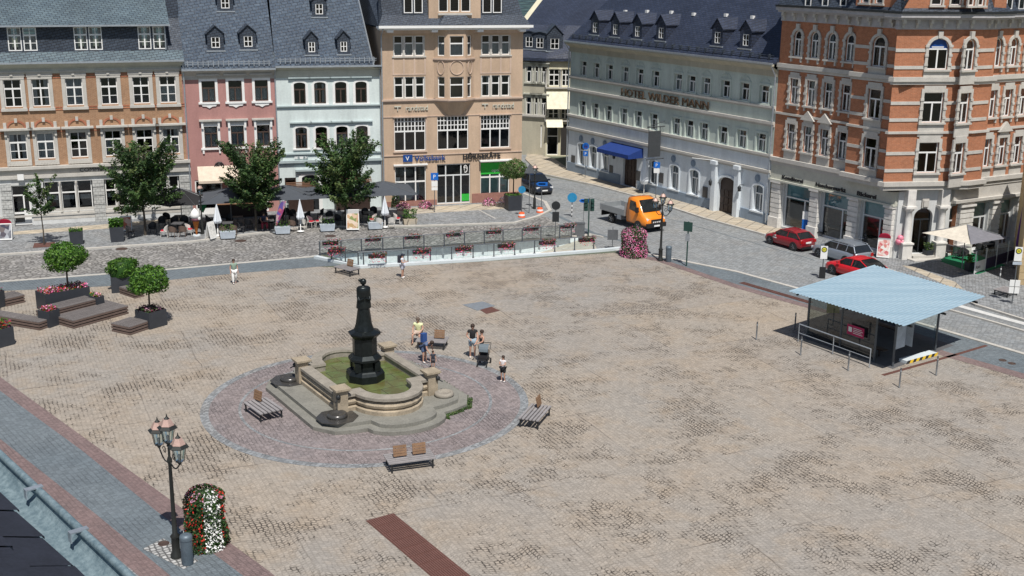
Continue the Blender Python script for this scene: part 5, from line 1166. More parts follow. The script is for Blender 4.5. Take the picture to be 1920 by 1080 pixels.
pinkf = leafm('petal_pink', (.75, .12, .35), .2); pinkl = leafm('petal_pale_pink', (.80, .42, .58), .2); redf = leafm('petal_red', (.60, .04, .03), .2); whitef = leafm('petal_white', (.85, .85, .82), .2); purpf = leafm('petal_purple', (.20, .02, .08), .2); orf = leafm('petal_orange', (.75, .25, .10), .2)
bark = plain('bark', (.07, .058, .045), .9, var=.3)
R3 = random.Random(99)
def rdir():
    while True:
        v = Vector((R3.uniform(-1, 1), R3.uniform(-1, 1), R3.uniform(-1, 1)))
        if .05 < v.length < 1: return v.normalized()
def leaf(mb, c, s, nrm=None, k=None):
    n = (rdir() if nrm is None else (nrm*1.1+rdir()).normalized()); t = n.orthogonal().normalized(); a = R3.uniform(0, 6.28); b = n.cross(t); u = (t*cos(a)+b*sin(a))*s*R3.uniform(.7, 1.3); v = n.cross(u).normalized()*s*R3.uniform(.35, .7)
    i = len(mb.v); mb.v += [c-u, c+v, c+u, c-v]; mb.f.append([i, i+1, i+2, i+3]); mb.uv.append([(0, 0), (1, 0), (1, 1), (0, 1)]); mb.mi.append(k if k is not None else R3.choice((0, 0, 1, 1, 2))); mb.sm.append(False)
def plane_tree(x, y, h, r, hb, label, nlim=42, per=270, s=.115, tr=.11, seed=1, lean=0, name='tree', cat='tree', group=None):
    R3.seed(seed); t = thing(name, label, cat, (x, y, .1), 0, group); m_ = MB(); m_.path([(0, 0, 0), (.03, .02, hb*.5), (lean, 0, hb), (lean, .03, hb+(h-hb)*.45)], tr, 8, tr*.5); twigs = []; lv = MB()
    for i in range(nlim):
        a = i*2.4+R3.uniform(-.3, .3); f = R3.uniform(0, 1); z0 = hb+(h-hb)*.5*f*.9; el = R3.uniform(.0, .35)+f*.95; ln = r*R3.uniform(.75, 1.12)*(1-.05*f)/max(cos(el), .55)
        d = Vector((cos(a)*cos(el), sin(a)*cos(el), sin(el))); p0 = Vector((lean, 0, z0)); zmax = h*R3.uniform(.86, 1.0)
        pts = [p0]
        for k in range(1, 6): q = p0+d*ln*k/5+Vector((R3.uniform(-.1, .1), R3.uniform(-.1, .1), .05*k)); q.z = min(q.z, zmax); pts.append(q)
        m_.path(pts, tr*.38, 5, .012)
        kk = R3.choice((0, 0, 1, 1, 2))
        for j in range(per):
            u = R3.uniform(.12, 1)**.75; q = p0.lerp(pts[-1], u); w = .50*(1-u*.75)*r/2.2+.07; q = q+rdir()*w*R3.uniform(.1, 1)
            leaf(lv, q, s, Vector((0, 0, 1)), kk if R3.random() < .6 else None)
    cz = hb+(h-hb)*.5
    for i in range(int(nlim*1.5)):
        d = rdir()*R3.random()**.4; c = Vector((d.x*r*.72, d.y*r*.72, cz+d.z*(h-hb)*.42)); kk = R3.choice((0, 0, 1, 1, 2)); m_.tube((lean, 0, min(c.z, hb+(h-hb)*.4)), c, .02, .008, 4)
        for j in range(int(per*.16)): leaf(lv, c+rdir()*R3.uniform(.05, .5)*r/2.7, s, Vector((0, 0, 1)), kk if R3.random() < .6 else None)
    m_.build('trunk', bark, t); lv.build('crown', lf_d, t); return t
def ball_tree(x, y, z, h, rx, rz_h, label, n=3600, s=.085, seed=2, trunk=True, mats=None, name='ball_tree', ry=None, group=None):
    R3.seed(seed); mats = mats or lf_g; t = thing(name, label, 'tree' if trunk else 'bush', (x, y, z), 0, group); lv = MB(); ry = ry or rx; lobes = [(rdir(), R3.uniform(.8, 1.12)) for _ in range(16)]
    cz = h-rz_h
    for i in range(n):
        d = rdir(); d.z = max(d.z, -.72); k = 1.0
        best = max(lobes, key=lambda l: l[0].dot(d)); k = best[1]*(.82+.18*best[0].dot(d)**4); rr = k*R3.uniform(.72, 1.02)
        leaf(lv, Vector((d.x*rx*rr, d.y*ry*rr, cz+d.z*rz_h*rr)), s, d)
    lv.build('crown', mats, t)
    m_ = MB()
    if trunk:
        m_.path([(0, 0, 0), (.02, 0, cz*.6), (0, 0, cz)], .055, 7, .045)
        for i in range(7): a = i*.9; m_.tube((0, 0, cz-rz_h*.6), (cos(a)*rx*.6, sin(a)*ry*.6, cz+.1), .025, .01, 5)
        m_.build('trunk', bark, t)
    else: m_.lathe([(rx*.75, 0), (rx*.85, cz), (rx*.6, cz+rz_h*.6)], 10); m_.build('stems', lf_g[2], t)
    return t
def flowers(par, cx, cy, z, ax, ay, ang, n, mats, s=.06, h=.18, name='flowers', seed=5):
    R3.seed(seed); lv = MB(); ca, sa = cos(ang), sin(ang)
    for i in range(n):
        u, v = R3.uniform(-1, 1)*ax, R3.uniform(-1, 1)*ay; leaf(lv, Vector((cx+u*ca-v*sa, cy+u*sa+v*ca, z+R3.uniform(-.02, h))), s, Vector((0, 0, 1)), R3.randrange(len(mats)))
    return lv.build(name, mats, par)
# ================= trees =================
pt = P(265, 449); plane_tree(pt.x, pt.y+1, 7.3, 2.75, 1.85, 'dark green pruned street tree at the left, in front of the white ground floor', seed=3, group='street trees in front of the cafes')
pt = P(475, 441); plane_tree(pt.x, pt.y+1, 7.2, 2.5, 1.85, 'dark green pruned street tree in front of the pink building', seed=8, group='street trees in front of the cafes')
pt = P(645, 431); plane_tree(pt.x, pt.y+1, 7.3, 2.75, 1.85, 'dark green pruned street tree in front of the mint building', seed=14, group='street trees in front of the cafes')
pt = P(80, 464); plane_tree(pt.x, pt.y+.3, 5.3, 1.25, 2.1, 'thin young street tree with small crown near the red advertising board', nlim=16, per=95, s=.10, tr=.055, seed=5, name='young_tree')
m_ = MB(); m_.box(-.7, .7, -.7, .7, 0, .03); tag(m_.build('tree_grate', rustm), 'square iron grate round the foot of the thin young tree', 'grate', (pt.x, pt.y+.3, .1), .3)
# ================= planters and decks, left =================
plant = plain('anthracite_metal', (.045, .05, .06), .5, .2, var=.12); soil = plain('soil', (.05, .035, .025), .95)
deckm = brickm('weathered_planks', (.20, .18, .175), (.16, .145, .14), (.02, .018, .018), 9, .13, .022, bmp=.5)
def foot(a, b, c, z):
    A, B, C_ = P(*a, z), P(*b, z), P(*c, z); return B, A-B, C_-B
def place(a, b, c, z):
    o, u, v = foot(a, b, c, z); w, d = v.length, u.length; an = atan2(v.y, v.x); return o, an, w, d      # local: x along b->c, y along b->a side
def deck(a, b, c, z, label, zb=0, dmax=None):
    o, an, w, d = place(a, b, c, z); t = thing('wooden_deck', label, 'deck', (o.x, o.y, zb), an, 'wooden sitting decks'); n = max(2, round((z-zb)/.15)); st = (z-zb)/n
    m_ = MB(); k = int(d/.13)
    for i in range(k): m_.box(0, w, i*d/k+.006, (i+1)*d/k-.006, z-zb-.04, z-zb)
    m_.build('planks', deckm, t); m_ = MB()
    for i in range(n): zz = z-zb-.041-i*st; m_.box(.0, w, 0, .03, zz-st*.62, zz); m_.box(0, .03, .031, d, zz-st*.62, zz); m_.box(w-.03, w, .031, d, zz-st*.62, zz); m_.box(.03, w-.03, d-.03, d, zz-st*.62, zz)
    m_.build('side_slats', plain('brown_slats', (.14, .10, .085), .7), t); m_ = MB(); m_.box(.05, w-.05, .05, d-.05, 0, z-zb-.06); m_.build('base', roomd, t); return t
def planter(a, b, c, z, label, zb=0, mats=None, n=500, s=.07, h=.2, seed=4, d=None, mat=None):
    o, an, w, dd = place(a, b, c, z); d = d or dd; t = thing('planter', label, 'planter', (o.x, o.y, zb), an, 'anthracite planters'); H = z-zb; m_ = MB(); q = .04
    m_.box(0, w, 0, q, 0, H); m_.box(0, w, d-q, d, 0, H); m_.box(0, q, q, d-q, 0, H); m_.box(w-q, w, q, d-q, 0, H); m_.build('box', mat or plant, t)
    m_ = MB(); m_.box(q, w-q, q, d-q, .02, H-.05); m_.build('soil', soil, t)
    if mats: flowers(t, w/2, d/2, H-.03, w/2-.05, d/2-.05, 0, n, mats, s, h, 'flowers', seed)
    t['wd'] = (w, d); return t
def W_(t, x, y, z): c, s = cos(t.rotation_euler.z), sin(t.rotation_euler.z); return Vector((t.location.x+x*c-y*s, t.location.y+x*s+y*c, t.location.z+z))
fl_mix = [lf_g[0], lf_g[1], pinkf, pinkl, redf]; fl_dark = [lf_d[0], purpf, lf_d[1], pinkl]; fl_or = [lf_g[1], orf, lf_g[0], pinkl]
deck((16, 578), (73, 604), (93, 597), .5, 'low wooden deck at the left end of the large planter group'); deck((97, 575), (137, 601), (240, 573), .5, 'long low wooden deck in front of the large planter group'); deck((96, 570), (110, 578), (181, 560), .85, 'raised wooden bench deck between the small planters', .0)
pB = planter((63, 547), (84, 553), (168, 537), 1.1, 'long anthracite planter with pink flowers and dark foliage under the larger ball tree', mats=fl_mix, n=900, seed=6, d=1.3)
planter((68, 577), (91, 585), (111, 578), .95, 'small anthracite planter with pink flowers at the front corner of the decks', mats=fl_mix, n=300, seed=9, d=.8)
planter((167, 553), (181, 558), (195, 554), .95, 'small anthracite planter with orange flowers at the right end of the decks', mats=fl_or, n=220, seed=10, d=.7)
w, d = pB['wd']; q = W_(pB, w*.62, d*.5, 1.05); ball_tree(q.x, q.y, q.z, 2.8, 1.35, .92, 'wide round-headed ball tree, the larger one, in the long flower planter', 4200, seed=21, group='ball trees in planters')
p2 = planter((204, 517), (207, 521), (252, 518), 1.0, 'anthracite planter with the trunkless round bush behind the second deck', seed=3, d=1.6); w, d = p2['wd']; q = W_(p2, w*.5, d*.4, .95); ball_tree(q.x, q.y, q.z, 1.2, 1.0, .62, 'dense round green bush without a trunk in an anthracite planter', 3000, seed=22, trunk=False, name='round_bush')
deck((226, 537), (252, 547), (270, 543), .45, 'small wooden deck beside the planter of the round bush')
p3 = planter((252, 580), (279, 588), (312, 579), .95, 'anthracite planter with dark foliage under the smaller ball tree', mats=fl_dark, n=500, seed=7, d=1.25); w, d = p3['wd']; q = W_(p3, w*.45, d*.5, .9); ball_tree(q.x, q.y, q.z, 2.6, 1.15, .9, 'round-headed ball tree, the smaller one, beside the small front deck', 3600, seed=23, group='ball trees in planters')
deck((217, 603), (243, 613), (279, 601), .5, 'small wooden deck in front of the smaller ball tree')
planter((-30, 540), (-12, 550), (8, 544), 1.0, 'anthracite planter cut off by the left border of the picture, upper one', mats=fl_dark, n=200, seed=3); deck((-5, 552), (10, 560), (46, 552), .5, 'short wooden deck at the left border of the picture')
p4 = planter((-40, 605), (-14, 622), (25, 612), 1.0, 'anthracite planter with grass and red flowers cut off by the left border', mats=[lf_g[1], purpf, redf, lf_g[0]], n=400, seed=3, s=.09, h=.4)
# planters by the pavement
def pot(px, py, w, h, label, plantn=260, mats=None, s=.08, ph=.35, mat=None, ang=.3, name='planter_tub', grp=None, d=None):
    p = P(px, py); d = d or w; t = thing(name, label, 'planter', (p.x, p.y+d/2, .1), ang, grp); m_ = MB(); m_.prism([(-w*.44, -d*.44), (w*.44, -d*.44), (w*.44, d*.44), (-w*.44, d*.44)], 0, h, [(-w/2, -d/2), (w/2, -d/2), (w/2, d/2), (-w/2, d/2)]); m_.build('tub', mat or plant, t)
    flowers(t, 0, 0, h, w*.48, d*.48, 0, plantn, mats or lf_g, s, ph, 'plants', int(px)); return t
pot(140, 462, .95, .95, 'dark cube planter with low green plants beside the thin young tree', 200, ph=.15, ang=.35); pot(216, 457, 1.0, 1.1, 'dark cube planter with taller leafy plants left of the cafe tables', 420, s=.12, ph=.55, ang=.35)
bt = pot(962, 398, 1.25, 1.25, 'large dark tub holding the small olive-green tree at the bank corner', 300, ph=.1); q = bt.location; ball_tree(q.x, q.y, q.z+1.2, 3.0, 1.25, .95, 'small round olive-green tree in the dark tub at the bank corner', 2300, s=.09, seed=31, mats=[lf_d[1], lf_d[2], lf_g[0]], name='tub_tree')
lightp = plain('pale_grey_box', (.42, .47, .52), .6)
for i, (x, y, lb) in enumerate(((426, 450, 'pale grey flower box left of the chocolate-coloured plane tree trunk, beside the white A-frame'), (529, 441, 'pale grey flower box right of the purple banner flag'), (613, 436, 'pale grey flower box left of the food picture board'), (703, 432, 'pale grey flower box right of the food picture board'))):
    lb = lb.replace('chocolate-coloured plane tree trunk, beside the white A-frame', 'pink building tree, beside the white A-frame')
    pot(x, y, 1.15, .5, lb, 60, ph=.5, s=.07, mat=lightp, ang=.25, d=.5, name='flower_box', grp='pale grey flower boxes in front of the cafe')
pot(768, 424, 1.1, .45, 'sandy stone trough with a dark bush at the right end of the cafe', 260, ph=.75, s=.09, mat=plateM, d=.6, name='stone_trough')
for x, y, lb in ((757, 396, 'pink flower bush at the foot of the bank window, left one'), (797, 393, 'pink flower bush at the foot of the bank window, beside the parking sign'), (917, 388, 'pink flower bush below the green shop window'), (946, 385, 'pale flower bush behind the tub tree')):
    p = P(x, y); R3.seed(x); lv = MB()
    for i in range(420): d = rdir(); d.z = abs(d.z); leaf(lv, Vector((d.x*.62, d.y*.45, .1+d.z*.6))*R3.uniform(.75, 1), .07, d, R3.choice((0, 1, 2, 3, 3)) if x != 946 else R3.choice((0, 2, 4)))
    tag(lv.build('flower_bush', [lf_d[1], lf_d[0], pinkf if x != 946 else pinkl, pinkl, whitef]), lb, 'flowers', (p.x, p.y, .1), group='flower bushes along the bank')
p = P(742, 392); R3.seed(9); lv = MB()
for i in range(500): z = R3.uniform(.1, 1.5); a = R3.uniform(0, 6.28); r_ = .32*(1-(z/1.7)**2)+.03; leaf(lv, Vector((cos(a)*r_, sin(a)*r_, z)), .07, None, 0)
tag(lv.build('cypress', lf_d), 'slim dark conical evergreen at the left corner of the bank', 'shrub', (p.x, p.y, .1))
# flower towers
def tower(px, py, h, r, label, cols, seed):
    p = P(px, py); t = thing('flower_tower', label, 'flower tower', (p.x, p.y, .02), 0); R3.seed(seed); lv = MB()
    def prof(u): return r*(1.08-.10*u+.05*sin(u*9))*(1 if u < .75 else sqrt(max(0, 1-((u-.75)/.27)**2)))
    for i in range(4200):
        u = R3.random(); a = R3.uniform(0, 6.283); rr = prof(u)*(R3.uniform(.84, 1.06)+.07*sin(a*3+u*7)); nrm = Vector((cos(a), sin(a), .3)); leaf(lv, Vector((cos(a)*rr, sin(a)*rr, u*h)), .06, nrm, R3.choice((0, 0, 1, 2)))
    for i in range(2400):
        u = R3.random(); a = R3.uniform(0, 6.283); rr = prof(u)*R3.uniform(.98, 1.08); k = cols(a, u, R3)
        if k is not None: leaf(lv, Vector((cos(a)*rr, sin(a)*rr, u*h)), .048, Vector((cos(a), sin(a), .4)), k)
    lv.build('foliage', [lf_d[0], lf_d[1], lf_g[2], whitef, redf, pinkf, pinkl], t); m_ = MB(); m_.lathe([(r*.6, 0), (r*.7, h*.5), (r*.5, h*.9)], 12); m_.build('core', lf_d[0], t); return t
tower(388, 1022, 2.2, .66, 'near flower tower planted in stripes of white and red blossoms beside the lamp', lambda a, u, r: (3 if -1.35 < a-2*pi < -.45 or -1.35 < a < -.45 or 4.93 < a < 5.75 else (4 if r.random() < .25 else (3 if a > 2.9 and a < 3.6 and u < .5 else (6 if u > .85 and r.random() < .5 else None)))), 41)
tower(1188, 480, 2.05, .84, 'pink flowering tower at the right end of the ramp railing', lambda a, u, r: 5 if r.random() < .5 else (6 if r.random() < .8 else None), 42)
# ================= ramp, railings =================
conc = plain('pale_concrete', (.55, .60, .62), .8, var=.08, scale=.8); tilem = brickm('pale_tiles', (.78, .84, .86), (.74, .80, .82), (.50, .55, .57), 1.3, .9, .012, bmp=.1, streak=.06)
a0, b0, b1_, a1 = hole; dep = -3.2
o = thing('underground_ramp', 'sunken ramp opening with pale tiled inner wall behind the glass railing', 'ramp', (b0.x, b0.y, 0))
def loc(p, z=0): return (p.x-b0.x, p.y-b0.y, z)
m_ = MB(); m_.face([loc(a0, dep), loc(a1, dep), loc(a1, 0), loc(a0, 0)][::-1]); m_.face([loc(a0, dep), loc(a0, 0), loc(b0, 0), loc(b0, dep)]); m_.face([loc(b0, dep), loc(b0, 0), loc(b1_, 0), loc(b1_, dep)]); m_.face([loc(a1, dep), loc(b1_, dep), loc(b1_, 0), loc(a1, 0)]); m_.build('retaining_wall', tilem, o)
m_ = MB(); q0 = a0.lerp(a1, .35); q1 = b0.lerp(b1_, .35); m_.face([loc(b0, dep+.01), loc(q1, dep+.01), loc(q0, dep+.01), loc(a0, dep+.01)]); m_.face([loc(q1, dep+.01), loc(b1_, -.02), loc(a1, -.02), loc(q0, dep+.01)]); m_.build('ramp_floor', plain('ramp_concrete', (.42, .39, .33), .85), o)
kerb('parapet', [(592, 484), (676, 502.5), (900, 489), (1120, 472), (1175, 467)], .35, .18, 0, conc); kerb('parapet', [(597, 479), (1108, 441.5), (1130, 446)], .2, .12, 0, kerbM)
railm = plain('grey_rail_metal', (.10, .115, .13), .45, .5)
def railing(label, pts, h, thick=.042, gl=True):
    A = [P(*q) for q in pts]; t = thing('glass_railing', label, 'railing', A[0], 0); L_ = [p-A[0] for p in A]
    for p in L_:
        m_ = MB(); m_.box(p.x-thick, p.x+thick, p.y-thick, p.y+thick, .1, h); m_.box(p.x-.08, p.x+.08, p.y-.08, p.y+.08, .1, .14); m_.build('post', railm, t)
    m_ = MB(); m_.path([(p.x, p.y, h) for p in L_], .032, 6); m_.build('handrail', railm, t)
    if gl:
        for p, q in zip(L_, L_[1:]): m_ = MB(); a, b = p.lerp(q, .04), p.lerp(q, .96); m_.face([(a.x, a.y, .2), (b.x, b.y, .2), (b.x, b.y, h-.08), (a.x, a.y, h-.08)]); m_.build('glass_panel', glassc, t)
    return t
farp = [(600, 480), (640, 478), (678, 475), (718, 472.5), (757, 470), (795, 467.5), (833, 465), (871, 462), (908, 459.5), (943, 457), (979, 454.5), (1014, 451.5), (1049, 449), (1071, 447)]
railing('far glass railing of the sunken ramp along the cobbled road', farp, 1.05)
nearp = [(622, 490.5), (648, 496), (672, 501.5), (682, 501), (724, 498.5), (765, 496), (807, 493), (847, 490), (887, 487), (926, 484), (965, 481), (1002, 478), (1040, 475), (1077, 472.5), (1113, 470)]
railing('near glass railing of the sunken ramp along the market square', nearp, 1.05)
def fbox(px, py, h, label, seed):
    p = P(px, py, h); t = thing('railing_flower_box', label, 'flower box', (p.x, p.y, h-.15), radians(14), 'flower boxes hung on the ramp railings'); m_ = MB(); m_.box(-.55, .55, -.14, .14, -.12, .12); m_.build('box', black, t); flowers(t, .2, -.05, .06, .5, .2, 0, 240, [lf_d[0], lf_d[0], plain('petal_wine', (.22, .03, .07), .7), pinkl, lf_d[1], redf, lf_d[1], lf_d[2]], .05, .22, 'flowers', seed)
    R3.seed(seed); lv = MB()
    for i in range(90): leaf(lv, Vector((R3.uniform(-.6, .6), -.2+R3.uniform(-.06, .06), R3.uniform(-.4, .1))), .05, None, R3.randrange(3))
    lv.build('hanging_flowers', [lf_d[0], pinkf, redf], t)
nth = ('first', 'second', 'third', 'fourth', 'fifth', 'sixth', 'seventh')
for i, (x, y) in enumerate(((619, 452), (699, 445), (773, 441), (850, 436), (925, 431), (995, 425.5), (1063, 421))): fbox(x, y, 1.0, 'dark flower box on the far ramp railing, %s from the left' % nth[i], 60+i)
for i, (x, y) in enumerate(((630, 466), (706, 476), (789, 468), (868, 463), (948, 457), (1025, 451), (1099, 446))): fbox(x, y, 1.0, 'dark flower box on the near ramp railing, %s from the left' % nth[i], 70+i)
# ================= fountain =================
A0 = radians(32); FC_ = (-6.9, 53.2)
fo = thing('fountain', 'sandstone fountain basin with four corner posts and curved sides, on two stone steps', 'fountain', (FC_[0], FC_[1], .016), A0)
def basin(off=0, n=12, R=(1.38, 1.6), w=2.15):
    pts = []
    def bul(sg):
        out = [(-w*sg, -w*sg)]
        for k in range(n+1): a = pi*k/n; out.append((-cos(a)*R[0]*sg, (-w-.0-sin(a)*R[1])*sg))
        out.append((w*sg, -w*sg)); return out
    pts = bul(1)+bul(-1); return pts
def offset(pts, d):
    n = len(pts); r = []
    for i in range(n):
        p0, p1, p2 = Vector(pts[i-1]), Vector(pts[i]), Vector(pts[(i+1) % n]); e1, e2 = (p1-p0).normalized(), (p2-p1).normalized(); n1, n2 = Vector((e1.y, -e1.x)), Vector((e2.y, -e2.x)); b = (n1+n2); b = b/max(b.dot(n1), .35) if b.length > 1e-6 else n1; r.append((p1.x+b.x*d, p1.y+b.y*d))
    return r
def loft(mb, base, prof):
    loops = [[(x, y, z) for x, y in offset(base, o_)] for o_, z in prof]; n = len(base)
    for a, b in zip(loops, loops[1:]):
        for i in range(n): mb.face([a[i], a[(i+1) % n], b[(i+1) % n], b[i]])
B0 = basin()
sand = plain('weathered_sandstone', (.335, .28, .205), .85, var=.3, scale=2.2); stoneg = plain('grey_step_stone', (.205, .20, .175), .85, var=.22, scale=1.5); capm = plain('cap_stone', (.27, .245, .205), .85, var=.25, scale=3); wetm = plain('wet_stone', (.05, .048, .045), .25, var=.3, spec=.6)
m_ = MB(); loft(m_, B0, [(.30, .34), (.30, .52), (.14, .58), (.24, .66), (.27, .77), (.2, .88), (.10, .94), (.2, 1.0)]); m_.build('basin_wall', sand, fo)
m_ = MB(); loft(m_, B0, [(.2, 1.0), (.30, 1.02), (.30, 1.15), (-.22, 1.19), (-.24, 1.08), (-.2, 1.0), (-.2, .4)]); m_.build('rim', capm, fo)
tri = tessellate_polygon([[Vector((*p, 0)) for p in offset(B0, -.18)]]); ob = offset(B0, -.18)
m_ = MB(); m_.mesh([(x, y, .8) for x, y in ob], [t if (Vector(ob[t[1]])-Vector(ob[t[0]])).to_3d().cross((Vector(ob[t[2]])-Vector(ob[t[0]])).to_3d()).z > 0 else t[::-1] for t in tri])
wm_, n_, p_ = nodes('green_water'); uv = obn(n_); bb = n_.nodes.new('ShaderNodeTexBrick'); L(n_, uv, bb.inputs[0]); bb.inputs['Scale'].default_value = 1; bb.inputs['Brick Width'].default_value = 1.3; bb.inputs['Row Height'].default_value = .85; bb.inputs['Mortar Size'].default_value = .025; bb.inputs['Color1'].default_value = (.105, .15, .05, 1); bb.inputs['Color2'].default_value = (.14, .165, .06, 1); bb.inputs['Mortar'].default_value = (.05, .06, .025, 1)
cc_ = mix(n_, mapr(n_, noise(n_, uv, 1.2, 4), .4, .65, 0, .8), bb.outputs[0], (.10, .085, .03)); L(n_, cc_, p_.inputs['Base Color']); p_.inputs['Roughness'].default_value = .06; bump(n_, p_, noise(n_, uv, 7, 3), .12, .03)
m_.build('water', wm_, fo)
S1 = [(-3.9, -2.9), (-3.3, -3.9), (-2.4, -4.2), (-1.9, -4.25)]+[(-cos(pi*k/10)*1.9, -4.25-sin(pi*k/10)*1.25) for k in range(1, 10)]+[(1.9, -4.25), (2.4, -4.2), (3.3, -3.9), (3.9, -2.9)]
S1 = S1+[(-x, -y) for x, y in S1]; S2 = offset(S1, -.42)
for nm, pp, z0, z1 in (('lower_step', S1, 0, .17), ('upper_step', S2, .17, .34)):
    tri = tessellate_polygon([[Vector((*p, 0)) for p in pp]]); m_ = MB(); m_.mesh([(x, y, z1) for x, y in pp], [t if (Vector(pp[t[1]])-Vector(pp[t[0]])).to_3d().cross((Vector(pp[t[2]])-Vector(pp[t[0]])).to_3d()).z > 0 else t[::-1] for t in tri])
    for i in range(len(pp)): a, b = pp[i], pp[(i+1) % len(pp)]; m_.face([(a[0], a[1], z0), (b[0], b[1], z0), (b[0], b[1], z1), (a[0], a[1], z1)])
    m_.build(nm, stoneg, fo)
for sx, sy in ((-1, -1), (1, -1), (1, 1), (-1, 1)):
    x, y = 2.28*sx, 2.28*sy; m_ = MB(); m_.box(x-.25, x+.25, y-.25, y+.25, .34, 1.36); m_.box(x-.32, x+.32, y-.32, y+.32, 1.36, 1.42); m_.box(x-.37, x+.37, y-.37, y+.37, 1.42, 1.51); po = m_.build('corner_post', sand, fo)
    m_ = MB(); dx, dy = sx*.26, sy*.26; m_.lathe([(.04, -.1), (.10, -.07), (.115, .04), (.05, .12)], 10, (x+dx*.9, y+dy*1.05, 1.15)); m_.tube((x+dx, y+dy*1.1, 1.1), (x+dx*1.6, y+dy*1.6, 1.0), .03); m_.build('lion_spout', dark, po)
    bx, by = x+.42*sx, y+.52*sy; m_ = MB(); m_.lathe([(.42, .34), (.47, .40), (.43, .54), (.32, .54), (.28, .47), (.05, .46)], 18, (bx, by, 0)); m_.build('spill_basin', wetm if (sx, sy) in ((-1, -1), (-1, 1)) else capm, fo)
    if (sx, sy) in ((-1, -1), (-1, 1)):
        m_ = MB(); m_.prism([(bx+cos(k*pi/4+.39)*.95, by+sin(k*pi/4+.39)*.95) for k in range(8)], .341, .37); m_.build('wet_slab', wetm, fo)
FY = FC_[1]
R3.seed(77); lv = MB(); c_, s_ = cos(A0), sin(A0)
for i in range(1500):
    k = R3.randrange(12, 18); a, b = Vector(S1[k]), Vector(S1[k+1]); q = a.lerp(b, R3.random()); q = q*(1+R3.uniform(.0, .05)); leaf(lv, Vector((q.x*c_-q.y*s_, q.x*s_+q.y*c_, R3.uniform(.0, .07))), .045, Vector((0, 0, 1)))
o_ = lv.build('weeds', [lf_d[1], lf_d[2], lf_d[0]]); o_.location = (FC_[0], FC_[1], .016); tag(o_, 'low green weeds along the edge of the fountain steps', 'weeds'); o_['kind'] = 'stuff'
def zz_(y): return PY(686, y, FY).z
brz = plain('dark_bronze', (.022, .027, .028), .35, .6, var=.35, scale=5)
st = thing('statue', 'dark bronze statue of a robed woman on an octagonal pedestal rising from the fountain water', 'statue', (FC_[0], FC_[1], .8), radians(20))
Z = lambda y: zz_(y)-.8
def oct_(mb, prof, n=8): mb.lathe([(r, z) for r, z in prof], n, rot=pi/8, smooth=False)
m_ = MB(); oct_(m_, [(.92, -.2), (.92, Z(697)), (.84, Z(692)), (.78, Z(690))]); oct_(m_, [(.62, Z(690)), (.62, Z(674)), (.80, Z(672)), (.80, Z(668)), (.62, Z(662))]); oct_(m_, [(.58, Z(662)), (.58, Z(632)), (.66, Z(629)), (.76, Z(625)), (.78, Z(622)), (.5, Z(618))])
for k in range(4): a = k*pi/2+pi/4; m_.box(cos(a)*.66-.14, cos(a)*.66+.14, sin(a)*.66-.14, sin(a)*.66+.14, Z(690), Z(674))
m_.build('pedestal', brz, st)
zb, zs, zh, zt = Z(620), Z(538), Z(571), Z(523)
H = zt-zb
m_ = MB(); n = 20; prof = [(.48, 0), (.43, .05), (.36, .14), (.31, .3), (.27, .42), (.25, .50)]
vs = []; k = 0
for r, u in prof:
    for i in range(n): a = 2*pi*i/n; rr = r*(1+.09*sin(a*7+u*2)*(1-u)+.05*sin(a*3)); vs.append((cos(a)*rr, sin(a)*rr*.85, zb+u*H))
m_.smooth = True; m_.mesh(vs, [(j*n+i, j*n+(i+1) % n, (j+1)*n+(i+1) % n, (j+1)*n+i) for j in range(len(prof)-1) for i in range(n)])
m_.lathe([(.35, .45*H), (.36, .47*H), (.33, .56*H), (.30, .66*H), (.33, .76*H), (.33, .83*H), (.25, .858*H), (.07, .872*H), (.065, .905*H)], 16, (0, 0, zb), 1, .75)
m_.lathe([(.06, .89*H), (.12, .905*H), (.155, .935*H), (.145, .975*H), (.09, 1.0*H), (.01, 1.012*H)], 12, (0, 0, zb)); m_.lathe([(.01, .94*H), (.08, .955*H), (.085, .985*H), (.01, 1.01*H)], 8, (-.14, .05, zb))
for sx in (-1, 1):
    m_.path([(.25*sx, 0, zb+.80*H), (.27*sx, -.06, zb+.66*H), (.24*sx, -.2, zb+.61*H)], .075, 8, .065); m_.path([(.24*sx, -.2, zb+.61*H), (.05*sx, -.3, zb+.66*H)], .065, 8, .05)
m_.build('figure', brz, st)
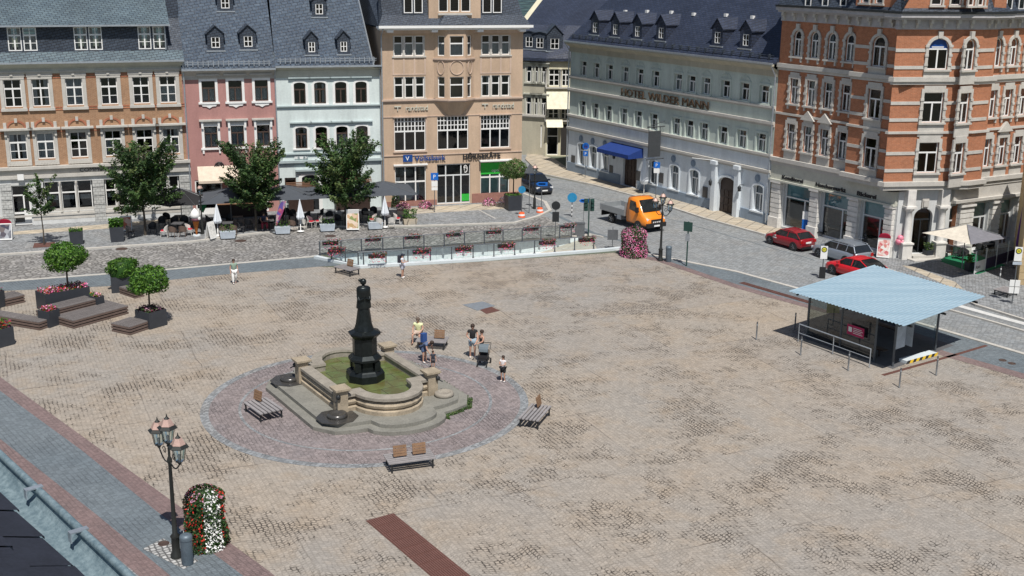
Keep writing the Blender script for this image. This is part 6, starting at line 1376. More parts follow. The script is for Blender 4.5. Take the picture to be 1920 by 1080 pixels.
# ================= benches =================
bm = plain('bench_slats', (.27, .255, .255), .7, var=.2); bwood = plain('warm_wood', (.22, .13, .075), .7, var=.25)
def bench(c4, label, backs, z=.45):
    A = [P(*q, z) for q in c4]; c = sum(A, Vector())/4; u = ((A[2]-A[1])+(A[3]-A[0]))/2; v = ((A[1]-A[0])+(A[2]-A[3]))/2
    if v.length > u.length: u, v = v, u
    an = atan2(u.y, u.x); ln = u.length; w = min(v.length, 1.35); w = max(w, .9); t = thing('bench', label, 'bench', (c.x, c.y, .015), an, 'slatted platform benches'); m_ = MB(); k = 6
    for i in range(k): y0 = -w/2+w*i/k; m_.box(-ln/2, ln/2, y0+.028, y0+w/k-.028, z-.05, z)
    m_.build('seat', bm, t)
    m_ = MB(); m_.box(-ln/2+.1, -ln/2+.16, -w/2+.03, w/2-.03, z-.12, z-.051); m_.box(ln/2-.16, ln/2-.1, -w/2+.03, w/2-.03, z-.12, z-.051); m_.box(-ln/2+.16, ln/2-.16, -.03, .03, z-.11, z-.051); m_.build('frame', dark, t)
    for sx in (-1, 1):
        for sy in (-1, 1): m_ = MB(); x, y = sx*(ln/2-.13), sy*(w/2-.09); m_.box(x-.03, x+.03, y-.03, y+.03, 0, z-.121); m_.build('leg', dark, t)
    for bx, by, ba in backs:
        M = Matrix.Translation((bx*ln/2, by*w/2, z)) @ Matrix.Rotation(ba, 4, 'Z') @ Matrix.Rotation(-.2, 4, 'X'); m_ = MB(M)
        for i in range(4): m_.box(-.28, .28, -.02, .02, .05+i*.115, .15+i*.115)
        m_.box(-.2, -.16, .021, .04, -.02, .5); m_.box(.16, .2, .021, .04, -.02, .5); m_.build('backrest', bwood, t)
    return t
bench([(717, 852), (731, 871), (820, 859), (803, 841)], 'bench with two wooden backrests in front of the fountain, nearest the camera', [(-.4, .0, 0), (.42, .0, 0)])
bench([(456, 756), (490, 778), (530, 766), (499, 743)], 'bench left of the fountain on the reddish paving', [(-.72, .0, .2)])
bench([(997, 756), (970, 784), (1011, 790), (1034, 762)], 'bench right of the fountain on the edge of the paved circle', [(-.72, .0, pi)])
bench([(790, 629), (775, 640), (833, 643), (845, 632)], 'bench behind the fountain where the man in the yellow shirt sits', [(.45, .1, 0)])
bench([(643, 495), (627, 500), (655, 508), (678, 503)], 'bench beside the left end of the ramp railing', [(.0, .5, 0)])
bench([(1883, 536), (1862, 542), (1889, 549), (1912, 543)], 'bench at the right border beside the bus stop pole', [])
# ================= lamps, bins =================
lampm = plain('lamp_iron', (.035, .037, .035), .45, .4, var=.15); copper = plain('copper_hood', (.50, .34, .29), .45, .3); pinkg = plain('opal_glass', (.70, .60, .55), .3)
def lantern(par, x, y, z, s=1.0):
    m_ = MB(); m_.lathe([(.05, 0), (.07, .05), (.13, .1)], 6, (x, y, z), smooth=False)
    for k in range(6): a = k*pi/3; m_.tube((x+cos(a)*.13*s, y+sin(a)*.13*s, z+.1), (x+cos(a)*.2*s, y+sin(a)*.2*s, z+.52*s), .012, n=4)
    m_.lathe([(.26*s, .50*s), (.30*s, .53*s), (.2*s, .6*s), (.1*s, .78*s), (.03, .86*s), (.01, .95*s)], 6, (x, y, z), smooth=False); o = m_.build('lantern', lampm, par)
    m_ = MB(); m_.lathe([(.11*s, .11), (.18*s, .5*s)], 6, (x, y, z), smooth=False); m_.build('lantern_glass', glassc, o); m_ = MB(); m_.lathe([(.21*s, .606*s), (.11*s, .79*s)], 6, (x, y, z+.004), smooth=False); m_.build('hood_panel', copper, o)
    m_ = MB(); m_.lathe([(.02, .12), (.05, .2), (.05, .33), (.02, .36)], 8, (x, y, z)); m_.build('bulb', pinkg, o)
def lamp3(px, py, H, ang, label, s=1.0, r=.6):
    p = P(px, py); t = thing('street_lamp', label, 'street lamp', (p.x, p.y, .012), 0, 'three-armed street lamps'); m_ = MB()
    m_.lathe([(.2, 0), (.2, .12), (.14, .2), (.14, .75), (.17, .8), (.09, .9), (.075, 1.6), (.06, H-1.6), (.09, H-1.55), (.09, H-1.45), (.045, H-1.35), (.04, H-1.0), (.07, H-.95)], 12); m_.build('pole', lampm, t)
    lantern(t, 0, 0, H-.93, s)
    for sg in (-1, 1):
        d = Vector((cos(ang)*sg, sin(ang)*sg, 0)); m_ = MB(); pts = [Vector((0, 0, H-1.5))+d*r*u+Vector((0, 0, -.22*sin(u*pi)+.18*u)) for u in [k/8 for k in range(9)]]; m_.path(pts, .025, 6)
        c = Vector((0, 0, H-1.25))+d*r*.45; m_.path([c+(d*cos(k*.7)+Vector((0, 0, sin(k*.7))))*(.16-.012*k) for k in range(11)], .015, 5); m_.build('arm', lampm, t); lantern(t, d.x*r, d.y*r, H-1.32, s)
    return t
lamp3(331, 1045, 5.1, radians(-52), 'large three-armed street lamp in the left foreground', 1.18, .88); lamp3(1238, 489, 4.85, radians(-42), 'three-armed street lamp beside the pink flower tower at the road', 1.0, .62)
def lamp1(px, py, H, label):
    p = P(px, py); t = thing('street_lamp', label, 'street lamp', (p.x, p.y, .1), 0, 'single-lantern street lamps'); m_ = MB(); m_.lathe([(.13, 0), (.11, .9), (.06, 1.0), (.045, H-.95), (.07, H-.9)], 10); m_.build('pole', lampm, t); lantern(t, 0, 0, H-.9, 1.0)
lamp1(1002, 394, 3.75, 'single-lantern street lamp at the bank corner kerb'); lamp1(380, 441, 3.75, 'single-lantern street lamp beside the giant ice cream cone')
binm = plain('blue_grey_metal', (.12, .155, .185), .5, .3)
def litter(px, py, label, r=.2, h=1.12):
    p = P(px, py); t = thing('litter_bin', label, 'litter bin', (p.x, p.y, .012), 0, 'round grey litter bins'); m_ = MB(); m_.lathe([(r*.9, 0), (r, .06), (r, h*.82)], 20); m_.build('body', binm, t); m_ = MB(); m_.lathe([(r+.015, h*.82), (r+.02, h*.9), (r, h*.97), (r*.6, h)], 20); m_.build('lid', binm, t)
litter(352, 1058, 'round blue-grey litter bin beside the near street lamp'); litter(1253, 491, 'round grey litter bin beside the lamp at the road')
def bollard(px, py, label, h=1.02, band=False):
    p = P(px, py); t = thing('bollard', label, 'bollard', (p.x, p.y, .012), 0, 'thin steel bollards round the shelter'); m_ = MB(); m_.lathe([(.06, 0), (.06, .02), (.04, .03), (.04, h-.03), (.03, h)], 10); m_.build('post', plain('bollard_steel', (.11, .115, .12), .5, .4), t)
    m_ = MB(); m_.lathe([(.042, h*.8), (.042, h*.88)], 10); m_.build('band', white if band else zinc, t)
    if band: m_ = MB(); m_.lathe([(.042, h*.4), (.042, h*.55)], 10); m_.build('band', white, t)
for x, y, lb in ((1418, 637, 'leftmost thin bollard on the square before the shelter'), (1490, 619, 'thin bollard at the left corner of the shelter'), (1501, 666, 'thin bollard in front of the shelter handrail'), (1590, 695, 'thin bollard before the pink shelter sign'), (1686, 727, 'nearest thin bollard, below the black and yellow strip'), (1755, 704, 'rightmost thin bollard beside the black and yellow strip')): bollard(x, y, lb)
bollard(1874, 528, 'black and white banded bollard behind the right bench', band=True)
# ================= signs =================
sb = plain('traffic_blue', (.01, .13, .50), .4); sr = plain('traffic_red', (.6, .02, .02), .4); sg_ = plain('sign_back_grey', (.15, .16, .17), .5, .4); sgreen = plain('dark_green', (.02, .06, .05), .5); cyan = plain('cyan_wrap', (.02, .22, .42), .6)
def sign(px, py, H, label, boards, name='traffic_sign', ang=.0, polem=None, r=.03, base=.012):
    p = P(px, py); t = thing(name, label, 'sign', (p.x, p.y, base), ang); m_ = MB(); m_.tube((0, 0, 0), (0, 0, H), r, n=8); m_.build('pole', polem or sg_, t)
    for b in boards:
        k, z, w, h = b[:4]; mt = b[4]; m_ = MB()
        if k == 'rect': m_.box(-w/2, w/2, -.06, -.035, z-h/2, z+h/2)
        elif k == 'round': m_.tube((0, -.035, z), (0, -.06, z), w/2, n=20)
        elif k == 'tri': m_.extr([(-w/2, z-h/2), (w/2, z-h/2), (0, z+h/2)], -.06, -.035)
        elif k == 'arrow': m_.extr([(-w/2, z), (-w/2+h*.6, z-h/2), (w/2, z-h/2), (w/2, z+h/2), (-w/2+h*.6, z+h/2)], -.06, -.035)
        o = m_.build('board', mt, t)
        if len(b) > 5 and b[5]: text('lettering', b[5], h*.75 if k == 'rect' else w*.5, white, o, (-w*.22 if len(b[5]) == 1 else -w*.42, -.063, z-h*.27), ext=.003, width=None if len(b[5]) == 1 else w*.84)
    return t
sign(815, 400, 3.25, 'blue parking sign with white plate in front of the bank entrance', [('rect', 2.95, .6, .6, sb, 'P'), ('rect', 2.35, .5, .45, white), ('rect', 1.95, .5, .25, white)], ang=.2, base=.1)
sign(1506, 424, 3.0, 'blue parking sign on pole between the first two shop windows of the red building', [('rect', 2.75, .55, .6, sb, 'P'), ('rect', 2.15, .5, .4, white)], ang=-.5, base=.1)
sign(1586, 452, 3.1, 'blue parking sign on pole between the second and third shop windows', [('rect', 2.8, .55, .6, sb, 'P'), ('rect', 2.15, .5, .4, white)], ang=-.5, base=.1)
sign(1097, 335, 3.2, 'round no-stopping sign over a blue parking plate at the left end of the hotel', [('round', 3.0, .65, .65, sb), ('round', 3.0, .45, .45, plain('stop_purple', (.25, .02, .2), .4)), ('rect', 2.3, .45, .5, sb, 'P')], ang=-.3, base=.12)
sign(1229, 376, 3.2, 'pair of blue parking signs in front of the hotel entrance', [('rect', 3.0, .55, .5, sb, 'P'), ('rect', 2.5, .5, .4, white)], ang=-.3, base=.12)
sign(992, 402, 3.9, 'triangular sign seen from behind above the tub tree', [('tri', 3.7, .95, .8, sg_)], base=.1, ang=.1)
sign(1015, 395, 2.3, 'blue and white arrow sign at the kerb corner by the bank', [('arrow', 2.15, .95, .32, sb), ('arrow', 2.15, .6, .12, white)], base=.1)
sign(978, 408, 2.8, 'blue round sign wrapped in foil behind the orange pot', [('round', 2.2, .6, .6, cyan)], base=.1)
sign(1041, 450, 2.95, 'dark round sign seen from behind with dark plate below, at the far railing', [('round', 2.6, .65, .65, dark), ('rect', 1.75, .5, .75, dark)])
sign(1072, 407, 1.9, 'blue foil-wrapped round sign on a black and white striped post in the road', [('round', 1.6, .78, .78, cyan)], polem=black)
p = P(1072, 407); m_ = MB(); 
for k in range(3): m_.tube((0, 0, .15+k*.35), (0, 0, .3+k*.35), .045, n=8)
tag(m_.build('reflector_sleeve', white), 'white reflective sleeve on the striped post under the blue foil sign', 'sleeve', (p.x, p.y, .012))
sign(1093, 437, 2.6, 'small blue arrow sign with white arrow beside the traffic light', [('arrow', 2.5, .75, .28, sb), ('arrow', 2.5, .45, .1, white)], r=.015)
sign(1148, 467, 1.6, 'pair of grey plates on a short post at the end of the ramp', [('rect', 1.05, .75, .75, sg_)])
sign(1287, 499, 3.1, 'green direction sign on tall dark green pole beside the road', [('rect', 2.75, .65, .65, sgreen), ('rect', 2.0, .3, .5, zinc)], ang=-.6, polem=sgreen, r=.05)
p = P(1297, 499); 
def halt(px, py, label, H=2.6, extra=False):
    p = P(px, py); t = thing('bus_stop_sign', label, 'bus stop sign', (p.x, p.y, .02), -.15, 'bus stop signs'); m_ = MB(); m_.tube((0, 0, 0), (0, 0, H), .035, n=8); m_.build('pole', sg_, t); m_ = MB(); m_.box(-.22, .22, -.07, -.04, H-.85, H+.02); bo_ = m_.build('board', white, t)
    m_ = MB(); m_.tube((0, -.072, H-.22), (0, -.08, H-.22), .18, n=20); m_.build('emblem', dark, bo_); m_ = MB(); m_.tube((0, -.082, H-.22), (0, -.086, H-.22), .13, n=20); m_.build('emblem_disc', plain('stop_yellow', (.65, .60, .05), .5), bo_); text('lettering', 'H', .2, dark, bo_, (-.075, -.09, H-.29), ext=.002)
    m_ = MB(); m_.box(-.2, .2, -.06, .06, .0, .75) if not extra else m_.box(-.26, .26, -.07, -.04, H-1.08, H-.9); m_.build('base_box' if not extra else 'plate', black if not extra else lightp, t)
    if extra:
        for zz in (.75, 1.2): m_ = MB(); m_.box(-.3, -.02, -.1, -.04, zz, zz+.38); m_.box(.02, .3, -.1, -.04, zz, zz+.38); m_.build('timetable', white, t)
halt(1541, 522, 'bus stop sign with round H emblem in front of the silver estate car', hgt(1541, 522, 1544, 462)); halt(1897, 572, 'bus stop sign with timetable boxes at the right border', hgt(1897, 572, 1904, 464), True)
# traffic light
p = P(1103, 443); t = thing('traffic_light', 'dark traffic light seen from the side beside the road', 'traffic light', (p.x, p.y, .01)); m_ = MB(); m_.tube((0, 0, 0), (0, 0, 2.9), .05, n=8); m_.build('pole', sgreen, t)
for sx in (-1, 1):
    m_ = MB(); m_.box(.08*sx, .38*sx, -.12, .12, 1.95, 2.85); 
    for k in range(3): m_.tube((.23*sx, -.12, 2.1+k*.3), (.23*sx+.05*sx, -.3, 2.08+k*.3), .11, n=10)
    m_.build('signal_head', sgreen, t)
p = P(1087, 443); m_ = MB(); m_.box(-.35, .35, -.2, .2, 0, 1.0); m_.box(-.38, .38, -.23, .23, 1.0, 1.05); tag(m_.build('cable_cabinet', sg_), 'grey cable cabinet beside the traffic light', 'cabinet', (p.x, p.y, .01))
for x, y, lb in ((978, 408, 'orange and white striped traffic pot at the foot of the foil sign'), (1012, 399, 'orange and white striped traffic pot at the foot of the arrow sign')):
    p = P(x, y); t = thing('sign_base', lb, 'sign base', (p.x, p.y-.3, .1), 0, 'orange sign bases'); m_ = MB(); m_.lathe([(.3, 0), (.28, .14)], 14); m_.lathe([(.25, .28), (.2, .4)], 14); m_.build('orange_part', plain('safety_orange', (.75, .12, .03), .5), t); m_ = MB(); m_.lathe([(.275, .14), (.26, .28)], 14); m_.build('white_band', white, t)
# ================= vehicles =================
tyre = plain('tyre_rubber', (.02, .02, .02), .8); rimm = plain('alloy', (.35, .36, .37), .35, .8); carglass = plain('car_glass', (.015, .018, .02), .06, spec=.8); lampr = plain('tail_lamp', (.35, .01, .01), .2); lampw = plain('head_lamp', (.7, .72, .74), .12)
def paint(name, c, metal=0.0):
    m, n, p = nodes(name); k = mix(n, mapr(n, noise(n, obn(n), 3, 3), .3, .7, 0, .12), c, tuple(v*.7 for v in c)); L(n, k, p.inputs['Base Color']); p.inputs['Roughness'].default_value = .32; p.inputs['Metallic'].default_value = metal; p.inputs['Coat Weight'].default_value = .7; p.inputs['Coat Roughness'].default_value = .05; MATS[name] = m; return m
def wheel(par, x, y, r, w, sg):
    m_ = MB(); m_.M = Matrix.Translation((x, y, r)) @ Matrix.Rotation(pi/2*sg, 4, 'X')
    m_.lathe([(r*.6, -w/2), (r*.93, -w/2), (r, -w/2+.03), (r, w/2-.03), (r*.93, w/2), (r*.66, w/2)], 22); wh = m_.build('wheel', tyre, par)
    m_ = MB(); m_.M = Matrix.Translation((x, y, r)) @ Matrix.Rotation(pi/2*sg, 4, 'X'); m_.lathe([(r*.66, w/2-.02), (r*.6, w/2+.005), (r*.55, w/2-.03), (r*.14, w/2-.02), (r*.12, w/2)], 20)
    for k in range(5): a = k*2*pi/5; m_.box(-.02, .02, .02, r*.6, w/2-.03, w/2+.004) if False else m_.tube((cos(a)*.04, sin(a)*.04, w/2-.01), (cos(a)*r*.6, sin(a)*r*.6, w/2-.005), .026, n=4)
    m_.build('rim', rimm, wh)
def car(name, label, cat, loc, an, mat, Lc, Wc, Hc, wb, st, roof, wr=.31, plate=True, group=None):
    """st: stations (x, z_bottom, z_belt, halfwidth factor) nose at +x ; roof: (x, z) side outline of the glasshouse from windscreen foot to rear window foot"""
    t = thing(name, label, cat, loc, an, group); hw = Wc/2; m_ = MB(); m_.smooth = True; vs = []; n = 12
    for x, zb, zt, f in st:
        w = hw*f; h = zt-zb
        ring_ = [(-w*.9, zb), (-w, zb+h*.25), (-w*1.0, zb+h*.6), (-w*.97, zb+h*.86), (-w*.88, zt-.01), (-w*.5, zt+.02), (w*.5, zt+.02), (w*.88, zt-.01), (w*.97, zb+h*.86), (w*1.0, zb+h*.6), (w, zb+h*.25), (w*.9, zb)]
        vs += [(x, y, z) for y, z in ring_]
    ns = len(st); fs = [(j*n+i, (j+1)*n+i, (j+1)*n+(i+1) % n, j*n+(i+1) % n) for j in range(ns-1) for i in range(n)]+[tuple(range(n)), tuple(reversed(range((ns-1)*n, ns*n)))]
    m_.mesh(vs, fs); body = m_.build('body', mat, t)
    # glasshouse
    def belt(x):
        for a, b in zip(st, st[1:]):
            lo, hi = min(a[0], b[0]), max(a[0], b[0])
            if lo <= x <= hi: u = (x-a[0])/(b[0]-a[0]); return a[2]+(b[2]-a[2])*u
        return st[0][2]
    g = MB(); wb_, wt_ = hw*.90, hw*.72
    def wy(z, x): zb = belt(x); return wb_+(wt_-wb_)*min(1, max(0, (z-zb)/(Hc-zb)))
    top = roof; sec = [(x, -wy(z, x), wy(z, x), z) for x, z in top]
    for (x0_, a0_, b0_, z0_), (x1_, a1_, b1_, z1_) in zip(sec, sec[1:]): g.face([(x0_, a0_, z0_), (x0_, b0_, z0_), (x1_, b1_, z1_), (x1_, a1_, z1_)])
    for sg in (-1, 1): pts = [(x, sg*wy(z, x), z) for x, z in top]; pts += [(x, sg*wb_, belt(x)-.02) for x, z in reversed(top)]; 
    for sg in (-1, 1):
        for (xa, za), (xb, zb2) in zip(top, top[1:]):
            q = [(xa, sg*wy(za, xa), za), (xb, sg*wy(zb2, xb), zb2), (xb, sg*wb_, belt(xb)-.02), (xa, sg*wb_, belt(xa)-.02)]; g.face(q if sg < 0 else q[::-1])
    g.build('windows', carglass, t)
    r_ = MB(); r_.smooth = True; idx = [i for i, (x, z) in enumerate(top) if z > Hc-.13]
    rr = [top[i] for i in idx]
    for a, b in zip(rr, rr[1:]):
        ya, yb = wy(a[1], a[0]), wy(b[1], b[0]); r_.mesh([(a[0], -ya-.01, a[1]+.005), (a[0], -ya*.7, a[1]+.035), (a[0], ya*.7, a[1]+.035), (a[0], ya+.01, a[1]+.005), (b[0], -yb-.01, b[1]+.005), (b[0], -yb*.7, b[1]+.035), (b[0], yb*.7, b[1]+.035), (b[0], yb+.01, b[1]+.005)], [(0, 1, 5, 4), (1, 2, 6, 5), (2, 3, 7, 6)])
    for sg in (-1, 1):
        for (x, z) in (top[0], top[-1]):
            e = rr[0] if x == top[0][0] else rr[-1]; r_.tube((x, sg*(wy(z, x)), z), (e[0], sg*wy(e[1], e[0]), e[1]), .035, n=6)
        xm = (rr[0][0]+rr[-1][0])/2
        for xp in ((xm, ) if Lc < 4.3 else (xm+.35, xm-.55)): r_.tube((xp, sg*(wb_+.005), belt(xp)), (xp-.05, sg*(wt_+.01), Hc-.03), .03, n=5)
    for sg in (-1, 1): r_.tube((rr[0][0], sg*(wy(rr[0][1], rr[0][0])), rr[0][1]), (rr[-1][0], sg*(wy(rr[-1][1], rr[-1][0])), rr[-1][1]), .03, n=6)
    r_.build('roof', mat, t)
    xr = -Lc/2; 
    for sx in (wb/2, -wb/2):
        for sg in (-1, 1): 
            m_ = MB(); m_.M = Matrix.Translation((sx, sg*(hw-.10), wr)) @ Matrix.Rotation(-pi/2*sg, 4, 'X'); m_.lathe([(wr+.07, 0), (wr+.07, .112)], 20); m_.build('wheel_arch', black, t); wheel(t, sx, sg*(hw-.09), wr, .2, -sg)
    zf, zr_ = st[-2][2], st[1][2]
    for sg in (-1, 1):
        m_ = MB(); m_.box(Lc/2-.30, Lc/2-.02, sg*hw*.55, sg*hw*.86, zf-.17, zf-.03); m_.build('headlight', lampw, t); m_ = MB(); m_.box(-Lc/2+.0, -Lc/2+.22, sg*hw*.66, sg*hw*.93, zr_-.28, zr_-.06); m_.build('tail_light', lampr, t)
        m_ = MB(); xm = top[0][0]-.25; m_.box(xm-.1, xm+.1, sg*(hw+.0), sg*(hw+.17), belt(xm)+.02, belt(xm)+.16); m_.build('mirror', mat, t)
    m_ = MB(); m_.box(-Lc/2-.03, -Lc/2+.05, -.26, .26, .62, .74); m_.box(Lc/2-.05, Lc/2+.03, -.26, .26, .36, .47); m_.build('number_plate', white, t)
    m_ = MB(); m_.box(Lc/2-.08, Lc/2+.015, -hw*.45, hw*.45, .5, .62); m_.box(Lc/2-.10, Lc/2+.01, -hw*.7, hw*.7, .2, .34); m_.box(-Lc/2+.0, -Lc/2+.1, -hw*.7, hw*.7, .2, .36); m_.build('grille', black, t)
    return t
def nearwheels(a, b, hw): # front, rear wheel of the camera side -> centre and heading
    A, B = P(*a), P(*b); d = A-B; an = atan2(d.y, d.x); n = Vector((-sin(an), cos(an), 0)); n = n if n.y > 0 else -n; c = (A+B)/2+n*hw; return (c.x, c.y, .02), an
hst = lambda L_, h: [(-L_/2+.02, .34, h*.62, .80), (-L_/2+.12, .26, h*.655, .93), (-L_*.30, .2, h*.66, 1.0), (0, .2, h*.64, 1.0), (L_*.25, .2, h*.61, 1.0), (L_*.40, .22, h*.54, .95), (L_/2-.1, .26, h*.47, .86), (L_/2, .34, h*.40, .72)]
redp = paint('red_paint', (.27, .006, .014)); redp2 = paint('bright_red_paint', (.62, .012, .02)); silv = paint('silver_blue_paint', (.34, .38, .43), .5); navy = paint('navy_paint', (.012, .022, .045)); orange = paint('orange_paint', (.85, .25, .015))
l, a = nearwheels((1441, 458), (1486, 471), .86)
c1 = car('parked_car', 'dark red hatchback with white door lettering parked in front of the first shop window', 'car', l, a, redp, 4.05, 1.75, 1.45, 2.55, hst(4.05, 1.45), [(1.0, .93), (.35, 1.36), (0, 1.43), (-.9, 1.42), (-1.35, 1.33), (-1.85, .98)], group='cars parked along the kerb')
m_ = MB(); m_.box(.55, .95, .868, .88, .62, .7); m_.box(.62, .85, .868, .88, .78, .92); m_.build('door_lettering', white, c1); c1.scale = (.94, .94, .94)
l, a = nearwheels((1534, 484), (1587, 498), .88); a = radians(119)
c2_ = car('parked_car', 'silver-blue estate car with roof rails parked behind the bus stop sign', 'car', l, a, silv, 4.4, 1.78, 1.48, 2.6, hst(4.4, 1.46), [(1.1, .93), (.45, 1.36), (.1, 1.44), (-1.2, 1.45), (-1.8, 1.38), (-2.08, 1.0)], group='cars parked along the kerb')
m_ = MB()
for sg in (-1, 1): m_.path([(.3, sg*.6, 1.46), (.2, sg*.6, 1.52), (-1.7, sg*.6, 1.5), (-1.8, sg*.6, 1.43)], .02, 5)
m_.build('roof_rails', zinc, c2_)
l, a = nearwheels((1560, 515), (1612, 531), .86); car('parked_car', 'bright red car half hidden behind the shelter roof', 'car', l, radians(121), redp2, 4.2, 1.75, 1.42, 2.55, hst(4.2, 1.42), [(.95, .92), (.3, 1.33), (0, 1.4), (-.9, 1.39), (-1.4, 1.28), (-1.95, .95)], group='cars parked along the kerb')
p = P(1008, 362); car('parked_car', 'dark navy car facing the camera at the street corner behind the tub tree', 'car', (p.x-.2, p.y+1.0, .01), radians(-68), navy, 4.4, 1.85, 1.62, 2.65, hst(4.4, 1.62), [(1.0, 1.05), (.35, 1.5), (0, 1.6), (-1.2, 1.6), (-1.7, 1.48), (-2.1, 1.1)], wr=.34)
# truck
A_, B_ = P(1197, 433), P(1151, 417); d = A_-B_; an = radians(-57); n_ = Vector((-sin(an), cos(an), 0)); n_ = -n_ if n_.y < 0 else n_; fw_ = Vector((cos(an), sin(an), 0)); c = A_+n_*.9
tk = thing('dropside_truck', 'orange cab dropside truck with grey load bed driving down the road', 'truck', (c.x, c.y, .01), an)
# local x forward, front axle at x=0
wbk = 3.4; hw = .98
def ringloft(m_, st):
    vs = []; n = len(st[0][1])
    for x, rg in st: vs += [(x, y, z) for y, z in rg]
    m_.mesh(vs, [(j*n+i, (j+1)*n+i, (j+1)*n+(i+1) % n, j*n+(i+1) % n) for j in range(len(st)-1) for i in range(n)]+[tuple(range(n)), tuple(reversed(range((len(st)-1)*n, len(st)*n)))])
def rg(w, wt, zb, zm, zt): return [(-w*.96, zb), (-w, zb+.2), (-w, zm), (-wt, zt-.1), (-wt*.85, zt), (wt*.85, zt), (wt, zt-.1), (w, zm), (w, zb+.2), (w*.96, zb)]
m_ = MB(); m_.smooth = True; ringloft(m_, [(-1.45, rg(hw, .84, .5, 1.45, 2.42)), (-.9, rg(hw, .84, .45, 1.45, 2.48)), (-.35, rg(hw, .83, .45, 1.45, 2.38)), (.15, rg(hw, .86, .45, 1.35, 1.75)), (.42, rg(hw, .90, .45, 1.2, 1.38)), (.85, rg(hw*.97, .86, .45, 1.05, 1.2)), (1.0, rg(hw*.9, .8, .5, .9, 1.02))]); cab = m_.build('cab', orange, tk)
m_ = MB()
m_.face([(-.30, -.72, 2.30), (-.30, .72, 2.30), (.36, .80, 1.47), (.36, -.80, 1.47)][::-1]); 
m_.v = [v+Vector((.04, 0, .035)) for v in m_.v]; m_.build('windscreen', carglass, tk)
m_ = MB()
for sg in (-1, 1): q = [(-1.15, sg*.915, 1.5), (-.05, sg*.95, 1.45), (-.42, sg*.875, 2.2), (-1.1, sg*.87, 2.25)]; q = [(x, y+sg*.055, z) for x, y, z in q]; m_.face(q if sg < 0 else q[::-1])
m_.split('side_window', carglass, tk)
for sg in (-1, 1):
    m_ = MB(); m_.box(.74, .98, sg*.55, sg*.88, .86, 1.06); m_.build('headlight', lampw, tk); m_ = MB(); m_.box(-.05, .1, sg*1.02, sg*1.25, 1.45, 1.85); m_.tube((.0, sg*.9, 1.5), (.0, sg*1.1, 1.6), .03); m_.build('mirror', black, tk)
    for x in (0, -wbk):
        m_ = MB(); m_.M = Matrix.Translation((x, sg*.86, .36)) @ Matrix.Rotation(-pi/2*sg, 4, 'X'); m_.lathe([(.46, 0), (.46, .125)], 20); (m_.build('wheel_arch', black, tk) if x == 0 else None); wheel(tk, x, sg*.87, .36, .24, -sg)
m_ = MB(); m_.box(.93, 1.1, -.92, .92, .38, .72); m_.box(.97, 1.04, -.5, .5, .78, 1.0); m_.box(-1.4, .9, -.97, .97, .42, .5); m_.build('bumper', black, tk); m_ = MB(); m_.box(1.1, 1.12, -.27, .27, .45, .57); m_.build('number_plate', white, tk)
m_ = MB(); 
for k in range(4): m_.extr([(-.36+k*.2, 0), (-.26+k*.2, 0), (-.20+k*.2, .1), (-.30+k*.2, .1)], 0, .01)
m_.M = None; o_ = m_.build('warning_stripe', white, tk); o_.rotation_euler = (0, 0, pi/2); o_.location = (1.05, 0, .74)
bed = plain('aluminium_bed', (.34, .36, .37), .45, .5, var=.12); x0_, x1_ = -wbk-1.35, -1.62
m_ = MB(); m_.box(x0_, x1_, -1.03, 1.03, .86, .98)
for sg in (-1, 1): m_.box(x0_, x1_, sg*1.03, sg*1.07, .9, 1.36)
m_.box(x0_, x0_+.04, -1.03, 1.03, .981, 1.36); m_.box(x1_-.04, x1_, -1.03, 1.03, .981, 1.9); m_.build('load_bed', bed, tk)
m_ = MB(); m_.box(x0_+.2, -1.4, -.4, .4, .55, .859); m_.box(x0_+.05, x0_+.1, -.95, .95, .4, .8); m_.build('chassis', black, tk); m_ = MB(); m_.box(-2.6, -2.1, -1.0, -.7, .5, .85); m_.build('tool_box', zinc, tk); m_ = MB(); m_.box(x0_-.02, x0_+.0, -.9, -.7, .6, .75); m_.build('tail_light', lampr, tk)
# ================= bus shelter =================
cs_ = [P(1479, 546, 2.75), P(1640, 497, 2.95), P(1850, 556, 2.95), P(1697, 612, 2.75)]; LL, TT, RR_, BB = cs_
sh = thing('bus_shelter', 'glass bus shelter with large pale blue corrugated roof beside the road', 'bus shelter', (BB.x, BB.y, .015))
def SP(s, t, z=None):
    p = LL*(1-s)*(1-t)+TT*s*(1-t)+RR_*s*t+BB*(1-s)*t; return Vector((p.x-BB.x, p.y-BB.y, (p.z if z is None else z)-.015))
m_ = MB(); m_.smooth = True; nw = 34; nn = nw*4; vs = []
for dz in (0,):
    for i in range(nn+1): t_ = i/nn; w_ = .024*cos(2*pi*i/4); a_, b_ = SP(0, t_), SP(1, t_); vs += [a_+Vector((0, 0, w_)), b_+Vector((0, 0, w_))]
m_.mesh(vs, [(2*i, 2*i+2, 2*i+3, 2*i+1) for i in range(nn)]); rfm, n__, p__ = nodes('pale_blue_sheet'); obx = obn(n__); mpx = n__.nodes.new('ShaderNodeMapping'); mpx.inputs['Rotation'].default_value = (0, 0, radians(-43)); mpx.inputs['Scale'].default_value = (.15, 2.5, 1); L(n__, obx, mpx.inputs[0]); L(n__, mix(n__, mapr(n__, noise(n__, mpx.outputs[0], 1.5, 5), .35, .65, 0, 1), (.235, .345, .42), (.30, .41, .48)), p__.inputs['Base Color']); p__.inputs['Roughness'].default_value = .45
m_.build('roof', rfm, sh)
m_ = MB()
for t_ in (.06, .5, .94): m_.tube(SP(.02, t_)-Vector((0, 0, .12)), SP(.98, t_)-Vector((0, 0, .12)), .06, n=6)
for s_ in (.1, .5, .9): m_.tube(SP(s_, .01)-Vector((0, 0, .2)), SP(s_, .99)-Vector((0, 0, .2)), .06, n=6)
m_.build('roof_frame', dark, sh)
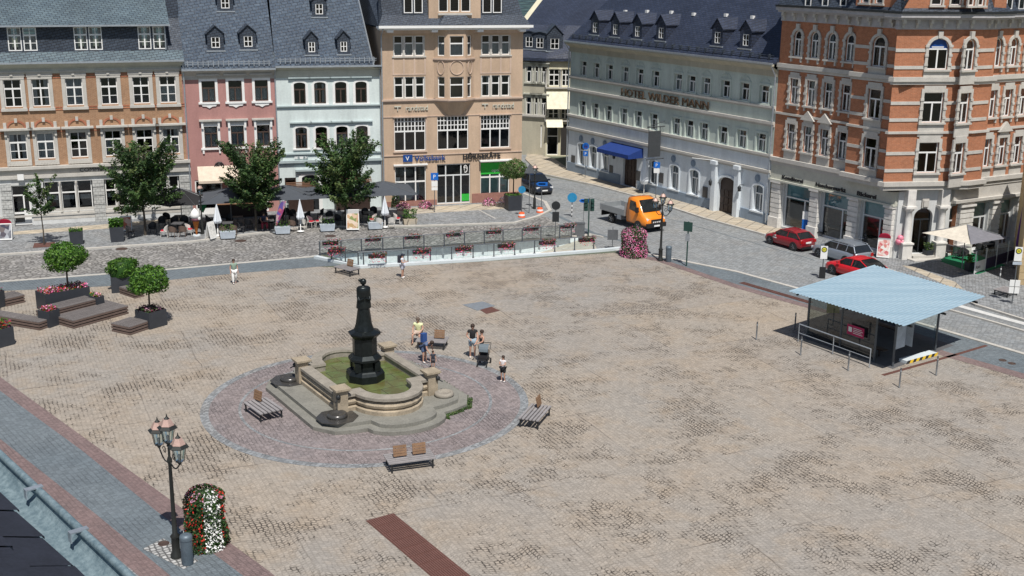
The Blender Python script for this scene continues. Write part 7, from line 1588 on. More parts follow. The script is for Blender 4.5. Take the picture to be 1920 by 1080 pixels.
posts = [(.17, .06), (.15, .38), (.135, .69), (.16, .83), (.69, .82), (.86, .5), (.86, .1)]
for s_, t_ in posts: m_ = MB(); p = SP(s_, t_); m_.tube((p.x, p.y, 0), (p.x, p.y, p.z-.1), .065, n=8); m_.build('post', railm, sh)
smoke = glassm('smoked_glass', (.35, .37, .36), .08)
def gpan(a, b, z0=.1, z1=2.4, mt=smoke, nm='glass_wall'): A, B = SP(*a), SP(*b); m_ = MB(); m_.face([(A.x, A.y, z0), (B.x, B.y, z0), (B.x, B.y, z1), (A.x, A.y, z1)]); return m_.build(nm, mt, sh)
gpan((.17, .07), (.151, .37)); gpan((.149, .39), (.136, .68)); gpan((.18, .05), (.5, .05), mt=glassc); gpan((.7, .8), (.78, .74), mt=glassc); gpan((.86, .52), (.86, .72), mt=glassc); gpan((.86, .12), (.86, .48), mt=smoke)
m_ = MB(); A, B = SP(.125, .45), SP(.12, .6); m_.face([(A.x, A.y, 1.05), (B.x, B.y, 1.05), (B.x, B.y, 1.6), (A.x, A.y, 1.6)]); mg = m_.build('pink_notice', plain('magenta', (.42, .01, .09), .5), sh)
m_ = MB(); A2, B2 = SP(.122, .463), SP(.12, .495); m_.face([(A2.x, A2.y, 1.22), (B2.x, B2.y, 1.22), (B2.x, B2.y, 1.48), (A2.x, A2.y, 1.48)])
for k in range(4): A2, B2 = SP(.12, .505), SP(.117, .59-.01*(k % 2)); z_ = 1.18+k*.09; m_.face([(A2.x, A2.y, z_), (B2.x, B2.y, z_), (B2.x, B2.y, z_+.03), (A2.x, A2.y, z_+.03)])
m_.build('notice_text', white, mg)
m_ = MB(); a, b, c, d = SP(.12, .04, .02), SP(.9, .04, .02), SP(.9, .84, .02), SP(.12, .86, .02); m_.face([a, d, c, b]); m_.build('floor', plain('dark_paving', (.10, .10, .105), .8), sh)
m_ = MB(); O_ = Vector((BB.x, BB.y, 0)); A, B = P(1499, 608, 1.0)-O_, P(1633, 655, 1.0)-O_; m_.tube((A.x, A.y, 1.0), (B.x, B.y, 1.0), .035); m_.tube((A.x, A.y, .5), (B.x, B.y, .5), .022)
for u in (0, .5, 1): q = A.lerp(B, u); m_.tube((q.x, q.y, 0), (q.x, q.y, 1.0), .028)
m_.build('handrail', zinc, sh)
for a, b in (((.2, .8), (.33, .8)), ((.36, .74), (.36, .84))):
    A, B = SP(*a), SP(*b); m_ = MB(); m_.face([(A.x, A.y, .75), (B.x, B.y, .75), (B.x, B.y, 2.15), (A.x, A.y, 2.15)]); m_.build('timetable_panel', lightp, sh)
A, B = SP(.3, .12), SP(.3, .3); m_ = MB(); m_.box(A.x, A.x+.7, A.y-.05, A.y, 1.3, 1.9); m_.build('yellow_notice', plain('lime_notice', (.45, .50, .03), .6), sh)
for (a, b) in (((.25, .2), (.25, .7)), ((.7, .2), (.7, .6))):
    A, B = SP(*a), SP(*b); d = (B-A).normalized(); n2 = Vector((-d.y, d.x, 0))*.2; m_ = MB(); m_.mesh([(q.x, q.y, z) for z in (.4, .45) for q in (A-n2, B-n2, B+n2, A+n2)], [(4, 5, 6, 7), (0, 3, 2, 1), (0, 1, 5, 4), (1, 2, 6, 5), (2, 3, 7, 6), (3, 0, 4, 7)])
    for u in (.1, .9): q = A.lerp(B, u); m_.tube((q.x, q.y, 0), (q.x, q.y, .4), .04)
    m_.build('seat', wood, sh)
A, B = P(1700, 683), P(1757, 667); d = B-A; t = thing('hazard_kerb', 'black and yellow striped low kerb at the entrance of the shelter', 'kerb', (A.x, A.y, .012), atan2(d.y, d.x)); m_ = MB(); m_.box(0, d.length, 0, .5, 0, .16); m_.build('ramp', conc, t)
for k in range(10):
    m_ = MB(); x = d.length*k/10; w_ = d.length/10; m_.extr([(x+.05, .165), (x+w_+.05, .165), (x+w_-.05, .0), (x-.05, .0)][::-1], -.02, -.002); m_.build('stripe', plain('hazard_yellow', (.75, .50, .03), .5) if k % 2 else black, t)
# ================= cafes =================
cg = plain('charcoal_canvas', (.065, .074, .088), .9, var=.1); cb = plain('black_canvas', (.018, .018, .02), .9); ccream = plain('cream_parasol', (.60, .55, .46), .9); cgrey = plain('grey_parasol', (.17, .17, .19), .9); wcloth = plain('white_cloth', (.70, .74, .78), .9, var=.05)
def parasol(x, y, s, H, label, mat, an=.3, h=.62, mat2=None, z=.1, grp=None, n=4, sy=None):
    sy = sy or s; t = thing('parasol', label, 'parasol', (x, y, z), an, grp); m_ = MB(); m_.tube((0, 0, 0), (0, 0, H), .035, n=8); m_.lathe([(.3, 0), (.3, .06), (.06, .1)], 12); m_.build('pole', sg_, t)
    m_ = MB(); rim_ = []
    for i in range(n): a = 2*pi*(i+.5)/n; rr = 1/cos(pi/n); rim_.append(Vector((cos(a)*s*rr, sin(a)*sy*rr, H-h)))
    top = Vector((0, 0, H))
    for i in range(n):
        a, b = rim_[i], rim_[(i+1) % n]; m_.k = 1 if (mat2 and i == 1) else 0; am, bm_ = a.lerp(top, .5)-Vector((0, 0, .06)), b.lerp(top, .5)-Vector((0, 0, .06)); mid = (a+b)/2+Vector((0, 0, .03)); mm = mid.lerp(top, .5)-Vector((0, 0, .1))
        for q in ((a, mid, mm, am), (mid, b, bm_, mm), (am, mm, top), (mm, bm_, top)): m_.face(q)
    m_.build('canopy', [mat, mat2 or mat], t); m_ = MB()
    for a in rim_: m_.tube(a, top, .015, n=4)
    m_.build('ribs', sg_, t); return t
def up(px, py, Y): d = ray(px, py); q = CP+d*(Y/d.y); return q.x
g_ = 'charcoal parasols of the cafe row'
parasol(-25.3, 89.0, 2.35, 3.0, 'black dome parasol with white print at the left end of the cafe row', cb, .3, .95, n=8)
t = [o for o in bpy.data.objects if o.get('label', '').startswith('black dome')][0]
text('lettering', 'MANCE', .22, white, t, (.15, -1.78, 2.08), rot=(radians(62), 0, radians(8)), ext=.003, width=.85)
parasol(-21.6, 89.4, 2.35, 3.0, 'charcoal square parasol beside the single-lantern lamp, first of four', cg, .25, .8, grp=g_); parasol(-17.6, 90.3, 2.35, 3.05, 'charcoal square parasol in front of the mint and pink house joint, second of four', cg, .25, .75, grp=g_)
parasol(-13.9, 91.2, 2.35, 3.1, 'charcoal square parasol before the arched door of the mint house, third of four', cg, .3, .75, grp=g_); parasol(-10.2, 92.2, 2.35, 3.1, 'charcoal square parasol in front of the bank corner, rightmost of four', cg, .25, .75, grp=g_)
def closed(px, py, H, label):
    p = P(px, py); t = thing('closed_parasol', label, 'parasol', (p.x, p.y, .1), 0, 'closed white parasols'); m_ = MB(); m_.lathe([(.28, 0), (.28, .05), (.03, .08), (.025, H)], 12); m_.build('pole', white, t); m_ = MB(); pr_ = [(.22, .95), (.27, 1.1), (.17, 1.6), (.08, 2.1), (.02, H+.02)]; vs = []; n = 14
    for r, z in pr_:
        for i in range(n): a = 2*pi*i/n; k = r*(1+.22*cos(a*5)); vs.append((cos(a)*k, sin(a)*k, z))
    m_.mesh(vs, [(j*n+i, j*n+(i+1) % n, (j+1)*n+(i+1) % n, (j+1)*n+i) for j in range(len(pr_)-1) for i in range(n)]); m_.build('folded_cloth', wcloth, t)
closed(409, 444, 2.35, 'closed white parasol beside the white A-frame board'); closed(564, 436, 2.45, 'closed white parasol in the middle of the cafe, beside the banner flag'); closed(722, 428, 2.4, 'closed white parasol at the right end of the cafe')
wick = plain('white_wicker', (.58, .56, .52), .7, var=.1, scale=14); brw = plain('brown_wicker', (.13, .09, .07), .7, var=.2, scale=14); dkw = plain('dark_wicker', (.035, .035, .038), .6); cush = plain('red_cushion', (.50, .03, .05), .8)
def mk_chair(m0, cush_m, label):
    t = thing('cafe_chair', label, 'chair', (0, 0, 0)); m_ = MB(); m_.box(-.25, .25, -.25, .22, .40, .45); m_.build('seat', m0, t)
    m_ = MB(); n = 8
    for k in range(n):
        a0_, a1_ = pi*(k/n)*1.0, pi*((k+1)/n); z0_, z1_ = .66+.22*sin(a0_), .66+.22*sin(a1_); q = [(cos(a0_)*.28, .0+sin(a0_)*.27, .45), (cos(a1_)*.28, .0+sin(a1_)*.27, .45), (cos(a1_)*.30, sin(a1_)*.30, z1_), (cos(a0_)*.30, sin(a0_)*.30, z0_)]; m_.face(q); m_.face([(x*.9, y*.9, z) for x, y, z in q][::-1]); m_.face([q[3], q[2], tuple(v*s for v, s in zip(q[2], (.9, .9, 1))), tuple(v*s for v, s in zip(q[3], (.9, .9, 1)))])
    m_.build('backrest', m0, t)
    for sx in (-1, 1):
        for sy in (-1, 1): m_ = MB(); m_.tube((sx*.21, sy*.2, .4), (sx*.24, sy*.24, 0), .02, n=5); m_.build('leg', m0, t)
    if cush_m: m_ = MB(); m_.box(-.21, .21, -.22, .17, .451, .5); m_.build('cushion', cush_m, t)
    return t
def mk_table(label):
    t = thing('cafe_table', label, 'table', (0, 0, 0)); m_ = MB(); m_.box(-.4, .4, -.4, .4, .71, .75); m_.build('table_top', plain('dark_table', (.10, .10, .105), .5), t); m_ = MB(); m_.tube((0, 0, .03), (0, 0, .71), .03); m_.box(-.25, .25, -.03, .03, 0, .03); m_.box(-.03, .03, -.25, -.031, 0, .03); m_.box(-.03, .03, .031, .25, 0, .03); m_.build('leg', dark, t); return t
protoC = {}; 
CH_ = [('w', 307, 445, -1.4, 'white wicker chair with red cushion, leftmost at the ice cream cafe'), ('b', 323, 446, 3.0, 'brown wicker chair at the leftmost table, left one with its back to the road'), ('b', 342, 445, 3.2, 'brown wicker chair at the leftmost table, right one with its back to the road'), ('w', 354, 442, 1.5, 'white wicker chair with red cushion beside the giant ice cream cone'),
 ('d', 327, 428, .0, 'dark chair behind the leftmost table, left one'), ('d', 345, 427, .1, 'dark chair behind the leftmost table, right one'), ('d', 303, 428, .1, 'dark chair beside the tree in the shade of the black parasol'), ('d', 243, 446, 1.5, 'brown-grey chair beside the left street tree, next to the leafy planter'),
 ('b', 418, 445, 2.9, 'brown wicker chair behind the flower box beside the white A-frame'), ('b', 437, 443, 3.3, 'brown wicker chair right of the closed parasol by the A-frame'), ('d', 398, 436, -1.2, 'dark chair left of the first closed parasol'), ('d', 452, 437, 1.5, 'dark chair at the right side of the table by the lamp'), ('d', 430, 424, .0, 'dark chair in the shade under the first charcoal parasol'),
 ('d', 489, 430, -.5, 'dark chair behind the pink building tree'), ('d', 512, 428, .6, 'dark chair left of the banner flag'), ('b', 547, 433, 3.0, 'brown wicker chair right of the banner flag'), ('w', 566, 430, 3.1, 'white wicker chair behind the middle closed parasol'), ('w', 582, 427, 1.2, 'white wicker chair with red cushion right of the middle closed parasol'), ('d', 548, 415, .1, 'dark chair at the wall of the mint house, left one'), ('d', 536, 412, .1, 'dark chair by the pink and mint house joint'),
 ('w', 597, 426, -1.3, 'white wicker chair with red cushion behind the third flower box'), ('d', 617, 418, .0, 'dark chair under the third charcoal parasol'), ('d', 634, 424, .8, 'dark chair left of the food picture board'), ('w', 699, 423, -1.2, 'white wicker chair with red cushion behind the fourth flower box'), ('w', 711, 429, 2.9, 'white wicker chair left of the right closed parasol'), ('w', 734, 428, 3.3, 'white wicker chair right of the right closed parasol'), ('w', 744, 421, 1.6, 'white wicker chair nearest the sandy trough'),
 ('d', 684, 412, .1, 'dark chair behind the food picture board, left one'), ('d', 700, 409, .1, 'dark chair behind the food picture board, right one'), ('d', 668, 415, .5, 'dark chair in the shade beside the right street tree')]
for i, (x, y, w_) in enumerate(((285, 440, 'behind the poster board by the left street tree'), (312, 421, 'at the wall under the black parasol, left of its neighbour'), (363, 420, 'at the wall behind the giant ice cream cone'), (392, 424, 'behind the white A-frame board'), (465, 431, 'left of the pink building tree'), (525, 420, 'behind the banner flag at the wall'), (575, 416, 'behind the middle closed parasol at the wall'), (600, 412, 'in the shade before the arched door'), (650, 410, 'behind the right street tree trunk'), (722, 408, 'at the bank corner behind the right closed parasol'))): CH_.append(('d', x, y, i*.7, 'dark chair '+w_))
for k, x, y, rz, lb in CH_:
    p = P(x, y, .1)
    if k not in protoC: o = protoC[k] = mk_chair({'w': wick, 'b': brw, 'd': dkw}[k], cush if k == 'w' else None, lb); o.location = (p.x, p.y+.2, .1); o.rotation_euler.z = rz; o['group'] = 'cafe chairs'
    else: copy_tree(protoC[k], (p.x, p.y+.2, .1), rz, lb, 'cafe chairs')
TB = [(332, 438, 'dark square table in front of the black parasol'), (426, 437, 'dark square table behind the flower box by the A-frame'), (503, 432, 'dark square table left of the banner flag'), (560, 422, 'dark square table behind the middle closed parasol'), (615, 427, 'dark square table behind the third flower box'), (722, 423, 'dark square table round the right closed parasol'), (336, 424, 'dark square table in the second row under the black parasol'), (690, 417, 'dark square table behind the fourth flower box'), (445, 426, 'dark square table in the shade near the wooden bar')]
pt_ = None
for x, y, lb in TB:
    p = P(x, y, .1)
    if pt_ is None: pt_ = mk_table(lb); pt_.location = (p.x, p.y+.3, .1); pt_['group'] = 'cafe tables'
    else: copy_tree(pt_, (p.x, p.y+.3, .1), .25, lb, 'cafe tables')
# ice cream cone
p = P(369, 444); t = thing('ice_cream_figure', 'giant orange ice cream cone with white scoop standing beside the lamp', 'advertising figure', (p.x, p.y, .1)); m_ = MB(); m_.lathe([(.3, 0), (.28, .08)], 12); m_.build('base', conc, t); m_ = MB(); m_.lathe([(.05, .08), (.24, 1.1), (.27, 1.12)], 14); m_.build('cone', brickm('waffle', (.70, .24, .04), (.62, .20, .03), (.35, .10, .02), .12, .12, .02), t)
m_ = MB(); m_.lathe([(.2, 1.08), (.34, 1.18), (.33, 1.3), (.15, 1.4)], 14); m_.build('berry_scoop', plain('berry', (.14, .05, .07), .5), t); m_ = MB(); m_.lathe([(.15, 1.26), (.34, 1.38), (.38, 1.58), (.28, 1.8), (.14, 1.95), (.05, 2.05)], 14, (-.04, 0, 0)); m_.lathe([(.08, 1.2), (.14, 1.28), (.1, 1.42)], 8, (.28, -.1, 0)); m_.build('cream_scoop', white, t)
def board(px, py, w, h, mt, label, an=0, name='advertising_board', two=True, top=None, z=.1):
    p = P(px, py); t = thing(name, label, 'sign board', (p.x, p.y, z), an); sl_ = .28
    for sg, nm in ((-1, 'front_panel'), (1, 'rear_panel')):
        M = Matrix.Translation((0, sg*sl_, 0)) @ Matrix.Rotation(sg*.22, 4, 'X'); m_ = MB(M); m_.box(-w/2, w/2, -.02, .02, .05, h); o = m_.build(nm, white, t)
        m_ = MB(M); m_.face([(-w/2+.05, sg*.024, .15), (w/2-.05, sg*.024, .15), (w/2-.05, sg*.024, h-.08), (-w/2+.05, sg*.024, h-.08)] if sg < 0 else [(w/2-.05, .024, .15), (-w/2+.05, .024, .15), (-w/2+.05, .024, h-.08), (w/2-.05, .024, h-.08)]); m_.build('poster', mt, o)
        if top: m_ = MB(M); m_.extr([(w/2*cos(pi*k/8), h+.32*sin(pi*k/8)) for k in range(9)], -.03, .03); m_.build('header', top, o)
    return t
def blot(name, cols, s=3.5):
    m, n, p = nodes(name); v = n.nodes.new('ShaderNodeTexVoronoi'); v.inputs['Scale'].default_value = s; L(n, obn(n), v.inputs[0]); sep = n.nodes.new('ShaderNodeSeparateColor'); L(n, v.outputs['Color'], sep.inputs[0]); k = ramp(n, sep.outputs[0], [(i/(len(cols)), c) for i, c in enumerate(cols)]); L(n, k, p.inputs['Base Color']); p.inputs['Roughness'].default_value = .5; MATS[name] = m; return m
board(12, 452, .95, 1.25, blot('photo_collage', [(.08, .08, .1), (.4, .42, .45), (.15, .12, .12), (.05, .05, .08)]), 'red-topped advertising board with photo collage at the left border of the picture', .2, top=plain('crimson', (.35, .01, .04), .5))
board(396, 450, .7, 1.3, blot('menu_sheet', [(.7, .7, .66), (.5, .5, .48), (.75, .74, .7)], 6), 'white A-frame board seen from the side beside the ice cream cone', 1.1)
board(662, 433, .95, 1.6, blot('food_pictures', [(.7, .62, .5), (.45, .2, .08), (.75, .7, .6), (.5, .3, .15), (.2, .25, .08)], 4), 'large board with round food pictures in front of the right street tree', .1, name='menu_board')
board(238, 452-20+3, .8, 1.15, blot('orange_poster', [(.6, .2, .08), (.7, .5, .4), (.45, .1, .05)], 3), 'orange and white poster board beside the left street tree', .2, name='poster_board')
board(1655, 485, .85, 1.45, blot('red_menu', [(.5, .03, .05), (.75, .6, .55), (.55, .1, .08), (.7, .7, .65)], 5), 'red and white advertising board left of the corner entrance', -.35, top=plain('crimson', (.35, .01, .04), .5))
p = P(517, 438); t = thing('banner_flag', 'purple and red feather banner flag in front of the cafe', 'flag', (p.x, p.y, .1), .2); m_ = MB(); m_.path([(0, 0, 0), (.02, 0, .6), (.1, 0, 1.3), (.35, 0, 2.1), (.6, 0, 2.45)], .015, 5); m_.lathe([(.25, 0), (.2, .05)], 10); m_.build('pole', zinc, t); m_ = MB(); pl_ = [((.03, .55), (.1, .5)), ((.06, .9), (.35, .95)), ((.12, 1.35), (.6, 1.5)), ((.3, 2.0), (.78, 2.0)), ((.55, 2.4), (.85, 2.35))]
for a, b in zip(pl_, pl_[1:]): m_.face([(a[0][0], 0, a[0][1]), (a[1][0], .05, a[1][1]), (b[1][0], .05, b[1][1]), (b[0][0], 0, b[0][1])])
m_.build('cloth', blot('banner_print', [(.10, .06, .22), (.45, .05, .12), (.55, .35, .35), (.12, .08, .3)], 3.5), t)
p = P(376, 425); t = thing('green_flag', 'small green flag behind the giant ice cream cone', 'flag', (p.x, p.y, .1)); m_ = MB(); m_.tube((0, 0, 0), (0, 0, 2.2), .02); m_.build('pole', zinc, t); m_ = MB(); m_.face([(0, 0, 1.2), (.3, -.1, 1.0), (.55, .0, 1.5), (.5, .1, 1.9), (0, 0, 2.15)]); m_.build('cloth', plain('flag_green', (.02, .22, .08), .8), t)
# wooden bar counter and folded awning
p = P(455, 408); t = thing('wooden_bar', 'brown wooden bar counter in front of the pink building', 'counter', (p.x, p.y, .1), radians(17)); m_ = MB(); m_.box(-1.9, 1.9, -.3, .3, 0, 1.02); m_.build('front', wood, t); m_ = MB(); m_.box(-2.0, 2.0, -.42, .38, 1.02, 1.09); m_.build('counter_top', plain('counter_wood', (.25, .14, .08), .6), t)
p = P(440, 406); m_ = MB(); m_.lathe([(.12, 0), (.14, .3), (.2, .45), (.22, .6), (.1, .8), (.02, .9)], 10); tag(m_.build('cup_figure', plain('cream_figure', (.62, .55, .48), .6)), 'pale ice cup figure on the wooden bar counter', 'figure', (p.x+.2, p.y, 1.2))
for i, (u0, u1, zc_) in enumerate(((.6, 2.6, 2.55), (4.4, 7.2, 2.85))):
    q = FM_.w(u0, -.6); t = thing('market_stall', ('small' if i == 0 else 'wide')+' brown wooden sales hut against the mint house', 'stall', (q.x, q.y, .1), FM_.a); w_ = u1-u0; m_ = MB(); m_.box(0, w_, -.2, .5, 0, zc_-.5); m_.build('hut', wood, t); m_ = MB()
    for k in range(4): m_.box(-.15, w_+.15, -.5+k*.2, -.33+k*.2, zc_-.5+k*.09, zc_-.44+k*.09)
    m_.build('slatted_roof', plain('brown_roof_slat', (.16, .085, .05), .7), t)
# right cafe
pc = P(1842, 500); parasol(30.1, 77.2, 1.95, 3.35, 'large cream and grey square parasol in front of the red corner building', cgrey, .55, .75, mat2=ccream, z=.09)
gc_ = [P(1745, 486), P(1832, 517), P(1885, 500), P(1800, 468)]; m_ = MB(); m_.prism([(q.x-gc_[0].x, q.y-gc_[0].y) for q in gc_], 0, .02); tag(m_.build('green_carpet', plain('carpet_green', (.01, .16, .07), .95)), 'green artificial carpet under the cream and grey parasol', 'carpet', (gc_[0].x, gc_[0].y, .09))
for x, y, lb in ((1741, 488, 'dark planter with small shrub at the corner column'), (1820, 512, 'dark planter with yellow-green plant at the front of the green carpet')): pot(x, y, .55, .6, lb, 160, [lf_d[1], lf_g[1]] if x > 1800 else lf_d, s=.09, ph=.5, mat=plant)
for x, y, rz, lb in ((1775, 484, .5, 'dark metal chair on the green carpet, nearest the corner'), (1795, 488, -2.2, 'dark metal chair on the green carpet, middle one'), (1812, 492, .8, 'dark metal chair beside the yellow-green plant'), (1790, 474, .3, 'dark metal chair against the right shop windows'), (1835, 480, 2.5, 'dark chair under the cream and grey parasol'), (1855, 478, -1, 'dark chair at the right side of the parasol cafe'), (1520, 443, 2.6, 'dark chair beside the blue information column'), (1537, 448, -.6, 'dark chair in front of the second shop window'), (1600, 465, 2.6, 'dark chair left of the white table at the third shop window')): p = P(x, y); copy_tree(protoC['d'], (p.x, p.y, .11), rz, lb, 'cafe chairs')
for x, y, lb in ((1783, 480, 'dark square table on the green carpet near the corner'), (1803, 484, 'dark square table on the green carpet beside the plant'), (1845, 478, 'dark square table under the cream and grey parasol')): p = P(x, y); copy_tree(pt_, (p.x, p.y, .11), .5, lb, 'cafe tables')
def rtable(px, py, label): p = P(px, py); t = thing('round_table', label, 'table', (p.x, p.y, .1), 0, 'white bistro tables'); m_ = MB(); m_.lathe([(.4, .72), (.4, .75)], 18); m_.build('table_top', white, t); m_ = MB(); m_.lathe([(.22, 0), (.03, .04), (.03, .72)], 10); m_.build('leg', dark, t)
rtable(1530, 443, 'white round table before the second shop window, beside the information column'); rtable(1612, 466, 'white round table before the third shop window')
A, B, C_ = P(1826, 517), P(1838, 510), P(1912, 488); t = thing('wind_screen', 'white framed wind screen, banner coloured dark where shaded, round the right cafe', 'screen', (A.x, A.y, .09)); m_ = MB(); d2 = C_-A
for u in (0, .22, .45, .7, .95): m_.tube((d2.x*u, d2.y*u, 0), (d2.x*u, d2.y*u, 1.6), .04, n=6)
m_.build('frame_posts', offw, t); m_ = MB(); m_.face([(0, 0, .1), (d2.x*.22, d2.y*.22, .1), (d2.x*.22, d2.y*.22, .85), (0, 0, .85)]); b_ = m_.build('white_banner', white, t); m_ = MB(); m_.face([(d2.x*.22, d2.y*.22, .1), (d2.x*.95, d2.y*.95, .1), (d2.x*.95, d2.y*.95, .85), (d2.x*.22, d2.y*.22, .85)]); m_.build('shaded_banner', plain('shaded_banner_cloth', (.05, .045, .10), .8), t)  # rest of the banner: its shade is put into the cloth colour
m_ = MB(); m_.face([(0, 0, .9), (d2.x*.95, d2.y*.95, .9), (d2.x*.95, d2.y*.95, 1.55), (0, 0, 1.55)]); m_.build('glass_panel', glassc, t)
text('lettering', 'Rats', .3, letterd, b_, (.03*d2.x-.02, .03*d2.y-.03, .35), rot=(pi/2, 0, atan2(d2.y, d2.x)), ext=.003, width=.6)
p = P(1906, 505); t = thing('closed_violet_parasol', 'closed violet parasol at the right border beside the sandstone building', 'parasol', (p.x, p.y, .09)); m_ = MB(); m_.lathe([(.3, 0), (.04, .08), (.04, 4.6)], 10); m_.build('pole', dark, t); m_ = MB(); m_.lathe([(.2, 1.3), (.26, 1.8), (.2, 3.0), (.12, 4.2), (.03, 4.7)], 10); m_.build('folded_cloth', plain('violet', (.10, .03, .16), .8), t)
p = P(1512, 441); t = thing('information_column', 'blue box column with white head in front of the red building', 'display box', (p.x, p.y, .1), -.5); m_ = MB(); m_.box(-.35, .35, -.2, .2, 0, 1.15); m_.build('blue_body', sb, t); m_ = MB(); m_.box(-.36, .36, -.21, .21, 1.15, 1.75); m_.build('white_head', white, t)
p = P(1684, 487); t = thing('balloon', 'pink balloons tied beside the corner entrance', 'balloons', (p.x, p.y, .1)); m_ = MB(); m_.tube((0, 0, 0), (0, 0, 1.2), .01, n=4); m_.build('string', white, t); m_ = MB(); m_.smooth = True
for c in ((0, 0, 1.45), (.18, .05, 1.15), (-.1, .0, 1.2)): m_.lathe([(.02, -.24), (.15, -.18), (.23, 0), (.18, .16), (.02, .24)], 12, c)
m_.build('balloon_skin', plain('balloon_pink', (.70, .22, .30), .3), t)
pC_ = P(1207, 366); t = thing('closed_parasol', 'white folded parasol leaning in front of the hotel entrance', 'parasol', (pC_.x, pC_.y, .12), 0, 'closed white parasols'); m_ = MB(); m_.tube((0, 0, 0), (0, 0, 3.2), .03); m_.build('pole', white, t); m_ = MB(); m_.lathe([(.3, .9), (.42, 1.2), (.36, 2.0), (.15, 3.0), (.02, 3.3)], 9, smooth=False); m_.build('folded_cloth', wcloth, t)
# ================= people =================
skin = plain('skin', (.48, .28, .20), .6, var=.08); hair = plain('brown_hair', (.04, .025, .018), .7)
def skinmesh(par, name, pts, edges, rad, mat, sub=1, root=0):
    me = bpy.data.meshes.new(name); me.from_pydata([tuple(p) for p in pts], edges, []); me.materials.append(mat); o = bpy.data.objects.new(name, me); COL.objects.link(o)
    md = o.modifiers.new('skin', 'SKIN'); md.use_smooth_shade = True; md.branch_smoothing = .6
    sv_ = me.skin_vertices[0].data if me.skin_vertices else None
    if sv_ is None: me.skin_vertices
    for i, r in enumerate(rad): me.skin_vertices[0].data[i].radius = (r, r) if isinstance(r, float) else r; me.skin_vertices[0].data[i].use_root = (i == root)
    s = o.modifiers.new('sub', 'SUBSURF'); s.levels = sub; s.render_levels = sub
    bpy.context.view_layer.update(); m2 = bpy.data.meshes.new_from_object(o.evaluated_get(bpy.context.evaluated_depsgraph_get())); bpy.data.objects.remove(o); m2.materials.clear(); m2.materials.append(mat)
    o2 = bpy.data.objects.new(name, m2); COL.objects.link(o2); o2.parent = par; return o2
J0 = dict(pel=(0, 0, .95), wst=(0, 0, 1.12), chest=(0, 0, 1.34), neck=(0, .01, 1.49), head=(0, -.01, 1.62), crown=(0, -.005, 1.72), shR=(-.18, 0, 1.42), elR=(-.25, .03, 1.14), wrR=(-.25, -.06, .90), shL=(.18, 0, 1.42), elL=(.25, .03, 1.14), wrL=(.25, -.06, .90), hiR=(-.095, 0, .90), knR=(-.11, -.02, .50), anR=(-.11, .03, .08), toR=(-.12, -.14, .04), hiL=(.095, 0, .90), knL=(.11, -.02, .50), anL=(.11, .03, .08), toL=(.12, -.14, .04))
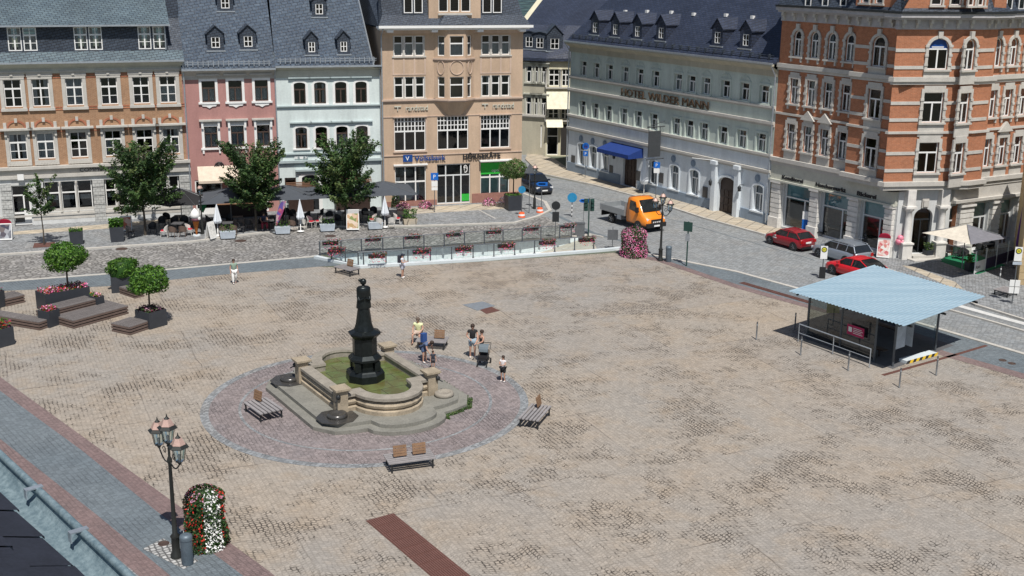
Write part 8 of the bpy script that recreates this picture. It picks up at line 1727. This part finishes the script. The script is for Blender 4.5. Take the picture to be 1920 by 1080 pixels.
def person(px, py, h, rz, label, top, bot, pose=None, long_bot=False, shoes=white, hairm=hair, sleeves=.5, skirt=False, cap=None, longhair=False, z=.012, xy=None):
    p = P(px, py) if xy is None else Vector((*xy, 0)); s = h/1.76; J = dict(J0); J.update(pose or {}); t = thing('person', label, 'person', (p.x, p.y, z), rz); t.scale = (s, s, s)
    K = ['pel', 'wst', 'chest', 'neck', 'head', 'crown', 'shR', 'elR', 'wrR', 'shL', 'elL', 'wrL', 'hiR', 'knR', 'anR', 'toR', 'hiL', 'knL', 'anL', 'toL']; R_ = [.10, .09, .10, .05, .10, .08, .06, .045, .03, .06, .045, .03, .085, .06, .04, .035, .085, .06, .04, .035]
    E_ = [('pel', 'wst'), ('wst', 'chest'), ('chest', 'neck'), ('neck', 'head'), ('head', 'crown'), ('chest', 'shR'), ('shR', 'elR'), ('elR', 'wrR'), ('chest', 'shL'), ('shL', 'elL'), ('elL', 'wrL'), ('pel', 'hiR'), ('hiR', 'knR'), ('knR', 'anR'), ('anR', 'toR'), ('pel', 'hiL'), ('hiL', 'knL'), ('knL', 'anL'), ('anL', 'toL')]
    V = [Vector(J[k]) for k in K]; E = [(K.index(a), K.index(b)) for a, b in E_]; R = list(R_)
    for sd, a, b in (('R', 'elR', 'wrR'), ('L', 'elL', 'wrL')):     # palm and five fingers
        d = (Vector(J[b])-Vector(J[a])).normalized(); side = d.cross(Vector((0, 0, 1))); side = side.normalized() if side.length > .1 else Vector((0, -1, 0)); w_ = K.index(b); pi_ = len(V); V.append(Vector(J[b])+d*.07); R.append(.03); E.append((w_, pi_))
        for k, (o_, ln) in enumerate(((-.03, .075), (-.01, .085), (.01, .08), (.03, .065), (-.055, .04))):
            i = len(V); V.append(Vector(J[b])+d*(.09 if k < 4 else .03)+side*o_); R.append(.009); E.append((pi_ if k < 4 else w_, i)); V.append(V[-1]+d*ln+side.cross(d)*.02); R.append(.008); E.append((i, i+1))
    body = skinmesh(t, 'body', V, E, R, skin)
    def sub_(keys, edges, rr, mat, nm, ends={}): vs = [Vector(ends.get(k, J[k])) for k in keys]; return skinmesh(t, nm, vs, [(keys.index(a), keys.index(b)) for a, b in edges], rr, mat)
    def mid(a, b, u): return Vector(J[a]).lerp(Vector(J[b]), u)
    ks = ['pel', 'wst', 'chest', 'neck', 'shR', 'elR', 'shL', 'elL']; ed = [('pel', 'wst'), ('wst', 'chest'), ('chest', 'neck'), ('chest', 'shR'), ('chest', 'shL')]+([('shR', 'elR'), ('shL', 'elL')] if sleeves else [])
    if not sleeves: ks = ks[:4]+['shR', 'shL']
    sub_(ks, ed, ([(.17, .14), (.165, .13), (.2, .15), (.09, .09), (.10, .10), (.085, .085), (.10, .10), (.085, .085)] if sleeves else [(.16, .13), (.155, .125), (.18, .135), (.07, .07), (.075, .075), (.075, .075)]), top, 'shirt', {'elR': mid('shR', 'elR', max(sleeves, .01)), 'elL': mid('shL', 'elL', max(sleeves, .01)), 'neck': mid('chest', 'neck', .7), 'shR': mid('chest', 'shR', 1 if sleeves else .75), 'shL': mid('chest', 'shL', 1 if sleeves else .75)})
    u = .95 if long_bot else .8; ks = ['pel', 'hiR', 'knR', 'hiL', 'knL']+(['anR', 'anL'] if long_bot else []); ed = [('pel', 'hiR'), ('hiR', 'knR'), ('pel', 'hiL'), ('hiL', 'knL')]+([('knR', 'anR'), ('knL', 'anL')] if long_bot else [])
    sub_(ks, ed, [.165, .125, .10, .125, .10]+([.075, .075] if long_bot else []), bot, 'trousers', {} if long_bot else {'knR': mid('hiR', 'knR', u), 'knL': mid('hiL', 'knL', u)})
    for sd in 'RL': a, b = Vector(J['an'+sd]), Vector(J['to'+sd]); skinmesh(t, 'shoe', [a-Vector((0, -.03, .02)), b], [(0, 1)], [.05, .045], shoes)
    hp = Vector(J['head']); hv = (Vector(J['crown'])-hp).normalized(); f = -(Vector((0, 1, 0))-hv*hv.y).normalized(); m_ = MB(); m_.smooth = True; c = hp+hv*.045-f*.02; m_.M = Matrix.Translation(c) @ hv.to_track_quat('Z', 'Y').to_matrix().to_4x4()
    m_.lathe([(.10, -.06), (.108, -.01), (.104, .04), (.075, .085), (.01, .105)], 12); m_.build('hair' if not cap else 'cap', cap or hairm, t)
    if longhair: m_ = MB(); m_.smooth = True; b_ = hp-f*.07; m_.path([b_+hv*.05, b_-Vector((0, 0, .1)), b_-Vector((0, -.01, .26))], .085, 8, .05); m_.build('long_hair', hairm, t)
    if cap: m_ = MB(); m_.tube(hp+hv*.05+f*.07, hp+hv*.045+f*.18, .07, .05, 8); m_.build('cap_brim', cap, t)
    m_ = MB(); n0 = hp+f*.09; m_.tube(n0+hv*.015, n0-hv*.02+f*.02, .012, .016, 5); m_.build('nose', skin, t); m_ = MB(); sd = hv.cross(f)
    for sg in (-1, 1): m_.tube(hp+f*.088+hv*.02+sd*.033*sg, hp+f*.096+hv*.02+sd*.033*sg, .011, n=6)
    m_.tube(hp+f*.086-hv*.045-sd*.025, hp+f*.086-hv*.045+sd*.025, .007, n=4); m_.build('face_features', hair, t)
    return t
cl = lambda n_, c: plain(n_, c, .85, var=.12)
person(440, 532, 1.62, .4, 'person in a grey-green top and white trousers walking across the upper left of the square', cl('sage_top', (.22, .30, .24)), cl('white_trousers', (.70, .70, .68)), dict(knR=(-.11, -.12, .52), anR=(-.11, -.18, .10), toR=(-.11, -.34, .06), anL=(.11, .2, .12), toL=(.11, .07, .04)), True, longhair=True)
person(755, 521, 1.62, 1.3, 'person with dark cap and backpack walking along the near ramp railing', cl('white_shirt', (.62, .64, .68)), cl('light_shorts', (.45, .47, .55)), dict(elR=(-.24, -.05, 1.16), wrR=(-.18, -.28, 1.18), elL=(.24, -.05, 1.16), wrL=(.16, -.28, 1.18)), cap=cl('navy_cap', (.02, .025, .04)))
t = [o for o in bpy.data.objects if o.get('label', '').startswith('person with dark cap')][0]
m_ = MB(); m_.prism([(-.15, .12), (.15, .12), (.13, .30), (-.13, .30)], 1.02, 1.48); p = t.location; b_ = m_.build('backpack', cl('dark_backpack', (.03, .03, .045))); tag(b_, 'dark backpack on the back of the walking person by the railing', 'backpack', (p.x, p.y, .0), 1.3)
sit = dict(pel=(0, .1, .58), wst=(0, .09, .75), chest=(0, .03, .98), neck=(0, .0, 1.13), head=(0, -.04, 1.26), crown=(0, -.05, 1.36), shR=(-.19, .02, 1.06), elR=(-.27, -.02, .80), wrR=(-.22, -.26, .70), shL=(.19, .02, 1.06), elL=(.27, -.02, .80), wrL=(.2, -.26, .70), hiR=(-.1, .08, .55), knR=(-.2, -.38, .55), anR=(-.2, -.36, .1), toR=(-.22, -.54, .05), hiL=(.1, .08, .55), knL=(.17, -.38, .55), anL=(.17, -.36, .1), toL=(.19, -.54, .05))
person(783, 650, 1.82, -.2, 'person in a pale yellow shirt sitting on the bench behind the fountain', cl('pale_yellow', (.72, .75, .42)), cl('beige_shorts', (.45, .36, .30)), sit, shoes=black, hairm=cl('grey_hair', (.12, .09, .07)), xy=(P(783, 648).x, P(783, 648).y+.45))
bend = dict(pel=(0, .12, .88), wst=(0, .0, 1.0), chest=(0, -.2, 1.12), neck=(0, -.33, 1.17), head=(0, -.46, 1.19), crown=(0, -.55, 1.2), shR=(-.17, -.25, 1.1), elR=(-.2, -.32, .85), wrR=(-.15, -.45, .66), shL=(.17, -.25, 1.1), elL=(.2, -.32, .85), wrL=(.15, -.45, .66), hiR=(-.09, .1, .84), hiL=(.09, .1, .84), knR=(-.1, .02, .48), knL=(.1, .05, .48))
blu = cl('blue_dress', (.10, .14, .24)); pb_ = person(797, 680, 1.72, .9, 'person in a blue outfit bending down to the small child beside the fountain', blu, cl('blue_skirt', (.08, .12, .22)), bend)
m_ = MB(); m_.prism([(-.16, 0), (.16, 0), (.14, .2), (-.14, .2)], 0, .45); p = P(797, 680); tag(m_.build('backpack', cl('blue_backpack', (.03, .08, .25))), 'blue backpack carried by the bending person in blue', 'backpack', (p.x+.0, p.y+.12, 1.08), .9)
person(812, 693, 1.0, .3, 'small child in a dark top standing beside the bending person', cl('dark_top', (.03, .035, .05)), cl('dark_shorts', (.05, .05, .06)))
stand = dict(elR=(-.3, .02, 1.16), wrR=(-.16, -.14, 1.02), elL=(.25, -.12, 1.16), wrL=(.2, -.36, 1.06), head=(.0, -.05, 1.61), crown=(0, -.07, 1.71))
person(886, 671, 1.86, .1, 'person in a black t-shirt and light blue shorts standing behind the pushchair', cl('black_tee', (.018, .018, .02)), cl('denim_shorts', (.28, .36, .42)), stand)
person(905, 678+4, 1.74, -.9, 'person in a black sleeveless top and grey shorts standing right of the pushchair', cl('black_vest', (.02, .018, .018)), cl('grey_shorts', (.20, .19, .17)), dict(elL=(.22, -.1, 1.18), wrL=(.1, -.3, 1.1), elR=(-.22, -.1, 1.16), wrR=(-.1, -.32, 1.05)), sleeves=0, xy=(P(903, 679).x, P(903, 679).y))
person(943, 716, 1.36, -.5, 'girl with long dark hair, white top and black skirt on the paved circle', cl('white_top', (.65, .62, .62)), cl('black_skirt', (.02, .02, .022)), dict(elR=(-.2, -.1, 1.2), wrR=(-.05, -.28, 1.25), elL=(.2, -.1, 1.2), wrL=(.08, -.28, 1.2)), longhair=True)
p = P(907, 684); t = thing('pushchair', 'grey and black pushchair between the two standing people', 'pushchair', (p.x, p.y, .012), -.2); gm = cl('grey_hood', (.13, .16, .18))
m_ = MB(); 
for a0_ in range(6): a, b = a0_*pi/8, (a0_+1)*pi/8; m_.face([(-.24, .16-cos(a)*.3, .72+sin(a)*.34), (.24, .16-cos(a)*.3, .72+sin(a)*.34), (.24, .16-cos(b)*.3, .72+sin(b)*.34), (-.24, .16-cos(b)*.3, .72+sin(b)*.34)])
m_.build('hood', gm, t); m_ = MB(); m_.extr([(-.22, .35), (.22, .35), (.22, .8), (-.22, .8)], .1, .16); m_.box(-.22, .22, -.35, .1, .42, .52); m_.face([(-.2, -.36, .3), (.2, -.36, .3), (.22, -.3, .55), (-.22, -.3, .55)]); m_.build('seat', black, t); m_ = MB()
for sx in (-1, 1): m_.path([(sx*.26, .55, 1.02), (sx*.26, .1, .6), (sx*.26, -.4, .2)], .015, 5); m_.tube((sx*.26, .35, .2), (sx*.26, -.1, .55), .015, n=5)
m_.tube((-.26, .55, 1.02), (.26, .55, 1.02), .018, n=6); m_.box(-.22, .22, -.05, .3, .2, .32); m_.build('frame', dark, t)
for x, y, r in ((-.28, .35, .14), (.28, .35, .14), (-.24, -.42, .1), (.24, -.42, .1)): m_ = MB(); m_.tube((x-.02, y, r), (x+.02, y, r), r, n=14); m_.build('wheel', tyre, t)
sitc = dict(sit)
person(494, 432, 1.7, .4, 'person in a dark blue top sitting at a cafe table left of the banner flag', cl('navy_top', (.03, .035, .07)), cl('red_trousers', (.25, .03, .05)), sitc, True, z=.1, xy=(P(494, 434).x, P(494, 434).y+.3))
# ================= gutter of the viewer's building =================
G0, G1, I0, I1 = P(0, 851, 18.5), P(243, 1080, 18.5), P(0, 946, 18.5), P(134, 1080, 18.5); d = (G1-G0).normalized(); nrm = Vector((d.y, -d.x, 0)); nrm = nrm if nrm.dot(I0-G0) > 0 else -nrm; wg = abs((I1-G1).dot(nrm)); wg = (abs((I0-G0).dot(nrm))+wg)/2
vb_ = thing('viewer_building', 'slate roof edge of the near building with its zinc gutter at the lower left', 'building', (G0.x, G0.y, 0), atan2(d.y, d.x)); sgn = 1 if Vector((-sin(vb_.rotation_euler.z), cos(vb_.rotation_euler.z), 0)).dot(nrm) > 0 else -1
gz_, gzm = nodes('old_zinc')[0], None; n_ = gz_.node_tree; p_ = n_.nodes['Principled BSDF']; ob_ = obn(n_); L(n_, mix(n_, mapr(n_, noise(n_, ob_, 40, 8, .75), .4, .62, 0, 1), (.13, .19, .22), (.25, .33, .36)), p_.inputs['Base Color']); p_.inputs['Roughness'].default_value = .55; p_.inputs['Metallic'].default_value = .25
m_ = MB(); m_.smooth = True; x0_, x1_ = -2.5, 3.0; n = 12; r_ = wg/2
pts = [(sgn*(r_-cos(pi*k/n)*r_), 18.5-sin(pi*k/n)*r_*.9) for k in range(n+1)]
for a, b in zip(pts, pts[1:]): m_.face([(x0_, a[0], a[1]), (x1_, a[0], a[1]), (x1_, b[0], b[1]), (x0_, b[0], b[1])])
m_.tube((x0_, 0, 18.5), (x1_, 0, 18.5), .011, n=10); m_.build('gutter', gz_, vb_)
for px_, py_ in ((66, 920), (150, 1000), (-60, 800)):
    q = P(px_, py_, 18.5); u = (q-G0).dot(d); m_ = MB(); m_.box(u-.010, u+.010, -.013*sgn, .038*sgn, 18.508, 18.512); m_.box(u-.010, u+.010, .035*sgn, .038*sgn, 18.482, 18.508); m_.build('gutter_bracket', zinc, vb_)
m_ = MB(); y0_ = sgn*(wg-.012); R3.seed(2)
for row in range(7):
    for k in range(28): xx = x0_+k*.2+(row % 2)*.1; a = y0_+sgn*row*.11; b = a+sgn*.16; z0_ = 18.52+row*.05; z1_ = z0_+.06; j = R3.uniform(-.012, .012); m_.mesh([(xx, a+j*sgn, z0_+.008), (xx+.195, a+j*sgn*.3, z0_+.008), (xx+.195, b, z1_), (xx, b, z1_), (xx, a+j*sgn, z0_), (xx+.195, a+j*sgn*.3, z0_)], [(0, 1, 2, 3), (4, 5, 1, 0)])
m_.face([(x0_, y0_, 18.505), (x1_, y0_, 18.505), (x1_, y0_+sgn*.8, 18.87), (x0_, y0_+sgn*.8, 18.87)]); m_.build('slate_roof', plain('near_slate', (.018, .02, .03), .7, var=.3, scale=12), vb_)
m_ = MB(); m_.box(x0_, x1_, sgn*(wg-.0), sgn*(wg+.8), 0, 18.4); m_.build('wall', greyp, vb_)
